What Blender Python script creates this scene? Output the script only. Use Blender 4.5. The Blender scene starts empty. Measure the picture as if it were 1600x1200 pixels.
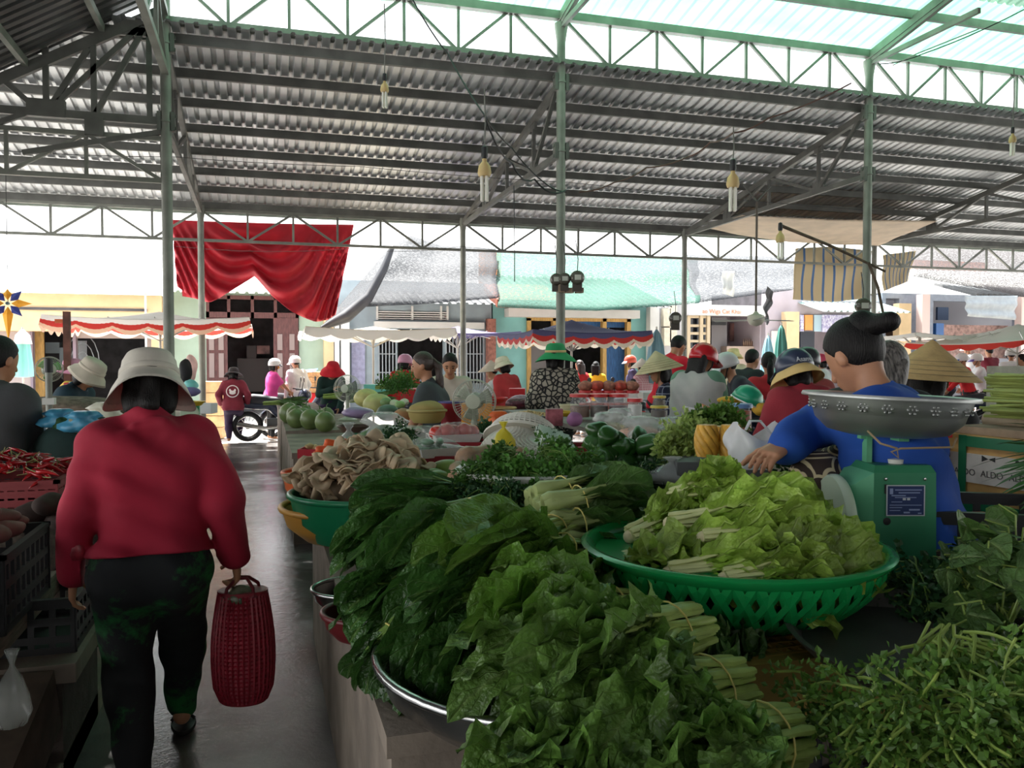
import bpy, math, random
import numpy as np
from mathutils import Vector, Matrix, noise as mnoise
R = random.Random(7)
C = bpy.context.scene.collection
V = Vector
PI = math.pi
rad = math.radians
# ------------------------------------------------------------------ camera
F = 1310.0
YAW, PIT = rad(16.6), math.atan(40 / 1310)
CAM = V((0, 0, 1.6))
FW = V((math.sin(YAW) * math.cos(PIT), math.cos(YAW) * math.cos(PIT), -math.sin(PIT)))
RT = V((math.cos(YAW), -math.sin(YAW), 0))
UP = RT.cross(FW)
cam_d = bpy.data.cameras.new('camera')
cam = bpy.data.objects.new('camera', cam_d)
C.objects.link(cam)
cam_d.sensor_width = 36
cam_d.lens = F / 1600 * 36
cam_d.clip_start = 0.05
cam_d.clip_end = 400
cam.matrix_world = Matrix(((RT.x, UP.x, -FW.x, CAM.x), (RT.y, UP.y, -FW.y, CAM.y), (RT.z, UP.z, -FW.z, CAM.z), (0, 0, 0, 1)))
bpy.context.scene.camera = cam


def ray(px, py):
    return FW + RT * ((px - 800) / F) + UP * ((600 - py) / F)


def at(px, py, d):
    return CAM + ray(px, py) * d


def aty(px, py, Y):
    r = ray(px, py)
    return CAM + r * (Y / r.y)


def atz(px, py, z):
    r = ray(px, py)
    return CAM + r * ((z - 1.6) / r.z)


# ------------------------------------------------------------------ materials
MATS = {}


def _nt(name):
    m = bpy.data.materials.new(name)
    m.use_nodes = True
    nt = m.node_tree
    b = nt.nodes['Principled BSDF']
    return m, nt, b, nt.nodes, nt.links


def rgb(c):
    """sRGB 0-255 triple -> linear rgba"""
    return tuple(((x / 255) / 12.92 if x / 255 <= .04045 else ((x / 255 + .055) / 1.055) ** 2.4) for x in c) + (1,)


def mat(name, col, rough=.6, metal=0., var=.0, vs=6., bump=0., bs=60., trl=0., trans=0., alpha=1., coat=0., col2=None, spec=.5, rnd=0., stretch=None):
    if name in MATS:
        return MATS[name]
    m, nt, b, N, L = _nt(name)
    c = rgb(col)
    b.inputs['Base Color'].default_value = c
    b.inputs['Roughness'].default_value = rough
    b.inputs['Metallic'].default_value = metal
    b.inputs['Coat Weight'].default_value = coat
    b.inputs['Specular IOR Level'].default_value = spec
    b.inputs['Transmission Weight'].default_value = trans
    b.inputs['Alpha'].default_value = alpha
    tc = N.new('ShaderNodeTexCoord')
    vec = tc.outputs['Object']
    if stretch:
        mp = N.new('ShaderNodeMapping')
        mp.inputs['Scale'].default_value = stretch
        L.new(vec, mp.inputs['Vector'])
        vec = mp.outputs[0]
    out = None
    if var or col2:
        n = N.new('ShaderNodeTexNoise')
        n.inputs['Scale'].default_value = vs
        n.inputs['Detail'].default_value = 5
        L.new(vec, n.inputs['Vector'])
        r = N.new('ShaderNodeValToRGB')
        r.color_ramp.elements[0].position = .35
        r.color_ramp.elements[1].position = .65
        c2 = rgb(col2) if col2 else tuple(min(1, x * (1 + var)) for x in c[:3]) + (1,)
        c1 = c if col2 else tuple(x * (1 - var) for x in c[:3]) + (1,)
        r.color_ramp.elements[0].color = c1
        r.color_ramp.elements[1].color = c2
        L.new(n.outputs['Fac'], r.inputs['Fac'])
        out = r.outputs[0]
    if rnd:
        oi = N.new('ShaderNodeObjectInfo')
        h = N.new('ShaderNodeHueSaturation')
        mr = N.new('ShaderNodeMapRange')
        mr.inputs['To Min'].default_value = 1 - rnd
        mr.inputs['To Max'].default_value = 1 + rnd
        L.new(oi.outputs['Random'], mr.inputs['Value'])
        L.new(mr.outputs[0], h.inputs['Value'])
        h.inputs['Color'].default_value = c
        if out:
            L.new(out, h.inputs['Color'])
        out = h.outputs[0]
    if out:
        L.new(out, b.inputs['Base Color'])
    if bump:
        n2 = N.new('ShaderNodeTexNoise')
        n2.inputs['Scale'].default_value = bs
        n2.inputs['Detail'].default_value = 4
        L.new(vec, n2.inputs['Vector'])
        bp = N.new('ShaderNodeBump')
        bp.inputs['Strength'].default_value = bump
        bp.inputs['Distance'].default_value = .01
        L.new(n2.outputs['Fac'], bp.inputs['Height'])
        L.new(bp.outputs[0], b.inputs['Normal'])
    if trl:
        t = N.new('ShaderNodeBsdfTranslucent')
        t.inputs['Color'].default_value = c
        if out:
            L.new(out, t.inputs['Color'])
        mx = N.new('ShaderNodeMixShader')
        mx.inputs[0].default_value = trl
        L.new(b.outputs[0], mx.inputs[1])
        L.new(t.outputs[0], mx.inputs[2])
        L.new(mx.outputs[0], N['Material Output'].inputs[0])
    MATS[name] = m
    return m


def leafmat(name, col, vein, rough=.42, trl=.25, freq=22., rnd=.25, vstr=.55):
    """leaf blade: UV u across (0..1), v along; pale midrib, side veins and a ribbed bump"""
    if name in MATS:
        return MATS[name]
    m, nt, b, N, L = _nt(name)
    uv = N.new('ShaderNodeUVMap')
    sp = N.new('ShaderNodeSeparateXYZ')
    L.new(uv.outputs[0], sp.inputs[0])

    def mth(op, a, bb=None):
        n = N.new('ShaderNodeMath')
        n.operation = op
        for i, x in enumerate((a, bb)):
            if x is None:
                continue
            if isinstance(x, (int, float)):
                n.inputs[i].default_value = x
            else:
                L.new(x, n.inputs[i])
        return n.outputs[0]
    u = mth('ABSOLUTE', mth('SUBTRACT', sp.outputs[0], .5))
    rib = mth('POWER', mth('SUBTRACT', 1., mth('MINIMUM', mth('MULTIPLY', u, 9.), 1.)), 1.5)
    w = mth('SUBTRACT', mth('MULTIPLY', sp.outputs[1], freq), mth('MULTIPLY', u, freq * .55))
    sv = mth('POWER', mth('ABSOLUTE', mth('SINE', w)), 6.)
    sv = mth('SUBTRACT', 1., mth('MINIMUM', mth('MULTIPLY', mth('ABSOLUTE', mth('SINE', w)), 5.), 1.))
    tot = mth('MINIMUM', mth('ADD', mth('MULTIPLY', sv, .5), rib), 1.)
    n = N.new('ShaderNodeTexNoise')
    n.inputs['Scale'].default_value = 14
    n.inputs['Detail'].default_value = 3
    tc = N.new('ShaderNodeTexCoord')
    L.new(tc.outputs['Object'], n.inputs['Vector'])
    r = N.new('ShaderNodeValToRGB')
    c = rgb(col)
    r.color_ramp.elements[0].position = .3
    r.color_ramp.elements[1].position = .7
    r.color_ramp.elements[0].color = tuple(x * .62 for x in c[:3]) + (1,)
    r.color_ramp.elements[1].color = tuple(min(1, x * 1.35) for x in c[:3]) + (1,)
    L.new(n.outputs['Fac'], r.inputs['Fac'])
    mx = N.new('ShaderNodeMixRGB')
    L.new(mth('MULTIPLY', tot, vstr), mx.inputs[0])
    L.new(r.outputs[0], mx.inputs[1])
    mx.inputs[2].default_value = rgb(vein)
    oi = N.new('ShaderNodeObjectInfo')
    h = N.new('ShaderNodeHueSaturation')
    mr = N.new('ShaderNodeMapRange')
    mr.inputs['To Min'].default_value = 1 - rnd
    mr.inputs['To Max'].default_value = 1 + rnd
    L.new(oi.outputs['Random'], mr.inputs['Value'])
    L.new(mr.outputs[0], h.inputs['Value'])
    L.new(mx.outputs[0], h.inputs['Color'])
    L.new(h.outputs[0], b.inputs['Base Color'])
    b.inputs['Roughness'].default_value = rough
    bp = N.new('ShaderNodeBump')
    bp.inputs['Strength'].default_value = .75
    bp.inputs['Distance'].default_value = .008
    n3 = N.new('ShaderNodeTexNoise')
    n3.inputs['Scale'].default_value = 70
    L.new(tc.outputs['Object'], n3.inputs['Vector'])
    L.new(mth('ADD', mth('MULTIPLY', n3.outputs['Fac'], 1.6), mth('ADD', mth('MULTIPLY', tot, -1.), mth('MULTIPLY', n.outputs['Fac'], 1.2))), bp.inputs['Height'])
    L.new(bp.outputs[0], b.inputs['Normal'])
    t = N.new('ShaderNodeBsdfTranslucent')
    L.new(h.outputs[0], t.inputs['Color'])
    ms = N.new('ShaderNodeMixShader')
    ms.inputs[0].default_value = trl
    L.new(b.outputs[0], ms.inputs[1])
    L.new(t.outputs[0], ms.inputs[2])
    L.new(ms.outputs[0], N['Material Output'].inputs[0])
    MATS[name] = m
    return m


def patmat(name, kind, c1, c2, scale=10., rough=.8, c3=None):
    """printed cloth: kind = blobs | rings | check | scales | stripes | camo"""
    if name in MATS:
        return MATS[name]
    m, nt, b, N, L = _nt(name)
    tc = N.new('ShaderNodeTexCoord')
    r = N.new('ShaderNodeValToRGB')
    r.color_ramp.elements[0].color = rgb(c1)
    r.color_ramp.elements[1].color = rgb(c2)
    e = r.color_ramp.elements
    if kind in ('blobs', 'rings', 'scales'):
        v = N.new('ShaderNodeTexVoronoi')
        v.inputs['Scale'].default_value = scale
        L.new(tc.outputs['Object'], v.inputs['Vector'])
        src = v.outputs['Distance']
        if kind == 'rings':
            mm = N.new('ShaderNodeMath')
            mm.operation = 'MULTIPLY'
            mm.inputs[1].default_value = 26
            L.new(src, mm.inputs[0])
            s = N.new('ShaderNodeMath')
            s.operation = 'SINE'
            L.new(mm.outputs[0], s.inputs[0])
            src = s.outputs[0]
            e[0].position, e[1].position = .35, .6
        elif kind == 'blobs':
            e[0].position, e[1].position = .42, .5
        else:
            v.feature = 'DISTANCE_TO_EDGE'
            src = v.outputs['Distance']
            e[0].position, e[1].position = .09, .16
            n = N.new('ShaderNodeTexNoise')
            n.inputs['Scale'].default_value = scale * 7
            L.new(tc.outputs['Object'], n.inputs['Vector'])
            a = N.new('ShaderNodeMath')
            a.operation = 'MULTIPLY'
            L.new(src, a.inputs[0])
            L.new(n.outputs['Fac'], a.inputs[1])
            src = a.outputs[0]
            e[0].position, e[1].position = .04, .09
        L.new(src, r.inputs['Fac'])
        L.new(r.outputs[0], b.inputs['Base Color'])
    elif kind == 'check':
        sp = N.new('ShaderNodeSeparateXYZ')
        L.new(tc.outputs['Object'], sp.inputs[0])
        prev = None
        ad = N.new('ShaderNodeMath')
        ad.operation = 'ADD'
        L.new(sp.outputs[0], ad.inputs[0])
        L.new(sp.outputs[1], ad.inputs[1])
        for src in (ad.outputs[0], sp.outputs[2]):
            a = N.new('ShaderNodeMath')
            a.operation = 'MULTIPLY'
            a.inputs[1].default_value = scale
            L.new(src, a.inputs[0])
            f = N.new('ShaderNodeMath')
            f.operation = 'FRACT'
            L.new(a.outputs[0], f.inputs[0])
            g = N.new('ShaderNodeMath')
            g.operation = 'LESS_THAN'
            g.inputs[1].default_value = .13
            L.new(f.outputs[0], g.inputs[0])
            if prev:
                x = N.new('ShaderNodeMath')
                x.operation = 'MAXIMUM'
                L.new(prev, x.inputs[0])
                L.new(g.outputs[0], x.inputs[1])
                prev = x.outputs[0]
            else:
                prev = g.outputs[0]
        L.new(prev, r.inputs['Fac'])
        L.new(r.outputs[0], b.inputs['Base Color'])
    elif kind == 'stripes':
        sp = N.new('ShaderNodeSeparateXYZ')
        uv = N.new('ShaderNodeUVMap')
        L.new(uv.outputs[0], sp.inputs[0])
        a = N.new('ShaderNodeMath')
        a.operation = 'MULTIPLY'
        a.inputs[1].default_value = scale
        L.new(sp.outputs[0], a.inputs[0])
        f = N.new('ShaderNodeMath')
        f.operation = 'FRACT'
        L.new(a.outputs[0], f.inputs[0])
        r.color_ramp.interpolation = 'CONSTANT'
        e[1].position = .78
        L.new(f.outputs[0], r.inputs['Fac'])
        L.new(r.outputs[0], b.inputs['Base Color'])
    else:
        n = N.new('ShaderNodeTexNoise')
        n.inputs['Scale'].default_value = scale
        n.inputs['Detail'].default_value = 6
        n.inputs['Roughness'].default_value = .7
        L.new(tc.outputs['Object'], n.inputs['Vector'])
        e[0].position, e[1].position = .52, .62
        L.new(n.outputs['Fac'], r.inputs['Fac'])
        L.new(r.outputs[0], b.inputs['Base Color'])
    b.inputs['Roughness'].default_value = rough
    if rough > .6:
        n2 = N.new('ShaderNodeTexNoise')
        n2.inputs['Scale'].default_value = 9
        L.new(tc.outputs['Object'], n2.inputs['Vector'])
        bp = N.new('ShaderNodeBump')
        bp.inputs['Strength'].default_value = .5
        bp.inputs['Distance'].default_value = .02
        L.new(n2.outputs['Fac'], bp.inputs['Height'])
        L.new(bp.outputs[0], b.inputs['Normal'])
    MATS[name] = m
    return m


# ------------------------------------------------------------------ objects
WM = {}


def tag(o, label=None, cat=None, group=None, kind=None):
    if label:
        o['label'] = label
    if cat:
        o['category'] = cat
    if group:
        o['group'] = group
    if kind:
        o['kind'] = kind
    return o


def thing(name, label, cat, loc=(0, 0, 0), rz=0., group=None, rot=None):
    o = bpy.data.objects.new(name, None)
    C.objects.link(o)
    o.empty_display_size = .1
    o.location = loc
    o.rotation_euler = rot or (0, 0, rz)
    WM[o.name] = Matrix.LocRotScale(V(loc), o.rotation_euler.to_quaternion(), V((1, 1, 1)))
    return tag(o, label, cat, group)


def ortho(d):
    d = d.normalized()
    a = V((0, 0, 1)) if abs(d.z) < .95 else V((1, 0, 0))
    s = d.cross(a).normalized()
    return s, s.cross(d).normalized()


class MB:
    def __init__(self):
        self.v, self.f, self.uv, self.has_uv = [], [], [], False

    def add(self, vs, fs, uv=None):
        b = len(self.v)
        self.v.extend(tuple(x) for x in vs)
        self.f.extend(tuple(b + i for i in f) for f in fs)
        if uv is not None:
            self.has_uv = True
            self.uv.extend(uv)
        else:
            self.uv.extend([(0, 0)] * len(vs))
        return self

    def box(self, x0, x1, y0, y1, z0, z1):
        vs = [(x, y, z) for z in (z0, z1) for y in (y0, y1) for x in (x0, x1)]
        return self.add(vs, [(0, 2, 3, 1), (4, 5, 7, 6), (0, 1, 5, 4), (2, 6, 7, 3), (0, 4, 6, 2), (1, 3, 7, 5)])

    def obox(self, c, ax, ay, az):
        """box about c with half-extent vectors"""
        c, ax, ay, az = V(c), V(ax), V(ay), V(az)
        vs = [c + ax * x + ay * y + az * z for z in (-1, 1) for y in (-1, 1) for x in (-1, 1)]
        return self.add(vs, [(0, 2, 3, 1), (4, 5, 7, 6), (0, 1, 5, 4), (2, 6, 7, 3), (0, 4, 6, 2), (1, 3, 7, 5)])

    def beam(self, p, q, w, h=None, up=None):
        p, q = V(p), V(q)
        h = h or w
        d = (q - p)
        if up is not None:
            s = d.cross(V(up)).normalized()
            u = s.cross(d).normalized()
        else:
            s, u = ortho(d)
        return self.obox((p + q) / 2, d / 2, s * w / 2, u * h / 2)

    def tube(self, pts, r, n=8, cap=True, flat=1.):
        pts = [V(p) for p in pts]
        k = len(pts)
        rs = r if isinstance(r, (list, tuple)) else [r] * k
        vs = []
        s = None
        for i, p in enumerate(pts):
            t = (pts[min(i + 1, k - 1)] - pts[max(i - 1, 0)])
            if t.length < 1e-9:
                t = V((0, 0, 1))
            t.normalize()
            if s is None:
                s, u = ortho(t)
            else:
                s = (s - t * s.dot(t))
                if s.length < 1e-6:
                    s, u = ortho(t)
                s.normalize()
                u = s.cross(t)
            for j in range(n):
                a = 2 * PI * j / n
                vs.append(p + s * (math.cos(a) * rs[i]) + u * (math.sin(a) * rs[i] * flat))
        fs = [(i * n + j, i * n + (j + 1) % n, (i + 1) * n + (j + 1) % n, (i + 1) * n + j) for i in range(k - 1) for j in range(n)]
        if cap:
            fs += [tuple(range(n - 1, -1, -1)), tuple((k - 1) * n + j for j in range(n))]
        return self.add(vs, fs)

    def lathe(self, prof, n=24, c=(0, 0, 0), axis=None, sx=1., sy=1., wob=None):
        """prof: (r, z) list; optional axis direction"""
        c = V(c)
        if axis is None:
            X, Y, Z = V((1, 0, 0)), V((0, 1, 0)), V((0, 0, 1))
        else:
            Z = V(axis).normalized()
            X, Y = ortho(Z)
        vs = []
        for i, (r, z) in enumerate(prof):
            for j in range(n):
                a = 2 * PI * j / n
                rr = r * (wob(a, z) if wob else 1)
                vs.append(c + X * (rr * math.cos(a) * sx) + Y * (rr * math.sin(a) * sy) + Z * z)
        k = len(prof)
        fs = [(i * n + j, i * n + (j + 1) % n, (i + 1) * n + (j + 1) % n, (i + 1) * n + j) for i in range(k - 1) for j in range(n)]
        if prof[0][0] > 1e-4 and prof[0] != prof[-1]:
            fs.append(tuple(range(n - 1, -1, -1)))
        if prof[-1][0] > 1e-4 and prof[0] != prof[-1]:
            fs.append(tuple((k - 1) * n + j for j in range(n)))
        return self.add(vs, fs)

    def grid(self, rows, uv=True, thick=0.):
        a, b = len(rows), len(rows[0])
        vs = [V(p) for r in rows for p in r]
        u = [(j / (b - 1), i / (a - 1)) for i in range(a) for j in range(b)]
        fs = [(i * b + j, i * b + j + 1, (i + 1) * b + j + 1, (i + 1) * b + j) for i in range(a - 1) for j in range(b - 1)]
        return self.add(vs, fs, u if uv else None)

    def ell(self, c, r, n=12, m=8, rot=None):
        c = V(c)
        r = V(r) if not isinstance(r, (int, float)) else V((r, r, r))
        vs, fs = [], []
        for i in range(m + 1):
            t = PI * i / m
            for j in range(n):
                a = 2 * PI * j / n
                p = V((r.x * math.sin(t) * math.cos(a), r.y * math.sin(t) * math.sin(a), r.z * math.cos(t)))
                if rot is not None:
                    p = rot @ p
                vs.append(c + p)
        fs = [(i * n + j, (i + 1) * n + j, (i + 1) * n + (j + 1) % n, i * n + (j + 1) % n) for i in range(m) for j in range(n)]
        return self.add(vs, fs)

    def mesh(self, name, mats, smooth=None, M=None):
        me = bpy.data.meshes.new(name)
        vs = self.v if M is None else [M @ V(p) for p in self.v]
        me.from_pydata(vs, [], self.f)
        if self.has_uv:
            l = me.uv_layers.new(name='UVMap')
            idx = np.empty(len(me.loops), dtype=np.int32)
            me.loops.foreach_get('vertex_index', idx)
            l.data.foreach_set('uv', np.array(self.uv, dtype=np.float32)[idx].ravel())
        for m in (mats if isinstance(mats, (list, tuple)) else [mats]):
            me.materials.append(m)
        if smooth is not None:
            if smooth >= 180:
                me.shade_smooth()
            elif smooth > 0:
                me.shade_smooth()
                me.set_sharp_from_angle(angle=rad(smooth))
        me.validate()
        return me

    def build(self, name, mats, parent=None, smooth=40, local=False, origin=None):
        """verts are in world space unless local; top-level meshes take their origin at the base"""
        if not self.v:
            return None
        M = None
        if parent is not None and not local:
            M = WM[parent.name].inverted()
        if parent is None and not local:
            a = np.array([tuple(p) for p in self.v])
            o = V(origin) if origin is not None else V(((a[:, 0].min() + a[:, 0].max()) / 2, (a[:, 1].min() + a[:, 1].max()) / 2, a[:, 2].min()))
            M = Matrix.Translation(-o)
        ob = bpy.data.objects.new(name, self.mesh(name, mats, smooth, M))
        C.objects.link(ob)
        if parent is None and not local:
            ob.location = o
        ob.parent = parent
        WM[ob.name] = (WM[parent.name] if parent is not None else Matrix.Translation(ob.location))
        return ob


def struct(ob):
    ob['kind'] = 'structure'
    return ob


def dup(root, loc=None, rot=None, label=None, group=None, scale=None):
    r = root.copy()
    C.objects.link(r)
    if loc is not None:
        r.location = loc
    if rot is not None:
        r.rotation_euler = rot
    if scale is not None:
        r.scale = (scale,) * 3 if isinstance(scale, (int, float)) else scale
    if label:
        r['label'] = label
    if group:
        r['group'] = group
    WM[r.name] = Matrix.LocRotScale(r.location, r.rotation_euler.to_quaternion(), r.scale)
    for ch in list(root.children):
        c = ch.copy()
        C.objects.link(c)
        c.parent = r
        for g in ch.children:
            d = g.copy()
            C.objects.link(d)
            d.parent = c
    return r


def text(name, body, size, loc, xdir, updir, m, parent=None, ext=.002):
    cu = bpy.data.curves.new(name, 'FONT')
    cu.body = body
    cu.size = size
    cu.extrude = ext
    cu.align_x = 'CENTER'
    cu.align_y = 'CENTER'
    cu.materials.append(m)
    tmp = bpy.data.objects.new(name, cu)
    C.objects.link(tmp)
    me = bpy.data.meshes.new_from_object(tmp.evaluated_get(bpy.context.evaluated_depsgraph_get()))
    bpy.data.objects.remove(tmp)
    o = bpy.data.objects.new(name, me)
    C.objects.link(o)
    x, u = V(xdir).normalized(), V(updir).normalized()
    z = x.cross(u)
    Mx = Matrix(((x.x, u.x, z.x, loc[0]), (x.y, u.y, z.y, loc[1]), (x.z, u.z, z.z, loc[2]), (0, 0, 0, 1)))
    if parent is not None:
        o.parent = parent
        Mx = WM[parent.name].inverted() @ Mx
    o.matrix_basis = Mx
    return o


# ------------------------------------------------------------------ implicit bodies
def snets(prims, h, k=.03, pad=.03, cuts=(), disp=None):
    """smooth union of round cones / ellipsoids -> (verts, quads). prim: ('c',a,b,ra,rb) | ('e',c,(rx,ry,rz),Rot)"""
    P = []
    lo, hi = np.full(3, 1e9), np.full(3, -1e9)
    for p in prims:
        if p[0] == 'c':
            a, b = np.array(p[1], float), np.array(p[2], float)
            r = max(p[3], p[4])
            l, u = np.minimum(a, b) - r, np.maximum(a, b) + r
        else:
            a = np.array(p[1], float)
            r = max(p[2])
            l, u = a - r, a + r
        lo, hi = np.minimum(lo, l), np.maximum(hi, u)
        P.append((p, l, u))
    lo -= pad + 2 * h
    hi += pad + 2 * h
    n = np.ceil((hi - lo) / h).astype(int) + 1
    D = np.full(n, 1.0, dtype=np.float32)
    ax = [lo[i] + h * np.arange(n[i]) for i in range(3)]
    m = k * 1.5 + 3 * h
    for p, l, u in P:
        i0 = np.maximum(np.floor((l - m - lo) / h).astype(int), 0)
        i1 = np.minimum(np.ceil((u + m - lo) / h).astype(int) + 1, n)
        X, Y, Z = np.meshgrid(*[ax[i][i0[i]:i1[i]] for i in range(3)], indexing='ij')
        if p[0] == 'c':
            a, b = np.array(p[1], float), np.array(p[2], float)
            ab = b - a
            L2 = max(ab @ ab, 1e-9)
            t = np.clip(((X - a[0]) * ab[0] + (Y - a[1]) * ab[1] + (Z - a[2]) * ab[2]) / L2, 0, 1)
            d = np.sqrt((X - a[0] - t * ab[0]) ** 2 + (Y - a[1] - t * ab[1]) ** 2 + (Z - a[2] - t * ab[2]) ** 2) - (p[3] + (p[4] - p[3]) * t)
        else:
            c, r = p[1], p[2]
            Q = np.stack([X - c[0], Y - c[1], Z - c[2]], -1)
            if len(p) > 3 and p[3] is not None:
                Q = Q @ np.array(p[3])  # rows of R^T: local = R^T q
            q = np.sqrt((Q[..., 0] / r[0]) ** 2 + (Q[..., 1] / r[1]) ** 2 + (Q[..., 2] / r[2]) ** 2)
            d = (q - 1) * min(r) * .9
        S = D[i0[0]:i1[0], i0[1]:i1[1], i0[2]:i1[2]]
        kk = (p[5] if len(p) > 5 else k) if p[0] == 'c' else (p[4] if len(p) > 4 else k)
        hh = np.clip(.5 + .5 * (S - d) / kk, 0, 1)
        D[i0[0]:i1[0], i0[1]:i1[1], i0[2]:i1[2]] = S * (1 - hh) + d * hh - kk * hh * (1 - hh)
    if disp or cuts:
        X, Y, Z = np.meshgrid(*ax, indexing='ij')
        if disp:
            D = D + disp(X, Y, Z).astype(np.float32)
        for c, nn, *ex in cuts:
            x, y, z = X - c[0], Y - c[1], Z - c[2]
            if not isinstance(nn, tuple):      # ball of radius nn scooped out
                D = np.maximum(D, (nn - np.sqrt(x * x + y * y + z * z)).astype(np.float32))
                continue
            T = np.maximum(D, (x * nn[0] + y * nn[1] + z * nn[2]).astype(np.float32))
            if ex:                             # plane that cuts only near the trunk axis
                Q, lim = ex
                lx = x * Q[0][0] + y * Q[1][0] + z * Q[2][0]
                ly = x * Q[0][1] + y * Q[1][1] + z * Q[2][1]
                T = np.where((np.abs(lx) < lim[0]) & (np.abs(ly) < lim[1]), T, D)
            D = T
    ins = D < 0
    crd = np.zeros(tuple(n - 1) + (3,), dtype=np.float32)
    num = np.zeros(n - 1, dtype=np.float32)

    def cell(o):
        return tuple(slice(o[i], o[i] + n[i] - 1) for i in range(3))
    corners = [(i, j, kk) for i in (0, 1) for j in (0, 1) for kk in (0, 1)]
    for axn in range(3):
        for o in corners:
            if o[axn]:
                continue
            o2 = tuple(o[i] + (i == axn) for i in range(3))
            A, B = D[cell(o)], D[cell(o2)]
            x = (A < 0) != (B < 0)
            t = np.where(x, A / np.where(x, A - B, 1), 0)
            num += x
            for i in range(3):
                crd[..., i] += x * (o[i] + (t if i == axn else 0))
    act = num > 0
    idx = np.full(n - 1, -1, dtype=np.int64)
    idx[act] = np.arange(act.sum())
    pos = np.argwhere(act)
    vs = lo + h * (pos + crd[act] / num[act][:, None])
    fs = []
    for axn in range(3):
        b, c = (axn + 1) % 3, (axn + 2) % 3
        s0 = [slice(1, n[i] - 1) for i in range(3)]
        s0[axn] = slice(0, n[axn] - 1)
        s1 = list(s0)
        s1[axn] = slice(1, n[axn])
        A, B = ins[tuple(s0)], ins[tuple(s1)]
        off = np.array([0 if i == axn else 1 for i in range(3)])
        for flip, msk in ((False, A & ~B), (True, ~A & B)):
            e = np.argwhere(msk) + off
            if not len(e):
                continue
            q = []
            for db, dc in ((0, 0), (1, 0), (1, 1), (0, 1)):
                g = e.copy()
                g[:, b] -= db
                g[:, c] -= dc
                q.append(idx[g[:, 0], g[:, 1], g[:, 2]])
            q = np.stack(q if not flip else q[::-1], 1)
            fs.append(q)
    F_ = np.concatenate(fs) if fs else np.zeros((0, 4), int)
    return vs, F_


def add_nets(mb, res):
    vs, fs = res
    mb.add(vs.tolist(), fs.tolist())
    return mb
# ------------------------------------------------------------------ the market hall
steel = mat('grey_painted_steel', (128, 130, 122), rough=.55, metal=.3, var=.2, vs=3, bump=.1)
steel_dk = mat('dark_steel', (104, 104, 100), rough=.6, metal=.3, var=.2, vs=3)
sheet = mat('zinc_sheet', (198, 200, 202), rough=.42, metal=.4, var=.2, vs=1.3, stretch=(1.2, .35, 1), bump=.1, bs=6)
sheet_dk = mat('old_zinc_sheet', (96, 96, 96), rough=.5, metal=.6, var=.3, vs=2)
green_sheet = mat('green_translucent_sheet', (130, 205, 165), rough=.4, trl=.42, var=.08, vs=2)
dull_sheet = mat('dull_green_sheet', (130, 165, 145), rough=.4, trl=.2, var=.1, vs=2)
conc = mat('concrete', (134, 122, 110), rough=.85, var=.28, vs=4, bump=.35, bs=35)
conc_lt = mat('pale_concrete', (160, 154, 142), rough=.8, var=.2, vs=4, bump=.3, bs=35)

# wet concrete floor with puddles
fm, nt, b, N, L = _nt('wet_concrete')
tc = N.new('ShaderNodeTexCoord')
n1 = N.new('ShaderNodeTexNoise'); n1.inputs['Scale'].default_value = 1.6; n1.inputs['Detail'].default_value = 6
n2 = N.new('ShaderNodeTexNoise'); n2.inputs['Scale'].default_value = 28; n2.inputs['Detail'].default_value = 6; n2.inputs['Roughness'].default_value = .65
L.new(tc.outputs['Object'], n1.inputs['Vector']); L.new(tc.outputs['Object'], n2.inputs['Vector'])
cr = N.new('ShaderNodeValToRGB')
cr.color_ramp.elements[0].position, cr.color_ramp.elements[1].position = .35, .65
cr.color_ramp.elements[0].color = rgb((98, 96, 94)); cr.color_ramp.elements[1].color = rgb((142, 140, 138)); b.inputs['Specular IOR Level'].default_value = 1.
L.new(n1.outputs['Fac'], cr.inputs['Fac']); L.new(cr.outputs[0], b.inputs['Base Color'])
rr = N.new('ShaderNodeMapRange')
rr.inputs['From Min'].default_value, rr.inputs['From Max'].default_value = .38, .62
rr.inputs['To Min'].default_value, rr.inputs['To Max'].default_value = .04, .24
L.new(n1.outputs['Fac'], rr.inputs['Value']); L.new(rr.outputs[0], b.inputs['Roughness'])
bp = N.new('ShaderNodeBump'); bp.inputs['Strength'].default_value = .5; bp.inputs['Distance'].default_value = .004
L.new(n2.outputs['Fac'], bp.inputs['Height']); L.new(bp.outputs[0], b.inputs['Normal'])
struct(MB().box(-14, 30, -14, 16.6, -.3, 0).build('floor', fm, smooth=0))
street_m = mat('street_asphalt', (196, 190, 182), rough=.8, var=.12, vs=3, bump=.2)
struct(MB().box(-30, 60, 16.6, 70, -.4, -.02).build('street_ground', street_m, smooth=0))

Y1, Y2 = 10.85, 16.67
XC = [-1.07, 3.93, 8.93, 13.93, 18.93]
zr = lambda y: 5.5 - .1785 * (y - Y1)          # rear roof slope
zu = lambda y: 6.28 + .2 * (11.1 - y)          # upper roof


def corrug(m, P, Q, along, pitch=.16, depth=.026):
    """trapezoid sheet: ribs run along 'along' (full length vector), sheet spans P->Q"""
    P, Q, along = V(P), V(Q), V(along)
    w = (Q - P)
    n = int(w.length / pitch)
    e = w.normalized()
    up = e.cross(along).normalized()
    if up.z < 0:
        up = -up
    prof = []
    for i in range(n):
        for t, h in ((0, 0), (.55, 0), (.65, 1), (.9, 1)):
            prof.append(((i + t) * pitch, h * depth))
    prof.append((n * pitch, 0))
    a = [P + e * s + up * h for s, h in prof]
    bb = [p + along for p in a]
    k = len(a)
    m.add(a + bb, [(i, i + 1, k + i + 1, k + i) for i in range(k - 1)])


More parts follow.
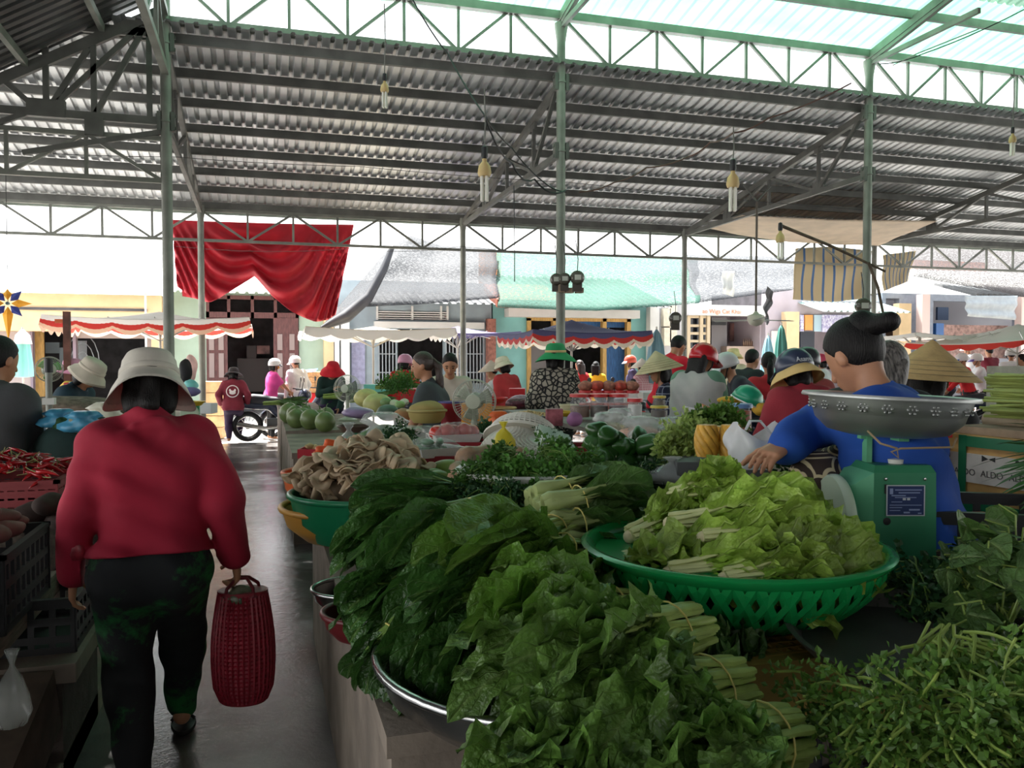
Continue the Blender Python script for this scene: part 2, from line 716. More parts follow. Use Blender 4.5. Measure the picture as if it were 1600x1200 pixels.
m = MB(); corrug(m, (-13, Y1 - .1, zr(Y1 - .1) + .06), (28, Y1 - .1, zr(Y1 - .1) + .06), (0, Y2 + .35 - Y1 + .1, -.1785 * (Y2 + .35 - Y1 + .1)))
struct(m.build('ceiling_rear', sheet, smooth=0))
m = MB(); corrug(m, (-1.3, 11.25, zu(11.25) + .06), (28, 11.25, zu(11.25) + .06), (0, -1.65, .33), .22)
struct(m.build('ceiling_skylight', green_sheet, smooth=0))
m = MB(); corrug(m, (-1.3, 9.6, zu(9.6) + .06), (28, 9.6, zu(9.6) + .06), (0, -1.4, .28))
struct(m.build('ceiling_skylight_upper', dull_sheet, smooth=0))
m = MB(); corrug(m, (-1.3, 8.2, zu(8.2) + .06), (28, 8.2, zu(8.2) + .06), (0, -5.2, 1.04))
corrug(m, (-1.3, 3, zu(3) + .06), (28, 3, zu(3) + .06), (0, -15.0, -2.4))  # roof carried on behind the camera, added to block light
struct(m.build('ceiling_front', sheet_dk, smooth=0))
# lean-to roof over the stalls beside the aisle, falling away from the hall
zl = lambda x: 5.85 + .6 * (x + 1.07)
struct(MB().box(-14, 30, -13.2, -13, 0, 4.6).build('wall_light_block', mat('light_block_paint', (120, 116, 110), rough=.9, var=.15), smooth=0))  # unseen wall, added to keep light out from behind the camera
m = MB(); corrug(m, (-1.2, -12, zl(-1.2) + .06), (-1.2, Y1 + .05, zl(-1.2) + .06), (-4.2, 0, -2.52), pitch=.16)
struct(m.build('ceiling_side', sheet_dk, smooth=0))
for k, x in enumerate((-1.75, -2.55, -3.35, -4.15, -4.95)):
    struct(MB().beam((x, -2, zl(x)), (x, Y1, zl(x)), .06, .09).build('side_purlin', steel, smooth=0))
# purlins
for y in [10.98 + .81 * i for i in range(8)]:
    struct(MB().beam((-13, y, zr(y) - .02), (28, y, zr(y) - .02), .055, .12).build('rear_purlin', steel_dk, smooth=0))
for y in (9.95, 8.8, 7.65, 6.5, 5.3):
    struct(MB().beam((-1.2, y, zu(y) - .02), (28, y, zu(y) - .02), .055, .12).build('upper_purlin', steel, smooth=0))


def lattice(name, P, Q, h, n, c=.06, dw=.035, first=0, m_=None, top=None):
    """Warren truss with verticals between P and Q (bottom chord), height h"""
    P, Q = V(P), V(Q)
    up = V((0, 0, h))
    m = MB()
    m.beam(P, Q, c, c, up=(0, 0, 1))
    m.beam(P + up, Q + up, top or c, top or c, up=(0, 0, 1))
    for i in range(n + 1):
        a = P.lerp(Q, i / n)
        m.beam(a, a + up, dw, dw)
        if i < n:
            b_ = P.lerp(Q, (i + 1) / n)
            if (i + first) % 2 == 0:
                m.beam(a, b_ + up, dw * 1.1, dw)
            else:
                m.beam(a + up, b_, dw * 1.1, dw)
    return struct(m.build(name, m_ or steel, smooth=0))


for i in range(-1, len(XC)):
    x0 = XC[i] if i >= 0 else -6.07
    x1 = x0 + 5
    if i >= 0:
        lattice('clerestory_truss', (x0, Y1, 5.62), (x1, Y1, 5.62), .62, 7, .085, .038, first=1, top=.11)
    lattice('eave_truss', (x0, Y2, 3.80), (x1, Y2, 3.80), .56, 6, .05, .04, first=1)
lattice('side_eave_truss', (-6.07, Y1 + .02, 3.72), (-1.12, Y1 + .02, 3.72), .5, 6, .055, .04)
struct(MB().beam((-13, Y2 + .22, 4.40), (28, Y2 + .22, 4.40), .03, .16).build('eave_gutter', mat('pale_green_gutter', (190, 202, 190), rough=.5, var=.1), smooth=0))
# truss of the lean-to, in the plane of the front columns
m = MB()
m.beam((-1.1, Y1, 5.72), (-5.2, Y1, 3.4), .07, .12)
m.beam((-1.1, Y1, 4.42), (-5.6, Y1, 4.42), .06, .09)
for a, b_ in (((-1.25, 4.42), (-1.25, 5.6)), ((-1.3, 5.5), (-1.85, 4.42)), ((-1.85, 4.42), (-1.85, 5.25)), ((-1.9, 5.2), (-2.35, 4.42)), ((-2.35, 4.42), (-1.35, 5.5)), ((-2.4, 4.42), (-3.3, 5.2)), ((-2.35, 4.42), (-2.35, 6.0)), ((-1.1, 4.3), (-2.6, 3.95)), ((-3.0, 4.2), (-2.5, 4.42))):
    m.beam((a[0], Y1, a[1]), (b_[0], Y1, b_[1]), .05, .06)
m.beam((-1.1, Y1, 5.45), (-5.4, Y1, 5.38), .05, .1)
m.obox((-2.35, Y1, 4.47), (.2, 0, 0), (0, .042, 0), (0, 0, .1)); m.obox((-1.85, Y1, 4.3), (.1, 0, 0), (0, .044, 0), (0, 0, .1)); m.obox((-2.35, Y1, 5.32), (.1, 0, 0), (0, .044, 0), (0, 0, .1))
struct(m.build('side_truss', steel_dk, smooth=0))
lattice('aisle_truss', (-1.07, -2, 5.0), (-1.07, Y1, 5.0), .7, 14, .08, .045)


def column(x, y, z, r, plates=()):
    t = thing('steel_column', None, None, (x, y, 0))
    t['kind'] = 'structure'
    m = MB()
    m.lathe([(r, 0), (r, z - .25), (r * 1.02, z - .2), (r * 1.5, z), (r * 1.5, z + .04)], 20)
    for q in plates:
        m.lathe([(r * 1.0, q - .012), (r * 1.16, q - .01), (r * 1.16, q + .01), (r * 1.0, q + .012)], 20)
    m.lathe([(r * 1.9, 0), (r * 1.9, .03), (r, .04)], 20)
    m.build('shaft', steel, t, local=True)
    p = MB()
    for q in plates:
        for s in (-1, 1):
            p.obox((s * r * 1.25, 0, q), (.022, 0, 0), (0, .05, 0), (0, 0, .11))
            for dz in (-.07, .07):
                p.obox((s * r * 1.55, .0, q + dz), (.018, 0, 0), (0, .018, 0), (0, 0, .018))
    if plates:
        p.build('bolted_plate', steel_dk, t, local=True, smooth=0)
    return t


for i, x in enumerate(XC):
    column(x, Y1, 6.1, .062, (4.42, 5.35))
    column(x, Y2, 4.40, .058, ())
    # half trusses between the two rows of columns
    m = MB()
    a, b_ = V((x, Y1 + .05, 5.36)), V((x, Y2 - .05, zr(Y2) - .12))
    c, d = V((x, Y1 + .05, 4.40)), V((x, Y2 - 1.6, 4.62))
    m.beam(a, b_, .07, .1); m.beam(c, b_ + V((0, -.1, -.02)), .06, .08)
    bot = lambda t: c.lerp(b_, t)
    tp = lambda t: a.lerp(b_, t)
    for t0 in (.2, .45, .7):
        m.beam(bot(t0), tp(t0), .05)
    for t0, t1 in ((.2, 0.02), (.2, .45), (.7, .45), (.7, .9)):
        m.beam(bot(t0), tp(t1), .05)
    for t0 in (.2, .7):
        m.obox(bot(t0) + V((0, 0, .06)), (.02, 0, 0), (0, .14, 0), (0, 0, .1))
        m.obox(tp(t0 + .0) - V((0, 0, .06)), (.02, 0, 0), (0, .1, 0), (0, 0, .08))
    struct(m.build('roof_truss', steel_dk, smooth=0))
    # rafters up the upper roof
    m = MB(); m.beam((x + .0, 10.9, 6.2), (x, 3, zu(3) - .1), .08, .12); m.beam((x, Y1, 6.1), (x, 8.8, 6.1), .05, .07); m.beam((x, Y1, 6.1), (x, 9.9, zu(9.9) - .12), .05, .05); m.beam((x, Y1, 6.12), (x, 9.2, zu(9.2) - .2), .06, .06)
    struct(m.build('rafter', steel, smooth=0))
for x in (-6.07,):
    column(x, Y1, 5.0, .062); column(x, Y2, 4.4, .058)

# ------------------------------------------------------------------ counters
def counter(name, x0, x1, y0, y1, z, lip=.04, m_=None):
    m = MB().box(x0, x1, y0, y1, -.02, z - .05)
    m.box(x0 - .012, x1 + .012, y0 - .012, y1 + .012, z - .05, z)
    o = m.build(name, m_ or conc, smooth=0)
    return o


def cn(name, label, *a, **k):
    return tag(counter(name, *a, **k), label, 'counter')


cn('stall_counter', 'low concrete selling counter under the mustard greens and green basket', .27, 4.6, 1.85, 4.93, .76)
cn('stall_counter', 'concrete counter carrying the red tray of ginger and tomatoes', .25, 1.2, 7.4, 9.25, .79)
cn('stall_counter', 'concrete counter where the round green melons sit', .25, 1.3, 9.32, 12.0, .82)
cn('stall_counter', 'end concrete counter by the street behind the green melons', .25, .88, 12.25, 15.2, .82)
cn('stall_counter', 'concrete counter of the jar and fan stalls beyond the peppers', 6.3, 8.7, 7.2, 9.6, .78)
struct(MB().box(-.86, -.72, 1.0, 7.6, -.02, .1).build('trim_1', conc, smooth=0))
# ------------------------------------------------------------------ buildings across the street
YF = 25.0
cream = mat('cream_paint', (204, 176, 136), rough=.8, var=.08, vs=2)
pinkgrey = mat('pinkish_grey_paint', (164, 150, 146), rough=.8, var=.08, vs=2)
mintw = mat('mint_paint', (124, 174, 170), rough=.8, var=.07, vs=2)
palegreen = mat('pale_green_paint', (152, 170, 152), rough=.8, var=.07, vs=2)
greyblue = mat('grey_blue_paint', (146, 158, 164), rough=.8, var=.1, vs=2)
mauve = mat('mauve_paint', (176, 164, 170), rough=.8, var=.05, vs=2)
whitep = mat('white_paint', (206, 203, 198), rough=.7, var=.05, vs=2)
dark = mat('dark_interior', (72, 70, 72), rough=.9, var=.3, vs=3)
maroonwood = mat('maroon_wood', (84, 48, 46), rough=.6, var=.25, vs=6, stretch=(6, 6, 1))
ochre = mat('ochre_wood', (176, 138, 76), rough=.6, var=.2, vs=6, stretch=(6, 6, 1))
whiteroof = mat('white_sheet_roof', (236, 236, 232), rough=.5, var=.05)
greyroof = mat('grey_sheet_roof', (92, 92, 92), rough=.6, var=.2, vs=3)
blackm = mat('black_plastic', (24, 25, 27), rough=.5)
iron = mat('iron_bar', (150, 156, 160), rough=.5, metal=.4)
curtain = mat('blue_curtain', (52, 92, 140), rough=.8, var=.3, vs=9, stretch=(6, 6, .5))
redp = mat('red_plastic', (196, 30, 36), rough=.4)
tile = mat('roof_tile', (150, 86, 66), rough=.8, var=.3, vs=14, bump=.5, bs=20)


def fx(px, Y=YF):
    return aty(px, 500, Y).x


def fz(px, py, Y=YF):
    return aty(px, py, Y).z


def fbox(m, x0, x1, y0, y1, Y=YF, t=.2, z0=None, ref=None):
    c = ref or (x0 + x1) / 2
    return m.box(fx(x0, Y), fx(x1, Y), Y, Y + t, fz(c, y1, Y) if z0 is None else z0, fz(c, y0, Y))


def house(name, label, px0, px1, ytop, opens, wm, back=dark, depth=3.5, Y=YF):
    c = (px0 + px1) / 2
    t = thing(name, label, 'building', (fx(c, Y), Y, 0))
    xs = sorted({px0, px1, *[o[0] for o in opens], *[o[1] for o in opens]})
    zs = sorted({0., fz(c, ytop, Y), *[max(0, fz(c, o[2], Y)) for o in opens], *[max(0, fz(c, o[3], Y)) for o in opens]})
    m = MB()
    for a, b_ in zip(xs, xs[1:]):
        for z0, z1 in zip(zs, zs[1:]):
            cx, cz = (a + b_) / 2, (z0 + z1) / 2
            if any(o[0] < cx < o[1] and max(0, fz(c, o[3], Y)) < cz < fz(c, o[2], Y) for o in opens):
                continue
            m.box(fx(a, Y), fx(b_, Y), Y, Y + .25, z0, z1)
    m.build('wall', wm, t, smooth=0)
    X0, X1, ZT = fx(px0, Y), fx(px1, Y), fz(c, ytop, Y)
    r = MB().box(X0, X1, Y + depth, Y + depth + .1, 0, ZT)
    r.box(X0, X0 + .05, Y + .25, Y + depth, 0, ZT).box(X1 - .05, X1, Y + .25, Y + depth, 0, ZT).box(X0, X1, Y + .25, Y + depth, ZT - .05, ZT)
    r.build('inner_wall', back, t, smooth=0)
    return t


def sheetroof(t, px0, px1, yl, yh, Ya, Yb, m_, name='roof', pitch=.25):
    c = (px0 + px1) / 2
    za, zb = fz(c, yl, Ya), fz(c, yh, Yb)
    m = MB()
    corrug(m, (fx(px0, YF), Ya, za), (fx(px1, YF), Ya, za), (0, Yb - Ya, zb - za), pitch, .05)
    return m.build(name, m_, t, smooth=0)


# house with the cream fascia
h = house('shop_house', 'low cream shop house with long white sheet roof and dark doorway', -120, 253, 500, [(50, 113, 512, 1000), (118, 226, 528, 1000)], pinkgrey)
m = MB(); fbox(m, -120, 253, 458, 517, 24.3, .7); m.build('fascia', cream, h, smooth=0)
m = MB(); fbox(m, 20, 230, 481, 485, 24.25, .06); m.build('slot', dark, h, smooth=0)
sheetroof(h, -140, 256, 457, 372, 23.9, 29, whiteroof)
m = MB(); fbox(m, 236, 253, 480, 640, 24.5, .3); m.build('pillar', cream, h, smooth=0)
m = MB(); fbox(m, 226, 229, 450, 640, 24.0, .08); m.build('downpipe', whitep, h, smooth=0)
m = MB(); fbox(m, 51, 68, 514, 640, 25.3, .08); m.build('door_leaf', ochre, h, smooth=0)
m = MB(); fbox(m, 113, 118, 512, 640, 24.9, .2); fbox(m, 46, 50, 508, 640, 24.9, .2); fbox(m, 46, 228, 507, 513, 24.9, .2); m.build('door_frame', mat('purple_grey_frame', (128, 112, 122), rough=.7), h, smooth=0)
m = MB()
for i in range(7):
    x = fx(121 + i * 2.2, 25.4); m.tube([(x, 25.4, fz(125, 600)), (x, 25.4, fz(125, 532))], .014, 6)
for r_ in (.35, .6, .85):
    pts = [(fx(128, 25.4) + r_ * .5 * math.cos(a), 25.4, fz(125, 570) + r_ * math.sin(a)) for a in np.linspace(0, PI, 9)]
    m.tube(pts, .014, 6)
m.build('iron_grille', iron, h)
m = MB(); fbox(m, 70, 92, 535, 552, 26.5, .3); fbox(m, 92, 107, 543, 580, 26.4, .4); m.build('shelf_unit', greyblue, h, smooth=0)

# house with folding doors
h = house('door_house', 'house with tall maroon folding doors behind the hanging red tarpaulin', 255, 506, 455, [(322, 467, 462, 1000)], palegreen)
for a, b_, ps in ((322, 355, (326, 341)), (427, 466, (433, 452))):
    m = MB(); fbox(m, a, b_, 497, 640, 24.9, .1); o = m.build('folding_door', maroonwood, h, smooth=0)
    for a in ps:
        for y0, y1 in ((522, 547), (552, 590)):
            m = MB(); fbox(m, a, a + 8, y0, y1, 24.86, .05); m.build('door_panel', mat('faded_panel', (132, 116, 112), rough=.8), o, smooth=0)
m = MB(); fbox(m, 322, 467, 488, 497, 24.92, .15); fbox(m, 322, 467, 462, 468, 24.92, .15)
for a in (322, 355, 392, 428, 462):
    fbox(m, a, a + 5, 462, 497, 24.92, .15)
m.build('transom', maroonwood, h, smooth=0)
m = MB(); fbox(m, 370, 425, 560, 612, 27.2, .5); fbox(m, 385, 400, 540, 560, 27.3, .3); m.build('sideboard', mat('black_wood', (30, 28, 30), rough=.4), h, smooth=0)
m = MB(); fbox(m, 401, 421, 540, 553, 27.1, .05); m.build('picture', mat('picture_print', (130, 96, 92), rough=.6, var=.5, vs=3), h, smooth=0)
m = MB(); fbox(m, 506, 521, 480, 640, 24.7, .3); m.build('pillar', cream, h, smooth=0)
sheetroof(h, 257, 505, 458, 440, 24, 30, whiteroof)

# grey house with grille windows
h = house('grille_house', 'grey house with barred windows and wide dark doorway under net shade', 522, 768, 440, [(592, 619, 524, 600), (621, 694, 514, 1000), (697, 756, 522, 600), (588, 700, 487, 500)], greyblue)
m = MB(); fbox(m, 585, 757, 503, 513, 24.8, .25); m.build('lintel', whitep, h, smooth=0)
m = MB()
for k in range(4):
    fbox(m, 588, 700, 487 + k * 3.4, 488.6 + k * 3.4, 24.95, .2)
for a in (588, 643, 688, 698):
    fbox(m, a, a + 3, 478, 500, 24.93, .2)
m.build('vent_slat', whitep, h, smooth=0)
for a, b_ in ((592, 619), (697, 756)):
    m = MB()
    n = int((b_ - a) / 5)
    for i in range(n + 1):
        x = fx(a + (b_ - a) * i / n, 24.95); m.tube([(x, 24.95, fz(a, 602)), (x, 24.95, fz(a, 522))], .018, 6)
    for y in (524, 553, 582, 600):
        m.beam((fx(a, 24.95), 24.95, fz(a, y)), (fx(b_, 24.95), 24.95, fz(a, y)), .03)
    m.build('window_grille', iron, h)
m = MB(); fbox(m, 523, 530, 480, 640, 24.6, .3); fbox(m, 533, 546, 480, 640, 24.5, .3); m.build('pillar', whitep, h, smooth=0)
m = MB(); fbox(m, 549, 570, 525, 600, 24.9, .04); m.build('hanging_cloth', mat('lilac_cloth', (150, 150, 176), rough=.9, var=.15, vs=9), h, smooth=0)
sheetroof(h, 560, 768, 474, 448, 23.6, 26, greyroof)
m = MB(); fbox(m, 757, 783, 392, 452, 27.5, .8); m.build('brick_chimney', mat('orange_brick', (196, 132, 88), rough=.9, var=.4, vs=18, bump=.4), h, smooth=0)
m = MB(); fbox(m, 762, 775, 498, 640, 24.7, .25); m.build('brick_pier', mat('brown_brick', (140, 92, 80), rough=.9, var=.3, vs=12), h, smooth=0)

# mint house
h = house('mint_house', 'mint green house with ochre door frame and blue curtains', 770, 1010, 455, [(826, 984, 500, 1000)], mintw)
m = MB(); fbox(m, 795, 1000, 483, 496, 24.5, .6); m.build('cornice', whitep, h, smooth=0)
m = MB()
for a in (824, 864, 942, 980):
    fbox(m, a, a + 6, 497, 640, 24.9, .2)
fbox(m, 824, 986, 497, 502, 24.9, .2); fbox(m, 824, 866, 536, 541, 24.9, .2); fbox(m, 944, 984, 536, 541, 24.9, .2)
m.build('door_frame', ochre, h, smooth=0)
m = MB(); fbox(m, 830, 864, 541, 640, 25.2, .05); m.build('grey_blind', mat('grey_blind', (128, 124, 126), rough=.8), h, smooth=0)
m = MB(); fbox(m, 948, 980, 541, 600, 25.2, .05); fbox(m, 945, 981, 502, 512, 25.2, .05); fbox(m, 866, 940, 499, 510, 25.2, .05); m.build('curtain', curtain, h, smooth=0)
m = MB(); fbox(m, 983, 993, 522, 540, 24.97, .02); m.build('wall_notice', whitep, h, smooth=0)
m = MB(); corrug(m, (fx(772), 23.4, fz(900, 478, 23.4)), (fx(1015), 23.4, fz(900, 478, 23.4)), (0, 4, 1.2), .25, .06); m.build('roof', greyroof, h, smooth=0)
m = MB(); m.obox(aty(815, 462, 24.3), (1.0, 0, 0), (0, .8, .3), (0, 0, .12)); m.build('tiled_hip', tile, h, smooth=0)

# meter house + signed shop
h = house('corner_shop', 'shop with white signboard in orange script and slatted door', 1012, 1196, 476, [(1066, 1196, 493, 1000)], mat('off_white_paint', (176, 173, 174), rough=.8, var=.06), back=mauve, depth=2.2)
m = MB(); fbox(m, 1080, 1196, 477, 493, 24.6, .15); sb = m.build('signboard', whitep, h, smooth=0)
text('lettering', 'ao Wiga Cat Khai', .2, aty(1128, 487, 24.57), (1, 0, 0), (0, 0, 1), mat('orange_paint', (226, 120, 70), rough=.6), h)
m = MB()
for y in (493, 507, 519, 531, 544, 557, 570, 585):
    fbox(m, 1078, 1108, y, y + 4, 25.1, .1)
for a in (1074, 1094, 1105):
    fbox(m, a, a + 5, 493, 640, 25.05, .1)
m.build('slatted_door', mat('tan_frame', (186, 168, 140), rough=.7), h, smooth=0)
m = MB(); fbox(m, 1078, 1106, 493, 640, 25.3, .05); m.build('door_glass', mat('dark_glass', (40, 46, 56), rough=.15), h, smooth=0)
m = MB(); fbox(m, 1112, 1136, 496, 640, 26.0, .1); m.build('grey_door', mat('grey_door', (120, 116, 118), rough=.7), h, smooth=0)
m = MB(); fbox(m, 1112, 1135, 503, 508, 25.9, .05); m.build('door_bar', blackm, h, smooth=0)
m = MB(); fbox(m, 1141, 1151, 505, 533, 26.9, .05); m.build('picture', mat('picture_print', (130, 96, 92)), h, smooth=0)
m = MB(); fbox(m, 1136, 1196, 541, 640, 25.6, .5); m.build('display_counter', mat('tan_counter', (170, 150, 136), rough=.7), h, smooth=0)
for i in range(9):
    x = fx(1162 + i * 3, 25.7)
    z = fz(1175, 541, 25.7)
    MB().lathe([(.03, 0), (.035, .02), (.035, .13 + .02 * (i % 3)), (.012, .2), (.012, .26)], 8, (x, 25.7, z)).build('bottle', mat('brown_glass', (110, 84, 66), rough=.3), h)
m = MB()
for a, y0, y1 in ((1037, 482, 510), (1047, 478, 535), (1038, 512, 540)):
    fbox(m, a, a + 11, y0, y1, 24.8, .2)
m.build('meter_box', mat('beige_box', (206, 196, 176), rough=.6, var=.1), h, smooth=0)
m = MB(); fbox(m, 1016, 1030, 480, 640, 24.6, .3); m.build('pillar', whitep, h, smooth=0)

h = house('mauve_house', 'plain mauve wall with cream pillar between two shops', 1196, 1250, 452, [], mauve)
m = MB(); fbox(m, 1229, 1249, 487, 640, 24.5, .3); m.build('pillar', cream, h, smooth=0)
m = MB(); fbox(m, 1206, 1216, 517, 600, 24.9, .05); m.build('notice_board', whitep, h, smooth=0)

h = house('packet_shop', 'open shop hung with orange and white packets', 1250, 1378, 470, [(1252, 1376, 492, 1000)], mauve, back=mauve, depth=2)
m = MB(); corrug(m, (fx(1246), 23.6, fz(1300, 487, 23.6)), (fx(1380), 23.6, fz(1300, 487, 23.6)), (0, 2.0, .55), .25, .05); m.build('awning', mat('sea_green_awning', (140, 168, 160), rough=.6), h, smooth=0)
for a, b_ in ((1251, 1256), (1285, 1330)):
    m = MB(); fbox(m, a, b_, 492, 519, 24.9, .06); m.build('white_packet', mat('packet_print', (226, 224, 236), col2=(150, 140, 190), rough=.4, vs=14), h, smooth=0)
m = MB(); fbox(m, 1258, 1270, 492, 516, 24.9, .1); m.build('orange_packet', mat('orange_packet', (236, 160, 84), rough=.5), h, smooth=0)
m = MB(); fbox(m, 1272, 1284, 492, 518, 24.95, .06); m.build('blue_packet', mat('pale_blue_packet', (176, 200, 214), rough=.5), h, smooth=0)
m = MB(); fbox(m, 1251, 1273, 518, 545, 24.9, .3); m.build('cabinet', mat('navy_cabinet', (28, 32, 44), rough=.5), h, smooth=0)

h = house('pillar_shop', 'open shaded shops between cream and pink pillars under grey nets', 1378, 1720, 462, [(1384, 1405, 470, 1000), (1458, 1590, 472, 1000), (1612, 1700, 472, 1000)], mat('blue_grey_wall', (138, 146, 160), rough=.8, var=.1), back=mat('grey_lilac_wall', (176, 176, 184), rough=.8), depth=2.5)
m = MB(); fbox(m, 1405, 1424, 474, 640, 24.5, .3); m.build('cream_pillar', cream, h, smooth=0)
for a in (1441, 1596):
    m = MB(); fbox(m, a, a + 12, 460, 640, 24.5, .3); m.build('pink_pillar', mat('pink_paint', (220, 196, 190), rough=.8), h, smooth=0)
m = MB(); fbox(m, 1465, 1482, 480, 500, 26.6, .1); m.build('shutter', mat('slate_blue', (84, 104, 136), rough=.7), h, smooth=0)
m = MB(); fbox(m, 1470, 1575, 508, 560, 25.4, .6); m.build('goods_shelf', mat('rosy_shelf', (150, 120, 112), rough=.8, var=.4, vs=8), h, smooth=0)
m = MB(); fbox(m, 1463, 1475, 505, 560, 25.2, .2); m.build('blue_barrel', mat('blue_barrel', (40, 90, 150), rough=.5), h, smooth=0)
m = MB(); fbox(m, 1385, 1404, 518, 530, 25.6, .2); m.build('bottle_row', mat('brown_glass', (110, 84, 66)), h, smooth=0)
sheetroof(h, 1424, 1760, 458, 428, 22.5, 26, whiteroof)
m = MB(); fbox(m, 1424, 1542, 408, 426, 28, .4); m.build('brick_parapet', mat('salmon_brick', (214, 150, 128), rough=.9, var=.3, vs=10), h, smooth=0)
corr = MB(); corrug(corr, (fx(1512, 22), 21.8, fz(1560, 463, 21.8)), (fx(1690, 22), 21.8, fz(1560, 463, 21.8)), (0, 1.8, .5), .22, .07); corr.build('corrugated_awning', greyroof, h, smooth=0)
# bulk behind, so that the street is closed off
struct(MB().box(-40, 70, 31, 31.3, 0, 3.2).build('wall_rear', mat('pale_wall', (210, 206, 200), rough=.9, var=.1), smooth=0))

# ------------------------------------------------------------------ cloths, nets and tarpaulins
def netmat(name, col, dens=.55):
    m, nt, b, N, L = _nt(name)
    b.inputs['Base Color'].default_value = rgb(col)
    b.inputs['Roughness'].default_value = .8
    tc = N.new('ShaderNodeTexCoord')
    mp = N.new('ShaderNodeMapping')
    mp.inputs['Scale'].default_value = (7, 7, 30)
    n = N.new('ShaderNodeTexNoise'); n.inputs['Scale'].default_value = 2.2; n.inputs['Detail'].default_value = 8; n.inputs['Roughness'].default_value = .8
    L.new(tc.outputs['Object'], mp.inputs[0]); L.new(mp.outputs[0], n.inputs['Vector'])
    r = N.new('ShaderNodeMapRange'); r.inputs['From Min'].default_value = .38; r.inputs['From Max'].default_value = .62
    r.inputs['To Min'].default_value = dens - .4; r.inputs['To Max'].default_value = dens + .4
    L.new(n.outputs['Fac'], r.inputs['Value']); L.new(r.outputs[0], b.inputs['Alpha'])
    return m


def interp(pts, t):
    """polyline sampled at t in 0..1 by index"""
    s = t * (len(pts) - 1)
    i = min(int(s), len(pts) - 2)
    f = s - i
    return tuple(pts[i][k] * (1 - f) + pts[i + 1][k] * f for k in range(len(pts[0])))


def drape(name, label, cat, top, bot, m_, nu=40, nv=20, fold=.1, fq=5, arc=0., thick=.004, seed=0):
    """cloth between two edges given as (px,py,Y) points, with folds"""
    rows = []
    for j in range(nv + 1):
        v = j / nv
        row = []
        for i in range(nu + 1):
            u = i / nu
            a, b_ = aty(*interp(top, u)), aty(*interp(bot, u))
            p = a.lerp(b_, v)
            p.y += fold * (math.sin(fq * 2 * PI * (v + arc * (u - .5) ** 2) + seed) * min(1, 3 * v) + .5 * math.sin(11 * u + 5 * v + seed)) * min(1, 4 * v + .2)
            row.append(p)
        rows.append(row)
    o = MB().grid(rows).build(name, m_, smooth=180)
    s = o.modifiers.new('thickness', 'SOLIDIFY'); s.thickness = thick
    return tag(o, label, cat)


redtarp = mat('red_tarpaulin', (176, 32, 50), rough=.55, var=.18, vs=2, trl=.22)
top = [(268, 343, 17.05), (330, 346, 17.05), (398, 348, 17.05), (470, 350, 17.05), (553, 351, 17.05)]
bot = [(277, 448, 17.15), (300, 465, 17.1), (328, 473, 17.1), (360, 456, 17.1), (398, 431, 17.1), (425, 462, 17.1), (455, 487, 17.1), (492, 503, 17.1), (512, 500, 17.1), (524, 492, 17.2)]
drape('red_tarpaulin', 'large red tarpaulin hanging in swags from the eave truss', 'tarpaulin', top, bot, redtarp, 70, 40, .07, 4, 5, seed=1)
drape('red_cloth', 'small red cloth flap behind the swagged tarpaulin near the steel column', 'cloth', [(282, 435, 18), (320, 440, 18)], [(285, 463, 18), (304, 466, 18)], redtarp, 8, 8, .02)
drape('striped_sack_sheet', 'cream and blue striped sack sheet hung from the eave', 'tarpaulin', [(1243, 388, 16.9), (1300, 385, 16.9), (1362, 392, 16.9)], [(1238, 468, 16.9), (1300, 472, 16.95), (1357, 466, 16.9)], patmat('sack_stripes', 'stripes', (220, 200, 160), (84, 122, 176), 7.5, .7), 40, 24, .025, 1, 2, seed=2)
drape('striped_sack_sheet', 'bright scrap of striped sack sheet hanging past the steel column', 'tarpaulin', [(1379, 398, 16.95), (1431, 392, 16.95)], [(1380, 455, 16.95), (1418, 440, 16.95)], MATS['sack_stripes'], 16, 16, .03, 1, seed=4)
drape('beige_tarpaulin', 'beige tarpaulin stretched beneath the roof over the hat sellers', 'tarpaulin', [(1160, 336, 14.2), (1300, 343, 14.2), (1465, 345, 14.2)], [(1095, 356, 16.4), (1230, 378, 16.4), (1372, 384, 16.4)], mat('beige_tarp', (216, 198, 176), rough=.7, var=.1, vs=3, trl=.3), 40, 16, .05, 2, 2)
drape('plastic_sheet', 'grey plastic sheet hanging beside the ceiling fan', 'sheet', [(1199, 447, 15.5), (1208, 456, 15.5)], [(1192, 500, 15.5), (1199, 508, 15.5)], mat('grey_film', (150, 152, 156), rough=.3, trl=.3), 10, 16, .06, 2)
drape('white_cover', 'white plastic cover hung over the signboard', 'cover', [(1129, 424, 17.5), (1148, 424, 17.5)], [(1128, 458, 17.5), (1146, 464, 17.5)], mat('white_film', (240, 240, 238), rough=.4, trl=.3), 8, 12, .04, 1)
gn = netmat('grey_net', (44, 45, 48), .74)
drape('shade_net', 'grey shade net slung over the grille house', 'net', [(608, 388, 22), (640, 368, 22), (690, 384, 22), (775, 388, 22)], [(500, 512, 18.6), (560, 480, 18.6), (650, 476, 19), (778, 466, 19)], gn, 40, 16, .1, 2)
drape('shade_net', 'green shade net slung before the mint house', 'net', [(776, 392, 22.5), (930, 398, 22.5), (1090, 402, 22.5)], [(776, 480, 18.8), (930, 486, 18.8), (1092, 474, 18.8)], netmat('green_net', (34, 84, 68), .72), 40, 16, .1, 2)
drape('shade_net', 'grey shade net between the signed shop and striped sheet', 'net', [(1070, 398, 22), (1250, 402, 22)], [(1085, 474, 19), (1246, 452, 19)], netmat('pale_net', (52, 54, 58), .72), 30, 14, .08, 2)
drape('shade_net', 'brownish shade net high over the pillared shops', 'net', [(1415, 366, 24), (1640, 372, 24)], [(1425, 432, 20), (1640, 470, 20)], netmat('brown_net', (56, 48, 46), .68), 30, 14, .08, 2)
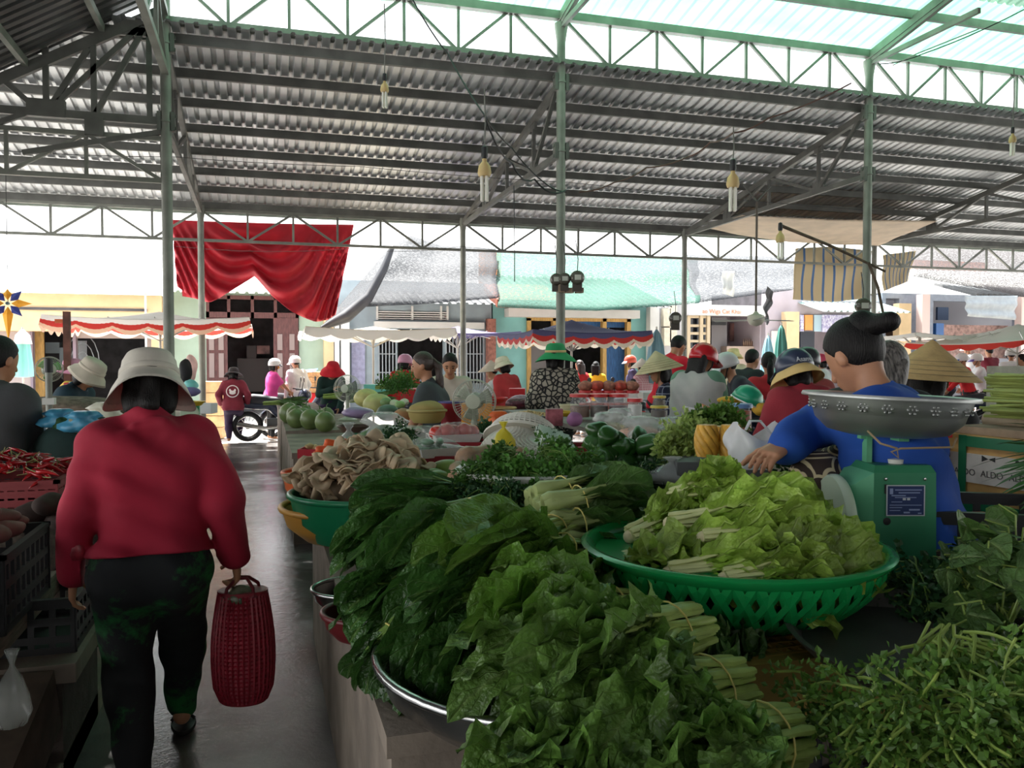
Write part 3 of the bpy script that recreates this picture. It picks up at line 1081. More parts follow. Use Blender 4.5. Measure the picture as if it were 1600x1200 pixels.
drape('grey_tarpaulin', 'grey tarpaulin with a white edge in front of the shelves', 'tarpaulin', [(1508, 462, 20), (1590, 462, 20)], [(1510, 494, 20), (1586, 500, 20)], mat('grey_tarp', (146, 150, 152), rough=.6, var=.1), 16, 10, .04, 2)
m = MB(); m.tube([aty(612, 388, 19), aty(600, 420, 18.9), aty(575, 465, 18.7), aty(540, 495, 18.5), aty(502, 513, 18.4)], [.06, .09, .12, .14, .05], 10)
tag(m.build('rolled_tarpaulin', mat('charcoal_tarp', (44, 44, 48), rough=.6, var=.3, vs=4)), 'rolled dark tarpaulin running down the edge of the net', 'tarpaulin')

# ------------------------------------------------------------------ parasols
wh_c = mat('white_canvas', (246, 244, 238), rough=.8, trl=.35)
pole_m = mat('parasol_pole', (196, 192, 184), rough=.4, metal=.4)


def parasol(label, px, py, d, half, under, val, rise=.35, rz=0., vh=.22, tilt=(0, 0), gr='square street parasols'):
    c = at(px, py, d)
    t = thing('parasol', label, 'parasol', (c.x, c.y, 0), rz, gr)
    m, u = MB(), MB()
    n = 24
    def pt(i, j, dz=0):
        x, y = (i / n * 2 - 1), (j / n * 2 - 1)
        r = max(abs(x), abs(y))
        z = c.z + rise * (1 - r) - .05 * math.sin(PI * r) + tilt[0] * x + tilt[1] * y - .07 * (1 - max(abs(abs(x) - abs(y)), 0)) * 0
        z += .06 * abs(x * y) ** 2
        return V((x * half, y * half, z + dz))
    m.grid([[pt(i, j) for j in range(n + 1)] for i in range(n + 1)])
    ca = m.build('canopy', under, t, local=True, smooth=180)
    s = ca.modifiers.new('thickness', 'SOLIDIFY'); s.thickness = .01
    edge = [(i, 0) for i in range(n)] + [(n, i) for i in range(n)] + [(n - i, n) for i in range(n)] + [(0, n - i) for i in range(n + 1)]
    rows = []
    up, lo = [], []
    for k, (i, j) in enumerate(edge):
        for q in range(2):
            f = k + q / 2
            i2, j2 = edge[min(k + 1, len(edge) - 1)]
            p = pt(i, j).lerp(pt(i2, j2), q / 2)
            up.append(p)
            lo.append(p + V((0, 0, -vh * (.62 + .38 * abs(math.sin(PI * f / 4))))) + V((p.x, p.y, 0)) * .02)
    m = MB().grid([up, lo])
    m.build('valance', val, t, local=True, smooth=180)
    m = MB().tube([(0, 0, 0), (0, 0, c.z + rise)], .022, 10)
    m.build('pole', pole_m, t, local=True)
    m = MB()
    for k in range(8):
        a = k * PI / 4
        r = half * (1.0 if k % 2 == 0 else 1.35)
        m.tube([(0, 0, c.z + rise - .08), (math.cos(a) * r * .95, math.sin(a) * r * .95, c.z - .04)], .01, 5)
        m.tube([(0, 0, c.z - .3), (math.cos(a) * r * .5, math.sin(a) * r * .5, c.z + rise * .42)], .009, 5)
    m.build('rib', pole_m, t, local=True)
    return t


def valmat(name, *cols):
    m, nt, b, N, L = _nt(name)
    uv, sp, r = N.new('ShaderNodeUVMap'), N.new('ShaderNodeSeparateXYZ'), N.new('ShaderNodeValToRGB')
    L.new(uv.outputs[0], sp.inputs[0]); L.new(sp.outputs[1], r.inputs[0])
    r.color_ramp.interpolation = 'CONSTANT'
    r.color_ramp.elements.new(.34)
    for e, p, c in zip(r.color_ramp.elements, (0, .34, .7), cols):
        e.position, e.color = p, rgb(c)
    t, mx = N.new('ShaderNodeBsdfTranslucent'), N.new('ShaderNodeMixShader')
    L.new(r.outputs[0], b.inputs['Base Color']); L.new(r.outputs[0], t.inputs[0])
    mx.inputs[0].default_value = .5
    L.new(b.outputs[0], mx.inputs[1]); L.new(t.outputs[0], mx.inputs[2]); L.new(mx.outputs[0], N['Material Output'].inputs[0])
    return m


parasol('white parasol with red scalloped underside beside the steel column', 250, 506, 14.5, 1.5, wh_c, valmat('sunlit_peach_red_valance', (246, 244, 240), (206, 62, 54), (240, 200, 172)), .2, vh=.24)  # white top band of the valance paints in its sun-blown edge
parasol('long white parasol in front of the grey house', 583, 520, 17, 1.4, mat('cream_canvas', (236, 226, 204), rough=.8, trl=.35), wh_c, .12, vh=.18)
parasol('violet and white parasol behind the pillar by the barred windows', 715, 524, 19, 1.15, mat('violet_canvas', (108, 100, 140), rough=.8, trl=.3), mat('violet_canvas', (108, 100, 140)), .2, vh=.05)
parasol('navy parasol with red and white scallops by the mint house', 893, 524, 15.5, 1.1, mat('navy_canvas', (84, 84, 124), rough=.8, trl=.3), valmat('red_white_scallop', (92, 92, 132), (208, 62, 56), (246, 232, 210)), .28, vh=.26)
parasol('flat white parasol past the conical hat seller', 1437, 527, 18, 1.0, wh_c, wh_c, .1, vh=.08)
parasol('white parasol edged in red over the motorbike riders', 1590, 530, 17, 1.45, wh_c, mat('red_edge', (214, 60, 50), rough=.8, trl=.4), .3, vh=.12, tilt=(.12, 0))


def closed_parasol(label, px, ytop, ybot, d, r, m_, cap=None):
    a, b_ = at(px, ytop, d), at(px, ybot, d)
    t = thing('closed_parasol', label, 'parasol', (a.x, a.y, 0), 0, 'folded parasols')
    H = a.z - b_.z
    f = lambda ang, z: 1 + .16 * math.cos(7 * ang)
    MB().lathe([(r * .12, b_.z), (r * 1.0, b_.z + .02), (r * .95, b_.z + H * .3), (r * .7, b_.z + H * .7), (r * .38, a.z - .1), (r * .1, a.z)], 42, wob=f).build('folded_canvas', m_, t, local=True, smooth=180)
    MB().tube([(0, 0, 0), (0, 0, a.z + .06)], .02, 8).build('pole', pole_m, t, local=True)
    if cap:
        MB().lathe([(r * .9, a.z - .28), (r * .7, a.z - .1), (.02, a.z + .02)], 24, wob=f).build('white_cap', cap, t, local=True, smooth=180)


aqua = mat('aqua_canvas', (150, 214, 206), rough=.8, trl=.25)
closed_parasol('folded aqua parasol with white cap below the star lantern', 35, 516, 590, 17, .17, aqua, wh_c)
closed_parasol('folded pale blue parasol beside the man in red polo', 1026, 515, 600, 17, .2, mat('pale_blue_canvas', (140, 176, 186), rough=.8, trl=.2))
closed_parasol('folded sea green parasol in front of the cream pillar', 1221, 508, 600, 19, .16, mat('sea_green_canvas', (84, 150, 138), rough=.8))
closed_parasol('short folded parasol with blue tip by the notice board', 1200, 524, 600, 20, .16, mat('ice_blue_canvas', (150, 196, 214), rough=.8))

# star lantern
c = at(12, 474, 13.8)
t = thing('star_lantern', 'yellow and blue paper star hanging by the cream shop house', 'lantern', c)
for k in range(8):
    a = k * PI / 4
    L_ = .62 if k == 6 else (.24 if k == 2 else .36)
    dx, dz = V((math.cos(a), 0, math.sin(a))), V((-math.sin(a), 0, math.cos(a)))
    w_ = .085 if k != 6 else .1
    q = .15 if k != 6 else .18
    if k % 2:
        L_ = .3
    vs = [dx * .05, dx * q + dz * w_ * .8, dx * L_, dx * q - dz * w_ * .8, dx * q + V((0, -.07, 0)), dx * q + V((0, .07, 0))]
    m = MB().add(vs, [(0, 4, 1), (1, 4, 2), (2, 4, 3), (3, 4, 0), (0, 1, 5), (1, 2, 5), (2, 3, 5), (3, 0, 5)])
    m.build('star_point', mat('star_yellow', (240, 186, 60), rough=.7, trl=.3) if k % 2 == 0 else mat('star_blue', (62, 78, 160), rough=.7, trl=.3), t, local=True, smooth=0)
MB().ell((0, 0, 0), (.03, .09, .03)).build('hub', mat('teal_hub', (60, 100, 110)), t, local=True)
MB().tube([(0, .02, 0), (0, .02, 2.2)], .006, 5).build('string', blackm, t, local=True)

# ------------------------------------------------------------------ lamps, fan, meters, wires
glassw = mat('milky_tube', (236, 232, 220), rough=.25)
brass = mat('aged_cap', (206, 176, 120), rough=.5)


def cfl(label, px, py, d, n, up, s=1., gr='bulbs hanging from the roof'):
    c = at(px, py, d)
    t = thing('hanging_bulb', label, 'lamp', c, 0, gr)
    m = MB()
    for k in range(4):
        a = k * PI / 2 + .4
        m.tube([(.028 * s * math.cos(a), .028 * s * math.sin(a), -.16 * s), (.028 * s * math.cos(a), .028 * s * math.sin(a), .05 * s)], .014 * s, 8)
    m.build('glass_tube', glassw, t, local=True)
    MB().lathe([(.05 * s, .05 * s), (.06 * s, .08 * s), (.05 * s, .14 * s), (.02 * s, .18 * s), (.02 * s, .22 * s)], 16).build('lamp_base', brass, t, local=True)
    MB().lathe([(.022 * s, .2 * s), (.03 * s, .22 * s), (.026 * s, .3 * s), (.01 * s, .31 * s)], 12).build('socket', blackm, t, local=True)
    MB().tube([(0, 0, .3 * s), (0.01, 0, (up + .3) / 2), (0, 0, up)], .007, 6).build('cord', mat('cord_grey', (110, 108, 102)), t, local=True)
    return t


cfl('small bulb on a long rod below the clerestory truss', 601, 150, 9.2, 4, 1.0, .8, 'bulbs hanging from the roof')
cfl('large white bulb hanging before the half truss beside the meters', 757, 285, 9.0, 4, 1.0, 1.25)
cfl('white bulb with brass cap hanging near the beige tarpaulin', 1145, 302, 9.5, 4, .75, 1.25)
cfl('bulb tied to the tip of the wooden pole', 1219, 385, 12, 4, .25, 1.1)
cfl('faint bulb on a cord high under the far purlins', 1582, 228, 11, 4, 1.0, .8)
# wooden pole lashed to the column
m = MB(); m.tube([at(1219, 352, 12), at(1300, 385, 12.1), at(1383, 424, 12.2)], [.025, .022, .018], 8)
m.tube([at(1357, 410, 12.05), at(1372, 450, 12.1), at(1380, 490, 12.15)], [.022, .022, .018], 8)
tag(m.build('wooden_pole', mat('weathered_wood', (92, 78, 66), rough=.9, var=.3, vs=9)), 'weathered wooden pole tied across the steel column', 'pole')
# ceiling fan
c = at(1181, 500, 13.5)
t = thing('ceiling_fan', 'old ceiling fan on a long rod in front of the signed shop', 'fan', c)
MB().tube([(0, 0, .1), (.0, 0, 1.9)], .018, 8).build('rod', mat('brown_rod', (96, 84, 76), rough=.6), t, local=True)
MB().lathe([(.02, -.1), (.1, -.07), (.14, 0), (.13, .07), (.05, .1), (.02, .14)], 20).build('motor', mat('ivory_enamel', (206, 200, 184), rough=.5), t, local=True)
for k in range(3):
    a = k * 2 * PI / 3 + .1
    dx, dy = V((math.cos(a), math.sin(a), 0)), V((-math.sin(a), math.cos(a), .15))
    MB().obox(dx * .42, dx * .3, dy * .06, V((0, 0, .004))).build('blade', mat('grey_blade', (150, 148, 144), rough=.5), t, local=True, smooth=0)
m = MB()
for s in (-1, 1):
    m.tube([(0, 0, 1.9), (s * .25, 0, 2.15)], .012, 6)
m.build('stay', steel_dk, t, local=True)


def meter(label, px, py, d, s=1.):
    c = at(px, py, d)
    t = thing('electric_meter', label, 'meter', c, -YAW, 'electric meters on the columns')
    MB().box(-.055 * s, .055 * s, -.03, .04, -.16 * s, .0).build('meter_body', mat('brown_bakelite', (70, 62, 56), rough=.5), t, local=True, smooth=0)
    MB().lathe([(.075 * s, -.05), (.085 * s, .0), (.08 * s, .05), (.06 * s, .075), (.0, .08)], 20, (0, 0, .0), (0, -1, 0)).build('glass_dome', mat('grimy_glass', (84, 80, 72), rough=.2), t, local=True)
    MB().box(-.035 * s, .04 * s, -.084, -.078, -.03 * s, .03 * s).build('dial', mat('dial_face', (190, 190, 180), rough=.4), t, local=True, smooth=0)
    MB().tube([(.0, 0, .06), (.01, 0, .25), (-.02, .02, .5)], .006, 5).build('cable', blackm, t, local=True)


meter('electric meter farthest from the dial cluster, white sided', 869, 437, 11.3)
meter('electric meter between two others on the tall column', 882, 436, 11.25)
meter('electric meter with a pale dial on the tall column', 902, 434, 11.2, 1.15)
m = MB()
for a, z0, z1, w_ in ((876, 444, 457, 10), (889, 450, 458, 12), (905, 450, 458, 10)):
    c = at(a, (z0 + z1) / 2, 11.3); m.obox(c, RT * (w_ * 11.3 / 1310 / 2), V((0, .05, 0)), V((0, 0, (z1 - z0) * 11.3 / 1310 / 2)))
tag(m.build('meter_board', mat('dirty_board', (160, 140, 120), rough=.7, var=.3, vs=9), smooth=0), 'dirty breaker boxes under the three meters', 'box')
meter('single round meter on the rear column by the meter boxes', 1055, 497, 15.6, 1.4)
meter('single round meter by the bun of the woman in blue', 1348, 478, 12.4, 1.4)


def wire(name, label, pts, r=.008, m_=blackm, sag=0.):
    P = [at(*p) for p in pts]
    Q = []
    for a, b_ in zip(P, P[1:]):
        for k in range(6):
            t_ = k / 6
            q = a.lerp(b_, t_); q.z -= sag * 4 * t_ * (1 - t_)
            Q.append(q)
    Q.append(P[-1])
    return tag(MB().tube(Q, r, 6).build(name, m_), label, 'wire')


wire('cable', 'black cable running from the clerestory to the large bulb', [(645, 0, 9.5), (700, 85, 9.6), (757, 180, 9.2), (800, 232, 10), (850, 285, 10.8), (885, 300, 10.9)], .009, sag=.03)
wire('cable', 'twisted dark cable looping from the bulb toward the tall column', [(757, 180, 9.2), (800, 255, 10.2), (835, 280, 10.6), (885, 297, 10.85)], .012, sag=.1)
wire('cable', 'kinked brown cable climbing to the bulb with the brass cap', [(905, 300, 11), (960, 285, 11), (1010, 262, 11), (1075, 245, 10.8), (1110, 222, 10.4), (1145, 208, 9.6), (1200, 185, 9.6), (1330, 130, 9.8)], .01, mat('rusty_cable', (96, 66, 58)), sag=.03)
wire('cable', 'thin wire strung along the rear roof beside the red tarpaulin', [(0, 235, 10.2), (270, 245, 10.9), (560, 260, 11.6), (890, 285, 12.3), (1370, 330, 14)], .004, sag=.02)
wire('cable', 'thin sagging wire crossing in front of the red tarpaulin', [(275, 385, 15.5), (550, 388, 16.5), (720, 385, 16.9), (1060, 400, 18)], .004, sag=.08)
wire('cable', 'grey cord hanging over the peanut tray ending in a plug', [(803, 290, 10.5), (804, 380, 10.5), (804, 440, 10.5)], .006)
wire('cable', 'wire from the upper roof to the last steel column', [(1600, 15, 11), (1440, 85, 11.6), (1375, 100, 12)], .008, sag=.03)
wire('guy_wire', 'grey strut wire above the far skylight', [(1530, 45, 11), (1430, 85, 11.5), (1395, 102, 12)], .008, steel)
# ------------------------------------------------------------------ people
skin_m = mat('skin', (182, 130, 98), rough=.5, var=.06, vs=20)
hair_m = mat('black_hair', (18, 15, 14), rough=.5, spec=.25, var=.4, vs=14, stretch=(14, 14, 1.5), bump=.6, bs=20)
grey_hair = mat('grey_hair', (120, 114, 108), rough=.5, var=.4, vs=12, col2=(40, 36, 34), stretch=(8, 8, 1.5), bump=.5, bs=20)
eye_m = mat('dark_eye', (20, 16, 15), rough=.2)
lip_m = mat('lip', (150, 84, 78), rough=.5)


def cloth(name, col, **k):
    return mat('cloth_' + name, col, rough=.85, var=k.pop('var', .12), vs=5, bump=k.pop('bump', .25), bs=16, **k)


def rotm(lean=0, side=0, twist=0):
    return Matrix.Rotation(rad(twist), 3, 'Z') @ Matrix.Rotation(rad(side), 3, 'Y') @ Matrix.Rotation(rad(-lean), 3, 'X')


def ik(a, b, l1, l2, hint):
    a, b, hint = V(a), V(b), V(hint)
    d = b - a
    L_ = min(d.length, (l1 + l2) * .999)
    d.normalize()
    b = a + d * L_
    x = (l1 * l1 - l2 * l2 + L_ * L_) / (2 * L_)
    y = math.sqrt(max(l1 * l1 - x * x, 0))
    n = hint - d * hint.dot(d)
    n.normalize()
    return a + d * x + n * y, b


def hand(W, d, pn, side, curl=.35, sc=1., spread=.0):
    """round cones of a hand: d finger direction, pn palm normal, side +1 = thumb toward +lat"""
    d, pn = V(d).normalized(), V(pn)
    pn = (pn - d * pn.dot(d)).normalized()
    lat = d.cross(pn) * side
    P = []
    K = .008 * sc
    def c(a, b_, r0, r1, k=K):
        P.append(('c', a, b_, r0 * sc, r1 * sc, k))
    for t in (-.026, -.009, .009, .026):
        c(W + lat * t * .7 * sc, W + (d * .082 + lat * t) * sc, .013, .0115, .014 * sc)
    for t, L_, cm in ((.027, .068, .8), (.009, .078, 1.), (-.010, .072, 1.1), (-.027, .056, 1.25)):
        p = W + (d * .084 + lat * t) * sc
        a = 0
        for q, f in enumerate((.46, .3, .24)):
            a += curl * cm * (.75 if q == 0 else 1.1)
            v = d * math.cos(a) + pn * math.sin(a) + lat * spread * t * 12
            e = p + v.normalized() * (L_ * f * sc)
            c(p, e, .0088 - .0008 * q, .0082 - .001 * q, .004 * sc)
            p = e
    p = W + (d * .02 + lat * .026) * sc
    v = (d * .62 + lat * .66 + pn * (.25 + curl * .4)).normalized()
    for q, L_ in enumerate((.042, .034, .026)):
        e = p + v * L_ * sc
        c(p, e, .0125 - .0015 * q, .0108 - .0012 * q, .006 * sc)
        p = e
        v = (v + d * .25 + pn * curl * .45 - lat * .12).normalized()
    return P


def tors(J, g=0., fem=1):
    """torso round cones, inflated by g"""
    R_, p = J['R'], J['hip']
    q = lambda x, y, z: p + R_ @ V((x, y, z))
    hp = J.get('Rh0', R_)
    P = [('c', p + hp @ V((-.075, -.015, -.01)), p + hp @ V((.075, -.015, -.01)), .112 + g, .112 + g, .06),
         ('c', p + hp @ V((-.07, -.05, -.04)), p + hp @ V((.07, -.05, -.04)), .095 + g, .095 + g, .05),
         ('c', q(-.055, 0, .15), q(.055, 0, .15), .1 + g, .1 + g, .07),
         ('c', q(-.07, 0, .3), q(.07, 0, .3), .107 + g, .107 + g, .07),
         ('c', q(-.105, -.012, .4), q(.105, -.012, .4), .078 + g, .078 + g, .06),
         ('c', q(-.12, -.005, .452), q(.12, -.005, .452), .05 + g, .05 + g, .05),
         ('c', q(0, -.01, .44), q(0, .0, .52), .06 + g * .6, .047 + g * .6, .04)]
    if fem:
        P += [('e', q(s * .07, .085, .3), (.058 + g, .05 + g, .06 + g), None, .05) for s in (-1, 1)]
    return P


def wr(seed, a):
    r = random.Random(seed)
    ph = [(r.uniform(8, 30), r.uniform(8, 30), r.uniform(14, 40), r.uniform(0, 6)) for _ in range(4)]
    def f(X, Y, Z):
        t = 0
        for i, (u, v, w_, o) in enumerate(ph):
            t = t + np.sin(u * X + v * Y + w_ * Z + o + 1.5 * np.sin(9 * Z + 6 * X + o))
        return a * t / 2.2
    return f


def person(label, head, s=1., face=0., z0=0., lean=0., side=0., twist=0., look=(0, 0, 0), lh=None, rh=None, lf=None, rf=None, hipyaw=0.,
           top=None, bot=None, hair='short', hm=None, hat=None, skin=None, h=None, curl=.35, eyes=True, sleeve=1., hem=-.1, tg=.016, bg=.014, legend=1.,
           extra=None, lhint=None, rhint=None, fem=1, wrk=.006, hood=False, group=None, mask=None, stance=.09, fullhead=True, sandals=None, fat=0., lcurl=None, rcurl=None, lpn=None, rpn=None):
    d = head[2]
    h = h or min(max(d * .0021, .0095), .03)
    h /= s
    Hw = at(*head)
    fr = rad(face)
    Rz = Matrix.Rotation(fr, 3, 'Z')
    R_ = rotm(lean, side, twist)
    Rhd = R_.lerp(Matrix.Identity(3), .6) if False else rotm(lean * .35, side * .4, twist) @ rotm(look[0], look[2], look[1])
    off = R_ @ V((0, .0, .52)) + Rhd @ V((0, .022, .15))
    hipw = Hw - Rz @ (off * s)
    loc = V((hipw.x, hipw.y, z0))
    hipz = (hipw.z - z0) / s
    J = {'R': R_, 'hip': V((0, 0, hipz)), 'Rh0': rotm(lean * .3, 0, hipyaw)}
    p = J['hip']
    neck = p + R_ @ V((0, 0, .5))
    hc = p + off
    S = {k: p + R_ @ V((sx * .158, 0, .452)) for k, sx in (('l', -1), ('r', 1))}
    hj = {k: p + J['Rh0'] @ V((sx * .085, 0, -.03)) for k, sx in (('l', -1), ('r', 1))}
    E, W_, K_, A_ = {}, {}, {}, {}
    for k, sx, tgt, hint in (('l', -1, lh, lhint), ('r', 1, rh, rhint)):
        t = tgt
        if t is not None and len(t) == 4:
            t = Rz.inverted() @ (at(*t[1:]) - loc) / s
            E[k], W_[k] = ik(S[k], t, .27, .235, R_ @ V(hint) if hint else V((sx * .5, -.8, -.3)))
            continue
        if t is None:
            t = S[k] + V((sx * .07, .04, -.47))
        else:
            t = p + R_ @ V(t)
        E[k], W_[k] = ik(S[k], t, .27, .235, R_ @ V(hint) if hint else V((sx * .5, -.8, -.3)))
    for k, sx, tgt in (('l', -1, lf), ('r', 1, rf)):
        if tgt is None:
            t = V((sx * stance, 0, .075)) if hipz > .62 else V((sx * .12, .42, .075))
        else:
            t = V(tgt)
        K_[k], A_[k] = ik(hj[k], t, .39, .385, V((sx * .12, 1, .15 if hipz > .4 else .75)))
    root = thing('person', label, 'person', loc, fr, group)
    sm = skin or skin_m

    def mk(name, prims, m_, k=.03, cuts=(), disp=None, hh=None, sub=None):
        pr = [((q[0], V(q[1]) * s, V(q[2]) * s, q[3] * s, q[4] * s) + tuple(x * s for x in q[5:])) if q[0] == 'c' else
              ((q[0], V(q[1]) * s, tuple(x * s for x in q[2])) + ((q[3],) if len(q) > 3 else ()) + tuple(x * s for x in q[4:])) for q in prims]
        v, f = snets(pr, (hh or h) * s, k * s, cuts=[(V(c_[0]) * s, c_[1] if isinstance(c_[1], tuple) else c_[1] * s) + ((c_[2], [q * s for q in c_[3]]) if len(c_) > 2 else ()) for c_ in cuts], disp=disp)
        return add_nets(sub or MB(), (v, f))
    arm = lambda k, u, g, g2=None: arm_prims(S[k], E[k], W_[k], u, g, g2 if g2 is not None else g)

    def arm_prims(a, e, w_, u, g, g2):
        P = []
        if u > .5:
            P.append(('c', a, e, .052 + g, .041 + g, .03))
            f = (u - .5) * 2
            P.append(('c', e, e.lerp(w_, f), .041 + g, (.041 + (.027 - .041) * f) + g2, .02))
        else:
            P.append(('c', a, a.lerp(e, u * 2), .052 + g, .046 + g2, .03))
        return P

    def leg(k, u, g, g2):
        P = [('c', hj[k], K_[k], .09 + g, .055 + g, .04)]
        calf = K_[k].lerp(A_[k], .3)
        P.append(('c', K_[k], calf, .054 + g, .053 + g, .03))
        P.append(('c', calf, calf.lerp(A_[k], u), .053 + g, .036 + g2, .03))
        return P
    hl = lambda x, y, z: hc + Rhd @ V((x, y, z))
    Rl = [list(r) for r in Rhd]
    body = tors(J, -.004, fem)
    for k in 'lr':
        body += arm(k, 1, 0) + leg(k, 1, 0, 0)
        sx = -1 if k == 'l' else 1
        fd = Rz.inverted() @ V((0, 0, 0))
        body += [('c', A_[k] + V((0, -.03, -.03)), A_[k] + V((sx * .015, .12, -.05)), .035, .024, .02)]
    body += [('c', neck + V((0, 0, -.03)), hl(0, -.02, -.06), .05, .046, .02)]
    body += [('e', hl(0, -.005, .012), (.074, .092, .098), Rl, .02), ('c', hl(0, .025, -.04), hl(0, .05, -.078), .052, .034, .03),
             ('c', hl(0, .085, .005), hl(0, .101, -.03), .008, .014, .012), ('c', hl(-.02, .072, -.06), hl(.02, .072, -.06), .014, .014, .012),
             ('e', hl(-.076, -.01, -.012), (.01, .02, .03), Rl, .006), ('e', hl(.076, -.01, -.012), (.01, .02, .03), Rl, .006)]
    m = mk('body', body, sm, .03)
    hh2 = max(.0042, h * .45)
    for k, sx in (('l', -1), ('r', 1)):
        d_ = (W_[k] - E[k]).normalized()
        pn = V((-sx, .15, 0)) if (lpn if k == 'l' else rpn) is None else V(lpn if k == 'l' else rpn)
        cu = {'l': lcurl, 'r': rcurl}[k]
        lat_side = 1 if (d_.cross((pn - d_ * pn.dot(d_)).normalized())).dot(V((0, 1, .3))) > 0 else -1
        hp = [('c', E[k].lerp(W_[k], .8), W_[k], .031, .027, .02)] + hand(W_[k] + d_ * .005, d_, pn, lat_side, curl if cu is None else cu)
        mk('body', hp, sm, .008, hh=hh2, sub=m)
    m.build('body', sm, root, local=True, smooth=180)
    # clothes
    if bot:
        P = tors(J, .004 + bg * .5, 0)[:3]
        for k in 'lr':
            P += leg(k, legend, bg + fat, bg * .8 + fat * .5)
        mk('t', P, bot, .03, cuts=[(p + V((0, 0, .12)), (0, 0, 1))] if hipz > .4 else (), disp=wr(len(label), wrk * .5)).build('trousers', bot, root, local=True, smooth=180)
    if top:
        P = tors(J, tg, fem)
        for k in 'lr':
            P += arm(k, sleeve, tg * .9 + .004, tg * .9 + .004)
        ax = R_ @ V((0, 0, 1))
        cuts = [(p + R_ @ V((0, 0, hem)), tuple(-ax), [list(q) for q in R_], (.222 if hem > 0 else .2, .24)), (p + R_ @ V((0, .035, .595)), .088)]
        if hood:
            P += [('c', p + R_ @ V((sx * .085, .0, .505)), p + R_ @ V((sx * .05, -.085, .485)), .026, .03, .012) for sx in (-1, 1)] + [('c', p + R_ @ V((-.05, -.085, .485)), p + R_ @ V((.05, -.085, .485)), .03, .03, .012),
                  ('c', p + R_ @ V((-.07, -.085, .46)), p + R_ @ V((0, -.105, .37)), .035, .022, .012), ('c', p + R_ @ V((.07, -.085, .46)), p + R_ @ V((0, -.105, .37)), .035, .022, .012)]
            cuts = cuts[:1]
        mk('s', P, top, .03, cuts=cuts, disp=wr(len(label) + 3, wrk)).build('shirt', top, root, local=True, smooth=180)
    # hair
    hm = hm or hair_m
    if hair and hair != 'none':
        P = [('e', hl(0, -.012, .02), (.081, .1, .104), Rl, .02)]
        mk('h', P, hm, .02, cuts=[(hl(0, .045, .045), tuple(Rhd @ V((0, .8, -.6)))), (hl(0, 0, -.06), tuple(Rhd @ V((0, 0.1, -1))))]).build('hair', hm, root, local=True, smooth=180)
        P = []
        if hair == 'pony':
            P = [('c', hl(0, -.1, .03), hl(0, -.135, -.04), .025, .034, .02), ('c', hl(0, -.135, -.04), hl(0, -.12, -.2), .036, .03, .02), ('c', hl(0, -.12, -.2), hl(0, -.09, -.33), .03, .012, .02)]
        elif hair == 'bun':
            P = [('e', hl(0, -.075, .06), (.05, .05, .05), Rl, .02), ('c', hl(0, -.09, .06), hl(.0, -.165, .025), .038, .03, .02)]
        elif hair == 'long':
            P = [('c', hl(x, -.06, 0), hl(x * 1.2, -.085, -.2 - .05 * (x == 0)), .05, .032, .03) for x in (-.05, 0, .05)]
        elif hair == 'bob':
            P = [('c', hl(x, -.03 - .05 * (x == 0), 0), hl(x * 1.05, -.03 - .05 * (x == 0), -.1), .045, .035, .03) for x in (-.055, 0, .055)]
        if P:
            mk('h2', P, hm, .02, disp=wr(5, .004)).build({'pony': 'ponytail', 'bun': 'hair_bun'}.get(hair, 'hair_back'), hm, root, local=True, smooth=180)
    if eyes:
        for sx in (-1, 1):
            MB().ell(hl(sx * .031, .079, .004) * s, V((.013, .006, .006)) * s, 8, 6, Rhd).build('eye', eye_m, root, local=True, smooth=180)
            MB().ell(hl(sx * .032, .08, .026) * s, V((.02, .006, .004)) * s, 8, 6, Rhd).build('eyebrow', hair_m, root, local=True, smooth=180)
        MB().ell(hl(0, .085, -.062) * s, V((.022, .007, .007)) * s, 8, 6, Rhd).build('mouth', lip_m, root, local=True, smooth=180)
    if mask:
        v, f = snets([('e', hl(0, .06, -.045) * s, tuple(x * s for x in (.06, .05, .052)), Rl)], h * s, .01)
        add_nets(MB(), (v, f)).build('face_mask', mask, root, local=True, smooth=180)
    if hat:
        kind, m1 = hat[0], hat[1]
        m2 = hat[2] if len(hat) > 2 else m1
        tilt = Matrix.Rotation(rad(hat[3] if len(hat) > 3 else 0), 3, 'X')
        X = lambda mb: setattr(mb, 'v', [tuple((hc + Rhd @ (tilt @ V(q))) * s) for q in mb.v]) or mb
        if kind == 'bucket':
            b1 = hat[4] if len(hat) > 4 else .165
            wob = lambda a, z: 1 + (.06 * math.sin(2 * a + 1) + .03 * math.sin(5 * a)) * (1 if z < .035 else .15)
            m_ = MB().lathe([(r_ * 1.07, z_ + .004) if r_ < .15 else (r_, z_) for r_, z_ in ((.0, .128), (.05, .127), (.078, .115), (.09, .09), (.098, .04), (.1, .028), (b1 * .82, .0), (b1, -.035), (b1 + .004, -.038), (b1 * .82, -.006), (.096, .024))], 40, sy=1.1, wob=wob)
            dr = hat[5] if len(hat) > 5 else .15
            m_.v = [(x, y, z - dr * max(0, math.hypot(x, y) - .1) * (x * x / (x * x + y * y + 1e-9)) * 1.6 + dr * .5 * max(0, -y - .1)) for x, y, z in m_.v]
            X(m_).build('hat', m1, root, local=True, smooth=180)
            n_ = MB().lathe([(.107, .034), (.109, .036), (.107, .056), (.105, .057)], 40, sy=1.1, wob=lambda a, z: wob(a, 1))
            X(n_).build('hat_band', m2, root, local=True, smooth=180)
        elif kind == 'cone':
            n_ = MB().lathe([(.0, .19), (.012, .185), (.235, .0), (.24, -.004), (.232, -.006), (.0, .17)], 48)
            X(n_).build('hat', m1, root, local=True, smooth=60)
            n_ = MB()
            for k in range(1, 9):
                f = k / 9
                n_.lathe([(.235 * f, .187 * (1 - f) + .004), (.235 * f + .004, .187 * (1 - f) + .001)], 48)
            X(n_).build('hat_rings', m2, root, local=True, smooth=60)
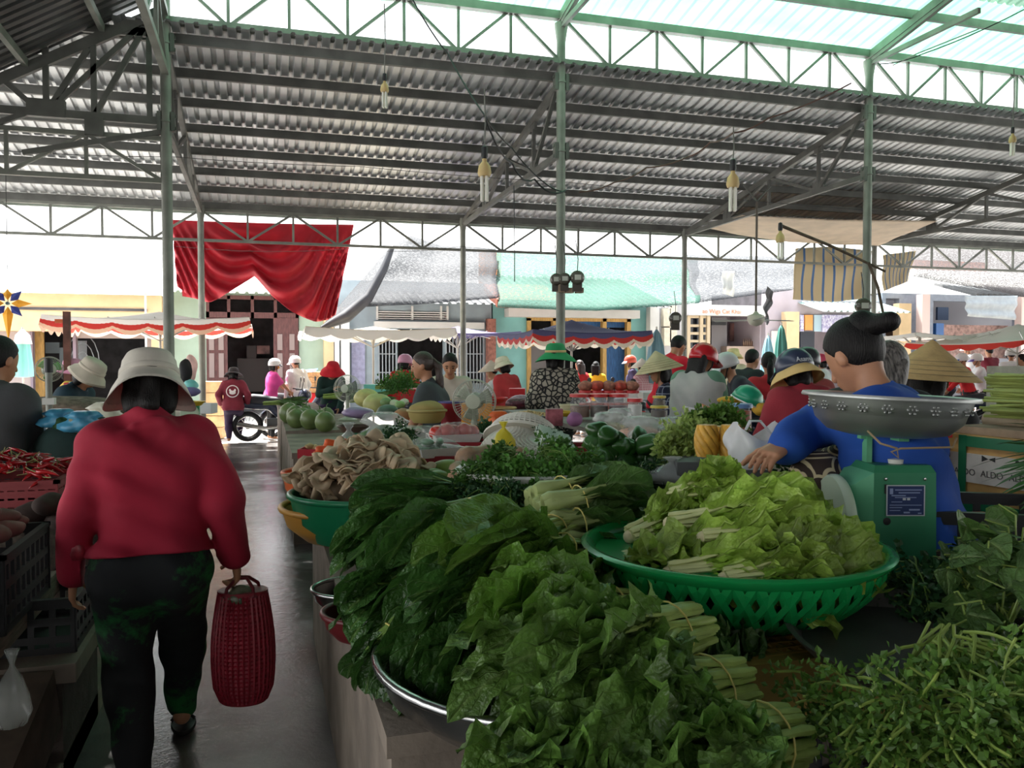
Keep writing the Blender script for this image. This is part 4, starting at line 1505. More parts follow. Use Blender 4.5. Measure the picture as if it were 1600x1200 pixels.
            for sx in (-1, 1):
                n_ = MB().tube([(sx * .09, .01, .06), (sx * .08, .03, -.04), (sx * .01, .055, -.125)], .005, 5)
                X(n_).build('chin_strap', m2, root, local=True)
        elif kind == 'helmet':
            n_ = MB().lathe([(.0, .14), (.05, .133), (.09, .105), (.114, .06), (.12, .01), (.117, -.02), (.112, -.022), (.108, .0)], 32, sy=1.12)
            X(n_).build('helmet', m1, root, local=True, smooth=180)
            n_ = MB().grid([[V((r_ * .118 * math.sin(a), r_ * .132 * math.cos(a) + (r_ - 1) * .0, .015 - (r_ - 1) * .12)) for a in np.linspace(-1, 1, 13)] for r_ in (1., 1.22, 1.4)])
            o = X(n_).build('visor', m2, root, local=True, smooth=180)
            q = o.modifiers.new('thickness', 'SOLIDIFY'); q.thickness = .006
            for sx in (-1, 1):
                n_ = MB().tube([(sx * .112, .0, .0), (sx * .082, .03, -.06), (sx * .01, .05, -.125)], .007, 5)
                X(n_).build('chin_strap', blackm, root, local=True)
        if kind == 'helmet' and len(hat) > 5:
            wob = lambda a, z: 1 + .05 * math.sin(3 * a + 1)
            n_ = MB().lathe([(.116, -.006), (.15, -.045), (.17, -.085), (.172, -.088), (.15, -.05), (.112, -.012)], 40, sy=1.1, wob=wob)
            X(n_).build('sun_brim', hat[5], root, local=True, smooth=180)
    J.update(W=W_, E=E, hc=hc, Rhd=Rhd, s=s, root=root, S=S, A=A_, hl=hl)
    return J


red_hood = cloth('dark_red', (158, 22, 50))
bucket_w = cloth('off_white_hat', (206, 200, 188), bump=.4)
black_c = cloth('black', (26, 27, 30))
grey_c = cloth('charcoal', (74, 76, 78))
red_c = cloth('bright_red', (208, 34, 40))
wine_c = cloth('wine', (150, 34, 48))
white_c = cloth('white', (232, 232, 234))
blue_c = cloth('royal_blue', (26, 74, 160))
straw = mat('straw_hat', (196, 166, 112), rough=.8, var=.15, vs=12, bump=.3, trl=.15)
straw_l = mat('pale_straw', (206, 190, 150), rough=.8, var=.12, vs=12, bump=.3, trl=.15)
navyp = mat('navy_helmet', (52, 60, 82), rough=.3, var=.1)
whh = mat('white_helmet', (236, 236, 238), rough=.3)
redh = mat('red_helmet', (186, 34, 42), rough=.25)
pinkh = mat('pink_helmet', (214, 150, 176), rough=.35)
visor_m = mat('smoke_visor', (60, 60, 66), rough=.2)

# the shopper in the aisle
camo = patmat('green_black_print', 'camo', (14, 18, 22), (26, 104, 50), 3.4, .8)
JW = person('woman from behind in dark red hooded jumper and white bucket hat carrying red basket', (234, 602, 3.28), 1.03, face=4, lean=9, look=(20, 4, 0), top=red_hood, bot=camo, hair='bob', hat=('bucket', bucket_w, bucket_w, 0, .15, .5),
            lh=(-.26, .07, -.02), rh=('px', 366, 868, 3.3), lhint=(-.3, -1, 0), rhint=(.3, -1, 0), lf=(-.06, -.08, .06), rf=(.09, .38, .12), h=.0085, hood=True, legend=.97, hem=.035, tg=.031, bg=.022, fat=.008, eyes=False, rcurl=.75, lcurl=.4, wrk=.01, rpn=(-1, .1, 0))
for k, tx in (('l', 0), ('r', 1)):
    a = JW['A'][k] * JW['s']
    m = MB().lathe([(.0, -.0), (.048, 0), (.052, .008), (.048, .018), (0, .018)], 20, (0, 0, 0), sy=2.3)
    m.v = [tuple(V(q) + a + V((0.005, .045, -.105 * 1.0 + (.0 if k == 'l' else .0)))) for q in m.v]
    m.build('sandal', mat('black_rubber', (26, 26, 26), rough=.6), JW['root'], local=True)
    m = MB().tube([a + V((-.045, .06, -.085)), a + V((0, .075, -.035)), a + V((.05, .06, -.085))], .007, 6)
    m.build('sandal_strap', mat('black_rubber', (26, 26, 26)), JW['root'], local=True)

# the seller in blue
JB = person('seated seller in royal blue shirt with black bun bending toward the lettuce', (1334, 556, 2.72), 1.02, face=40, z0=.76, lean=15, look=(26, -28, 0), top=blue_c, bot=patmat('swirl_print', 'rings', (58, 44, 36), (206, 188, 150), 11, .85), hair='bun',
            sleeve=.96, h=.0085, eyes=True, hem=-.1, tg=.03, lf=(-.13, .46, .1), rf=(.13, .4, .1), lh=('px', 1224, 697, 2.6), rh=(.2, .4, .12), lhint=(.3, -1, .1), curl=.3, wrk=.009, bg=.03, lpn=(.2, .1, -1), rpn=(0, 0, -1))

# ---- stall keepers and shoppers under the roof
person('man from behind in charcoal grey shirt sitting by the chillies', (0, 562, 4.5), 1.05, face=-8, lean=14, side=4, z0=.0, lh=(-.1, .35, .1), rh=(.14, .36, .02), look=(10, -25, 0), top=grey_c, bot=black_c, hair='short', eyes=False, tg=.035, fem=0, hem=-.02)
person('woman in dark teal jacket and beige bucket hat looking down sideways', (140, 583, 7.2), 1.0, face=-105, lean=22, look=(22, 0, 0), top=cloth('dark_teal', (24, 52, 64)), bot=black_c, hair='bob', hat=('bucket', cloth('beige_hat', (206, 196, 178)), cloth('beige_hat', (206, 196, 178)), -4, .16), tg=.03)
person('vendor in yellow wearing a pink hat and green face mask', (113, 577, 9.6), .95, face=-80, lean=8, top=cloth('yellow', (240, 200, 90)), bot=black_c, hair='bob', hat=('bucket', cloth('pink_hat', (232, 160, 190)), cloth('pink_hat', (232, 160, 190))), mask=cloth('mint_mask', (120, 196, 176)))
JM = person('person walking away in maroon hooded jumper with round white emblem', (365, 584, 16.0), .93, face=-4, lean=6, look=(12, 0, 0), top=cloth('maroon', (120, 34, 52)), bot=cloth('dark_purple', (52, 32, 66)), hair='bob', hat=('bucket', cloth('dark_hat', (46, 44, 46)), cloth('dark_hat', (46, 44, 46)), 0, .18), hood=True, rf=(.09, .22, .12), lf=(-.08, -.1, .1), lh=(-.26, .1, .06), rh=(.27, .1, .08), eyes=False, tg=.03, fat=.01)
q = JM['hip'] * JM['s'] + JM['R'] @ V((0, -.152, .27))
n_ = MB()
for r0, r1 in ((.1, .118),):
    vs = []
    for k in range(32):
        a = 2 * PI * k / 32
        if .9 < a / PI % 2 < 0:
            continue
        vs += [q + JM['R'] @ V((r0 * math.cos(a), .0, r0 * math.sin(a))), q + JM['R'] @ V((r1 * math.cos(a), 0, r1 * math.sin(a)))]
    n_.add(vs, [(2 * k, 2 * k + 1, (2 * k + 3) % 64, (2 * k + 2) % 64) for k in range(32)])
for dx, dz, rx, rz_ in ((0, -.025, .06, .035), (-.045, .02, .018, .026), (.045, .02, .018, .026), (-.02, 0, .02, .02), (.02, 0, .02, .02)):
    n_.ell(q + JM['R'] @ V((dx, 0, dz)), (rx, .004, rz_), 14, 8)
n_.build('emblem', cloth('emblem_white', (226, 220, 220)), JM['root'], local=True, smooth=0)

person('woman in pink blouse with white helmet and orange mask', (429, 570, 16.6), .95, face=-75, lean=6, top=cloth('hot_pink', (236, 84, 168)), bot=black_c, hair='bob', hat=('helmet', whh, visor_m), mask=cloth('orange_mask', (240, 176, 90)), sleeve=.35, rh=(.1, .4, .1), lh=(-.1, .4, .1))
person('man in white shirt and white helmet riding by the maroon doors', (461, 566, 17.0), 1.0, face=30, lean=16, top=white_c, bot=black_c, hair='short', hat=('helmet', whh, whh), fem=0, eyes=False)
person('vendor in red floppy hat and dark green jacket resting head on hand', (520, 578, 13.5), 1.0, face=178, lean=22, look=(25, 10, 0), top=cloth('bottle_green', (26, 56, 50)), bot=cloth('plum', (52, 36, 70)), hair='bob', hat=('bucket', cloth('scarlet_hat', (214, 28, 44)), cloth('scarlet_hat', (214, 28, 44)), 8, .19), rh=(-.0, .26, .42), lh=(-.1, .32, .1), rhint=(.8, .3, -.6))
person('rider from behind in bright red jacket and pink helmet', (633, 566, 13.8), 1.0, face=-15, lean=8, look=(5, -30, 0), top=red_c, bot=black_c, hair='bob', hat=('helmet', pinkh, pinkh), eyes=False, rh=(.22, .3, .1))
person('young woman in dark grey polo with long brown ponytail', (660, 571, 7.5), 1.02, face=62, lean=14, look=(6, 8, 0), top=cloth('slate_polo', (66, 74, 76)), bot=black_c, hair='pony', hm=mat('brown_hair', (58, 42, 34), rough=.4, var=.4, vs=14, stretch=(14, 14, 1.5), bump=.5, bs=20), sleeve=.42, lh=(-.2, .3, .0), rh=(.15, .34, .0), h=.012)
person('seller in cream jumper counting money and looking down', (703, 570, 8.6), 1.0, face=168, lean=10, look=(24, 0, 0), top=cloth('cream_jumper', (196, 186, 170)), bot=black_c, hair='short', lh=(-.07, .26, .06), rh=(.09, .26, .08), lhint=(-1, -.3, 0), rhint=(1, -.3, 0), h=.012)
person('shopper from behind in red jacket and cream bucket hat by the grapes', (786, 571, 12.5), 1.0, face=25, lean=8, look=(10, 10, 0), top=cloth('coral_red', (188, 52, 56)), bot=black_c, hair='bob', hat=('bucket', cloth('cream_hat', (222, 210, 186)), cloth('cream_hat', (222, 210, 186)), -6, .15), eyes=False)
person('shopper from behind in black and cream shell print blouse with green hat', (868, 556, 8.9), 1.04, face=-10, lean=3, look=(2, -20, 0), top=patmat('shell_print', 'scales', (24, 24, 26), (176, 166, 150), 19, .85), bot=black_c, hair='bob', hat=('bucket', cloth('emerald_hat', (34, 138, 84)), cloth('tan_band', (196, 170, 120)), 4, .2), eyes=False, sleeve=.9, tg=.035, h=.012)
person('girl with long hair in red top near the ochre door', (905, 571, 17.5), 1., face=20, lean=5, top=red_c, bot=white_c, hair='long', hm=MATS['brown_hair'], sleeve=.4, eyes=False, lh=(-.1, .3, .1))
person('girl in yellow top beside the red top', (931, 573, 18.2), 1., face=-30, lean=5, top=cloth('sun_yellow', (246, 200, 40)), bot=black_c, hair='long', sleeve=.3, eyes=False)
person('rider with orange helmet and violet jacket by the mint wall', (985, 565, 17.5), 1., face=70, lean=8, top=cloth('dusty_violet', (92, 84, 120)), bot=black_c, hair='bob', hat=('helmet', mat('orange_helmet', (230, 96, 76), rough=.3), whh))
person('woman in rose striped top with white conical hat', (1003, 574, 17.0), 1., face=10, lean=8, top=patmat('rose_stripes', 'check', (214, 150, 156), (240, 216, 216), 22), bot=black_c, hair='bob', hat=('cone', mat('white_cone', (238, 226, 206), rough=.8, trl=.2), straw_l), eyes=False)
person('seller in navy checked shirt under a straw conical hat', (1030, 578, 8.0), .98, face=62, lean=10, look=(4, 10, 0), top=patmat('navy_check', 'check', (30, 34, 60), (150, 154, 170), 15), bot=black_c, hair='bob', hat=('cone', straw_l, mat('straw_line', (150, 130, 92), rough=.8), -4), h=.012)
person('standing man in red polo shirt looking down', (1060, 541, 9.8), 1.05, face=-65, lean=14, look=(30, 0, 0), top=cloth('polo_red', (212, 30, 52)), bot=black_c, hair='short', sleeve=.36, fem=0, rh=(.05, .3, -.0), lh=(-.05, .33, .02), h=.013)
JG = person('woman in grey and green jacket with red helmet and loose black hair', (1099, 561, 7.6), 1.05, face=-62, lean=15, look=(10, -8, 0), top=cloth('pale_grey_jacket', (176, 174, 168), col2=(160, 160, 156)), bot=cloth('teal_trousers', (52, 140, 130)), hair='long', hat=('helmet', redh, redh), rh=(.1, .42, .1), lh=(-.1, .1, -.12), tg=.045, h=.012)
for k in 'lr':
    a, e = JG['S'][k] * JG['s'], JG['E'][k] * JG['s']
    add_nets(MB(), snets([('c', a + V((0, 0, .012)), a.lerp(e, .45), .105, .1, .02)], .014, .02)).build('shoulder_panel', cloth('sage_panel', (92, 132, 108)), JG['root'], local=True, smooth=180)
person('man in dark grey tee and white helmet hunched with hand to face', (1135, 571, 8.6), 1.0, face=68, lean=38, look=(5, 0, 0), top=cloth('dark_slate', (66, 70, 78)), bot=black_c, hair='short', hat=('helmet', mat('silver_helmet', (206, 206, 204), rough=.3), whh), sleeve=.36, lh=(-.05, .3, .4), rh=(.05, .3, .3), lhint=(-.6, .2, -1), fem=0, h=.013)
person('man in black jacket bending forward beside the white box', (1176, 561, 10.5), 1.05, face=-70, lean=40, look=(-5, 0, 0), top=cloth('jet_jacket', (36, 38, 42)), bot=black_c, hair='short', fem=0, lh=(-.1, .4, .1))
person('woman in red dress with long black ponytail from behind', (1201, 567, 9.0), 1.0, face=-25, lean=6, top=cloth('tomato_red', (196, 44, 52)), bot=red_c, hair='pony', eyes=False, lh=(-.16, .3, .1))
J22 = person('woman in dark red jacket with navy helmet over tan sun hat', (1242, 577, 5.6), 1.0, face=-6, lean=9, look=(14, 12, 0), top=cloth('brick_red', (150, 40, 52)), bot=black_c, hair='bob', hat=('helmet', navyp, navyp, -6, 0, mat('tan_brim', (214, 180, 118), rough=.8)), eyes=False, tg=.038, h=.011, lh=(-.26, .22, .02), rh=(.2, .3, .0))
hl = J22['hl']
text('helmet_script', 'Asama', .045, J22['root'].location + Matrix.Rotation(rad(-6), 3, 'Z') @ (hl(-.03, -.138, .03) * 1.0), (.99, -.1, .05), (-.05, .35, .94), mat('silver_print', (190, 194, 200), rough=.4), J22['root'], .002)
person('woman in rust brown top half hidden by the navy helmet', (1260, 566, 7.4), 1.0, face=-20, lean=5, top=cloth('rust', (146, 66, 62)), bot=black_c, hair='bob', hat=('helmet', mat('charcoal_helmet', (52, 54, 58), rough=.3), visor_m), eyes=False)
person('rider in white jacket with pink helmet seen past the blue shirt', (1282, 564, 15.5), 1.0, face=40, lean=10, top=white_c, bot=black_c, hair='bob', hat=('helmet', mat('rose_helmet', (226, 70, 106), rough=.3), whh), eyes=False)
person('elderly woman with grey streaked hair in black jacket', (1388, 577, 3.6), 1.0, face=-60, z0=.3, lean=28, look=(20, 0, 0), top=black_c, bot=black_c, hair='bob', hm=grey_hair, eyes=True, tg=.045, h=.011)
person('woman in black under a large tan conical hat', (1452, 590, 4.3), 1.02, face=-70, z0=.0, lean=8, look=(-6, 0, 4), top=black_c, bot=black_c, hair='bob', hat=('cone', straw, mat('straw_line', (150, 130, 92)), -4), tg=.04, h=.011)
# ---- riders in the far street
far = [('rider in red jacket and white and blue helmet gripping handlebars', 1503, 562, 17.5, 60, red_c, ('helmet', whh, mat('blue_helmet', (50, 100, 180), rough=.3))),
       ('woman in white top with violet trimmed helmet behind the red rider', 1526, 562, 18.2, 60, white_c, ('helmet', whh, mat('violet_helmet', (96, 70, 170), rough=.3))),
       ('man from behind in maroon shirt below the white and red parasol', 1545, 549, 19.5, 0, cloth('burgundy', (116, 30, 48)), None),
       ('rider in white shirt with black and white helmet by the concrete post', 1580, 554, 18, -40, white_c, ('helmet', whh, visor_m)),
       ('person in black vest at the rim of the street crowd', 1596, 562, 17, 30, black_c, None),
       ('rider with plain white helmet behind the violet trimmed helmet', 1512, 545, 21, 40, white_c, ('helmet', whh, whh)),
       ('rider in white with pale pink helmet past the red helmet', 1112, 563, 17, 20, white_c, ('helmet', mat('pale_pink_helmet', (238, 200, 212), rough=.3), whh)),
       ('person in cream with yellow bucket hat behind the white helmet', 1146, 556, 15, 0, cloth('cream_top', (230, 220, 190)), ('bucket', cloth('lemon_hat', (246, 232, 170)), cloth('lemon_hat', (246, 232, 170)))),
       ('rider in dark blue with pink helmet beyond the conical hat', 1472, 560, 19, 50, cloth('ink', (40, 36, 60)), ('helmet', mat('faint_pink_helmet', (244, 214, 226), rough=.3), whh)),
       ('street vendor in white with white conical hat at the grape stall', 768, 580, 14.5, 60, white_c, ('cone', mat('white_cone', (238, 226, 206)), straw_l)),
       ('person in pale lilac hidden behind the red jacketed rider', 650, 572, 15.5, 90, cloth('pale_lilac', (214, 206, 226)), None)]
for lb, px, py, d, fc, tp, ht in far:
    person(lb, (px, py, d), 1.02, face=fc, lean=10, top=tp, bot=black_c, hair='short', hat=ht, eyes=False, rh=(.12, .38, .1), lh=(-.12, .38, .1), h=.03)
# ------------------------------------------------------------------ leaves and bunches
stalk_m = mat('pale_stalk', (158, 178, 96), rough=.4, var=.15, vs=12, stretch=(2, 2, 2), trl=.12)
stalk_d = mat('green_stalk', (112, 142, 66), rough=.4, var=.18, vs=12, trl=.12)
mustard = leafmat('mustard_leaf', (92, 130, 48), (150, 178, 96), .38, .28)
mustard_lt = leafmat('pale_mustard_leaf', (106, 144, 64), (150, 176, 104), .4, .3)
choy = leafmat('dark_choy_leaf', (62, 102, 44), (126, 158, 84), .34, .24, 14)
choy2 = leafmat('bok_choy_leaf', (84, 118, 58), (160, 184, 118), .4, .24, 12)
lettuce = leafmat('lettuce_leaf', (150, 178, 76), (206, 216, 142), .42, .35, 12)
heart = leafmat('heart_leaf', (90, 124, 62), (150, 172, 104), .4, .25, 10)
herb_m = mat('herb_leaf', (78, 122, 50), rough=.5, var=.3, vs=30, trl=.3, rnd=.25)
herb_d = mat('dark_herb_leaf', (40, 76, 40), rough=.5, var=.3, vs=30, trl=.25, rnd=.25)
herb_l = mat('cress_leaf', (92, 128, 52), rough=.45, var=.25, vs=30, trl=.3, rnd=.2)
stem_l = mat('cress_stem', (150, 172, 84), rough=.45, trl=.15)
band_m = mat('rubber_band', (206, 190, 110), rough=.5)
root_m = mat('cut_root', (206, 196, 156), rough=.6, var=.2, vs=20)


def pr_mustard(v, r):
    w = min(1, (v / .25)) ** .8 * (1 - max(0, (v - .72) / .28) ** 2.2)
    return max(w, .02) * (1 + .1 * math.sin(v * 46 + r * 9) + .05 * math.sin(v * 83 + r))


def pr_choy(v, r):
    w = min(1, (v / .3)) ** .7 * math.sqrt(max(0, 1 - max(0, (v - .62) / .38) ** 2))
    return max(w, .02) * (1 + .03 * math.sin(v * 17 + r * 9))


def pr_lettuce(v, r):
    w = (.3 + .7 * min(1, v / .5)) * math.sqrt(max(0, 1 - max(0, (v - .7) / .3) ** 2.4))
    return max(w, .42 if v > .9 else .04) * (1 + .1 * math.sin(v * 37 + r * 9))


def blade(mb, p, d, n, L_, W_, prof, droop=.6, cup=.25, wave=.12, fr=9, r=None, nu=6, nv=13, twist=0.):
    r = r or R
    p, d, n = V(p), V(d).normalized(), V(n)
    k = r.uniform(0, 6)
    rows = []
    st = L_ / nv
    for i in range(nv + 1):
        v = i / nv
        n = (n - d * n.dot(d)).normalized()
        lat = d.cross(n)
        w = prof(v, k) * W_ / 2
        row = []
        for j in range(nu + 1):
            u = j / nu * 2 - 1
            h = cup * abs(u) ** 1.6 * w - .1 * w * (1 - abs(u)) * 0
            h += .12 * wave * W_ * math.sin(31 * v + 7 * u + k) * math.cos(13 * u + 3 * k)
            h += wave * w * abs(u) ** 1.5 * math.sin(fr * v + k + (2.2 if u > 0 else 0)) + wave * .35 * w * math.sin(fr * 1.9 * v + 3 * u + k)
            row.append(p + lat * (u * w) + n * h)
        rows.append(row)
        d = (d + V((0, 0, -1)) * droop * st / max(L_, .01) + n * r.uniform(-.05, .05) + lat * (twist + r.uniform(-.04, .04))).normalized()
        p = p + d * st
    mb.grid(rows)
    return p


def bunch(name, label, cat, base, tip, n=18, W_=.13, leafm=mustard, stm=stalk_m, pet=.38, r0=.032, sr=.008, spread=.32, lift=.12, droop=.7, prof=pr_mustard, wave=.16, cup=.22, fr=9, bulb=0., seed=1, group=None, band=.14, root=False, nu=6, nv=13, sflat=.7, jitter=.25, upbias=.7):
    r = random.Random(seed)
    base, tip = V(base), V(tip)
    ax = tip - base
    L_ = ax.length
    ax.normalize()
    t = thing(name, label, cat, base, 0, group)
    s = ax.cross(V((0, 0, 1)))
    s = s.normalized() if s.length > .05 else V((1, 0, 0))
    u = s.cross(ax).normalized()
    lm, sm = MB(), MB()
    for i in range(n):
        a = r.uniform(0, 2 * PI)
        q = math.sqrt(r.random())
        o = s * (math.cos(a) * r0 * q * 1.25) + u * (math.sin(a) * r0 * q + r0 * .6)
        f = r.gauss(0, spread * .55) + math.cos(a) * q * spread * .5
        g = math.sin(a) * q * lift + r.gauss(0, lift * .4)
        d = (ax + s * f + u * g).normalized()
        l = L_ * r.uniform(1 - jitter, 1.04)
        p0 = base + o
        ps = l * pet * r.uniform(.85, 1.15)
        mid = p0 + (ax * .75 + d * .25).normalized() * ps * .5
        e = mid + d * ps * .5
        b0 = bulb if bulb else sr * 1.25
        pts = [p0 - ax * .005, p0 + ax * ps * .12, p0.lerp(mid, .7), mid.lerp(e, .4), e, e + d * l * .12]
        sm.tube(pts, [b0 * .7, b0, b0 * .8 if bulb else sr, sr, sr * .8, sr * .35], 7, flat=sflat)
        roll = r.gauss(0, .7)
        nn = (u * math.cos(roll) * upbias + s * math.sin(roll) + V((0, 0, .25))).normalized()
        blade(lm, p0.lerp(e, .82), d, nn, l * (1 - pet * .8), W_ * r.uniform(.75, 1.2), prof, droop * r.uniform(.6, 1.5), cup, wave, fr, r, nu, nv)
    lm.build('leaves', leafm, t, smooth=180)
    sm.build('stalks', stm, t, smooth=60)
    if band:
        c = base + ax * L_ * band + u * r0 * .6
        m = MB()
        pts = [c + s * (math.cos(k * PI / 8) * r0 * 1.5) + u * (math.sin(k * PI / 8) * r0 * 1.25) for k in range(17)]
        m.tube(pts, .0022, 5, cap=False)
        m.build('rubber_band', band_m, t)
    if root:
        MB().ell(base - ax * .004 + u * r0 * .5, r0 * .8, 10, 8).build('root_end', root_m, t)
    return t


gM = 'mustard green bunches on the near counter'
BM = lambda lb, b_, t_, sd, n=22, **k: bunch('mustard_green_bunch', lb, 'mustard greens', at(*b_), at(*t_), n, seed=sd, group=gM, **k)
# near cluster, stems to the side of the green basket
BM('frilly mustard bunch with stems ending below the green basket, largest of the heap', (1085, 1000, 1.80), (745, 1075, 1.52), 3, 75, W_=.115, lift=.17, droop=.7, r0=.05, sr=.011, leafm=mustard_lt, spread=.62, wave=.34, fr=21, pet=.45, jitter=.4, nu=8, nv=18)
BM('frilly mustard bunch under the largest one, stems toward the black crate', (1150, 1090, 1.66), (800, 1165, 1.42), 4, 70, W_=.11, lift=.13, droop=.7, r0=.05, sr=.011, leafm=mustard_lt, spread=.62, wave=.34, fr=21, pet=.45, jitter=.4, nu=8, nv=18)
BM('lowest frilly mustard bunch at the counter front', (1232, 1172, 1.52), (930, 1215, 1.34), 5, 60, W_=.105, lift=.12, droop=.6, r0=.048, sr=.011, leafm=mustard_lt, spread=.55, wave=.34, fr=21, pet=.42, jitter=.4, nu=8, nv=18)
BM('mustard bunch lowest beside the steel basin rim', (990, 1180, 1.50), (760, 1190, 1.32), 15, 50, W_=.11, lift=.12, droop=.6, leafm=mustard_lt, wave=.34, fr=21, spread=.6, jitter=.4, nu=8, nv=18)
BM('mustard bunch with bright frilled leaf facing out, stems at the paper sheet', (975, 962, 2.0), (745, 965, 1.72), 6, 44, W_=.14, leafm=mustard, lift=.2, droop=.8, r0=.04, spread=.5, wave=.25, fr=15, pet=.48, jitter=.35)
BM('mustard bunch with one big smooth leaf on top, stems near the bok choy', (905, 868, 2.28), (690, 862, 1.95), 7, 24, W_=.15, prof=pr_choy, lift=.22, droop=.6, spread=.4, wave=.12)
BM('thin stemmed mustard bunch tucked under the one with the frilled leaf', (945, 905, 2.2), (740, 925, 1.86), 8, 36, W_=.11, lift=.14, spread=.5, wave=.25, fr=15, jitter=.35)
BM('short mustard bunch laid in front of the bok choy bulbs', (880, 830, 2.45), (745, 880, 2.1), 18, 26, W_=.11, lift=.16, wave=.25, fr=15)
# dark leafy cascade over the aisle edge
gC = 'dark leafy choy bunches hanging over the aisle edge'
BC = lambda lb, b_, t_, sd, n=20, **k: bunch('choy_bunch', lb, 'leafy greens', at(*b_), at(*t_), n, leafm=k.pop('leafm', choy), stm=stalk_d, seed=sd, group=gC, prof=pr_choy, **k)
BC('choy bunch with thick pale stems pointing toward the coriander', (765, 800, 2.62), (560, 880, 2.3), 21, 37, W_=.115, lift=.15, droop=1.0, sr=.011, r0=.035)
BC('choy bunch spreading its leaves lowest over the counter edge', (735, 940, 2.15), (565, 1065, 2.0), 22, 37, W_=.095, droop=1.1, spread=.5)
BC('choy bunch drooping past the red bowl rim', (690, 880, 2.4), (515, 955, 2.3), 23, 34, W_=.085, droop=.9, spread=.45)
BC('choy bunch wrapped loosely, highest beside the mushrooms', (790, 798, 2.95), (560, 778, 2.75), 24, 34, W_=.095, droop=.5, lift=.25)
BC('choy bunch lying behind the highest one against the green bowl', (660, 812, 2.85), (505, 850, 2.7), 25, 30, W_=.085, droop=.8)
BC('choy bunch in the middle of the cascade with broad glossy leaves', (800, 870, 2.3), (610, 960, 2.05), 26, 37, W_=.115, droop=.9, spread=.45)
BC('choy bunch hanging at the steel basin, leaf tips down', (770, 1000, 2.0), (655, 1075, 1.82), 27, 34, W_=.105, droop=1.1, spread=.5)
BC('choy bunch half buried under the mustard with the frilled leaf', (860, 900, 2.15), (650, 930, 1.9), 28, 34, W_=.115, droop=.7, spread=.4)
BC('choy bunch with stems cut short by the red bowl', (640, 930, 2.35), (520, 935, 2.2), 29, 16, W_=.1, droop=.8)
BC('dark choy bunch at the back corner by the yellow bowl', (640, 790, 3.1), (535, 800, 3.0), 30, 14, W_=.1, droop=.6, lift=.3)
BC('choy bunch nearest the aisle floor, leaves hanging straight down', (640, 985, 2.15), (560, 1080, 2.08), 31, 27, W_=.095, droop=1.4)
# steel basin, red bowl
stl = mat('brushed_steel', (176, 176, 174), rough=.25, metal=1., bump=.05)
alu = mat('dull_aluminium', (168, 170, 168), rough=.42, metal=.85, var=.12, vs=5)


def basin(name, label, cat, c, r, h, m_, rim=.012, rb=.7, n=56):
    t = thing(name, label, cat, c)
    MB().lathe([(0, .004), (r * rb, .0), (r * (rb + .75 * (1 - rb)), h * .45), (r, h), (r - .004, h + .001), (r * (rb + .72 * (1 - rb)), h * .47), (r * rb * .98, .008), (0, .01)], n).build('bowl', m_, t, local=True, smooth=50)
    pts = [(math.cos(a) * r, math.sin(a) * r, h) for a in np.linspace(0, 2 * PI, n + 1)]
    MB().tube(pts, rim, 8, cap=False).build('rolled_rim', m_, t, local=True, smooth=180)
    return t


basin('steel_basin', 'wide steel basin under the mustard greens at the counter corner', 'basin', (.70, 1.93, .765), .45, .12, stl, .012, .8)
basin('red_bowl', 'dark red bowl rim showing under the hanging choy leaves', 'bowl', at(572, 945, 2.75) - V((0, 0, .1)), .14, .08, mat('dark_red_plastic', (96, 28, 32), rough=.4), .01)
basin('small_steel_bowl', 'small steel bowl sticking out below the choy leaves', 'bowl', at(548, 905, 3.1) - V((0, 0, .1)), .14, .07, stl, .008)

# bok choy bundles
gB = 'bok choy bundles with bulbs toward the coriander'
for k, (lb, b_, t_, n, bu) in enumerate([('bok choy bundle tied with a band, topmost with large leaves', (848, 812, 2.5), (1040, 775, 2.62), 14, .027),
                                        ('bok choy bundle with pink tinged bulbs lowest in the stack', (862, 842, 2.42), (1000, 830, 2.5), 12, .026),
                                        ('bok choy bundle pressed against the coriander', (835, 795, 2.6), (985, 760, 2.75), 12, .026),
                                        ('bok choy bundle half hidden under the stack of bulbs', (820, 838, 2.6), (950, 850, 2.62), 10, .024)]):
    bunch('bok_choy_bundle', lb, 'bok choy', at(*b_), at(*t_), n, W_=.11, sflat=1., leafm=choy2, stm=mat('bok_choy_stalk', (176, 190, 124), rough=.4, var=.12, vs=10, trl=.15), pet=.42, r0=.045, sr=.012, bulb=bu, spread=.2, droop=.5, lift=.08, prof=pr_choy, seed=40 + k, group=gB, band=.3, cup=.3)


def sprig(lm, sm, p, d, L_, r, leaf=.02, n=14, droop=.5, sr=.0022, dens=3):
    p, d = V(p), V(d).normalized()
    pts = [p]
    st = L_ / n
    for i in range(n):
        d = (d + V((r.uniform(-.18, .18), r.uniform(-.18, .18), r.uniform(-.1, .1) - droop / n))).normalized()
        p = p + d * st
        pts.append(p)
        if i > n * .3:
            for q in range(dens):
                a = V((r.gauss(0, 1), r.gauss(0, 1), r.gauss(.35, .8))).normalized()
                a = (a + d * .4).normalized()
                s, u = ortho(a)
                ro = r.uniform(0, 6)
                s = s * math.cos(ro) + u * math.sin(ro)
                u = a.cross(s)
                b0 = p + a * leaf * r.uniform(.3, 1.3)
                l, w_ = leaf * r.uniform(.7, 1.4), leaf * r.uniform(.3, .5)
                lm.add([b0, b0 + a * l * .5 + s * w_ + u * w_ * .3, b0 + a * l, b0 + a * l * .5 - s * w_ + u * w_ * .3], [(0, 1, 2), (0, 2, 3)])
    sm.tube(pts, sr, 5)


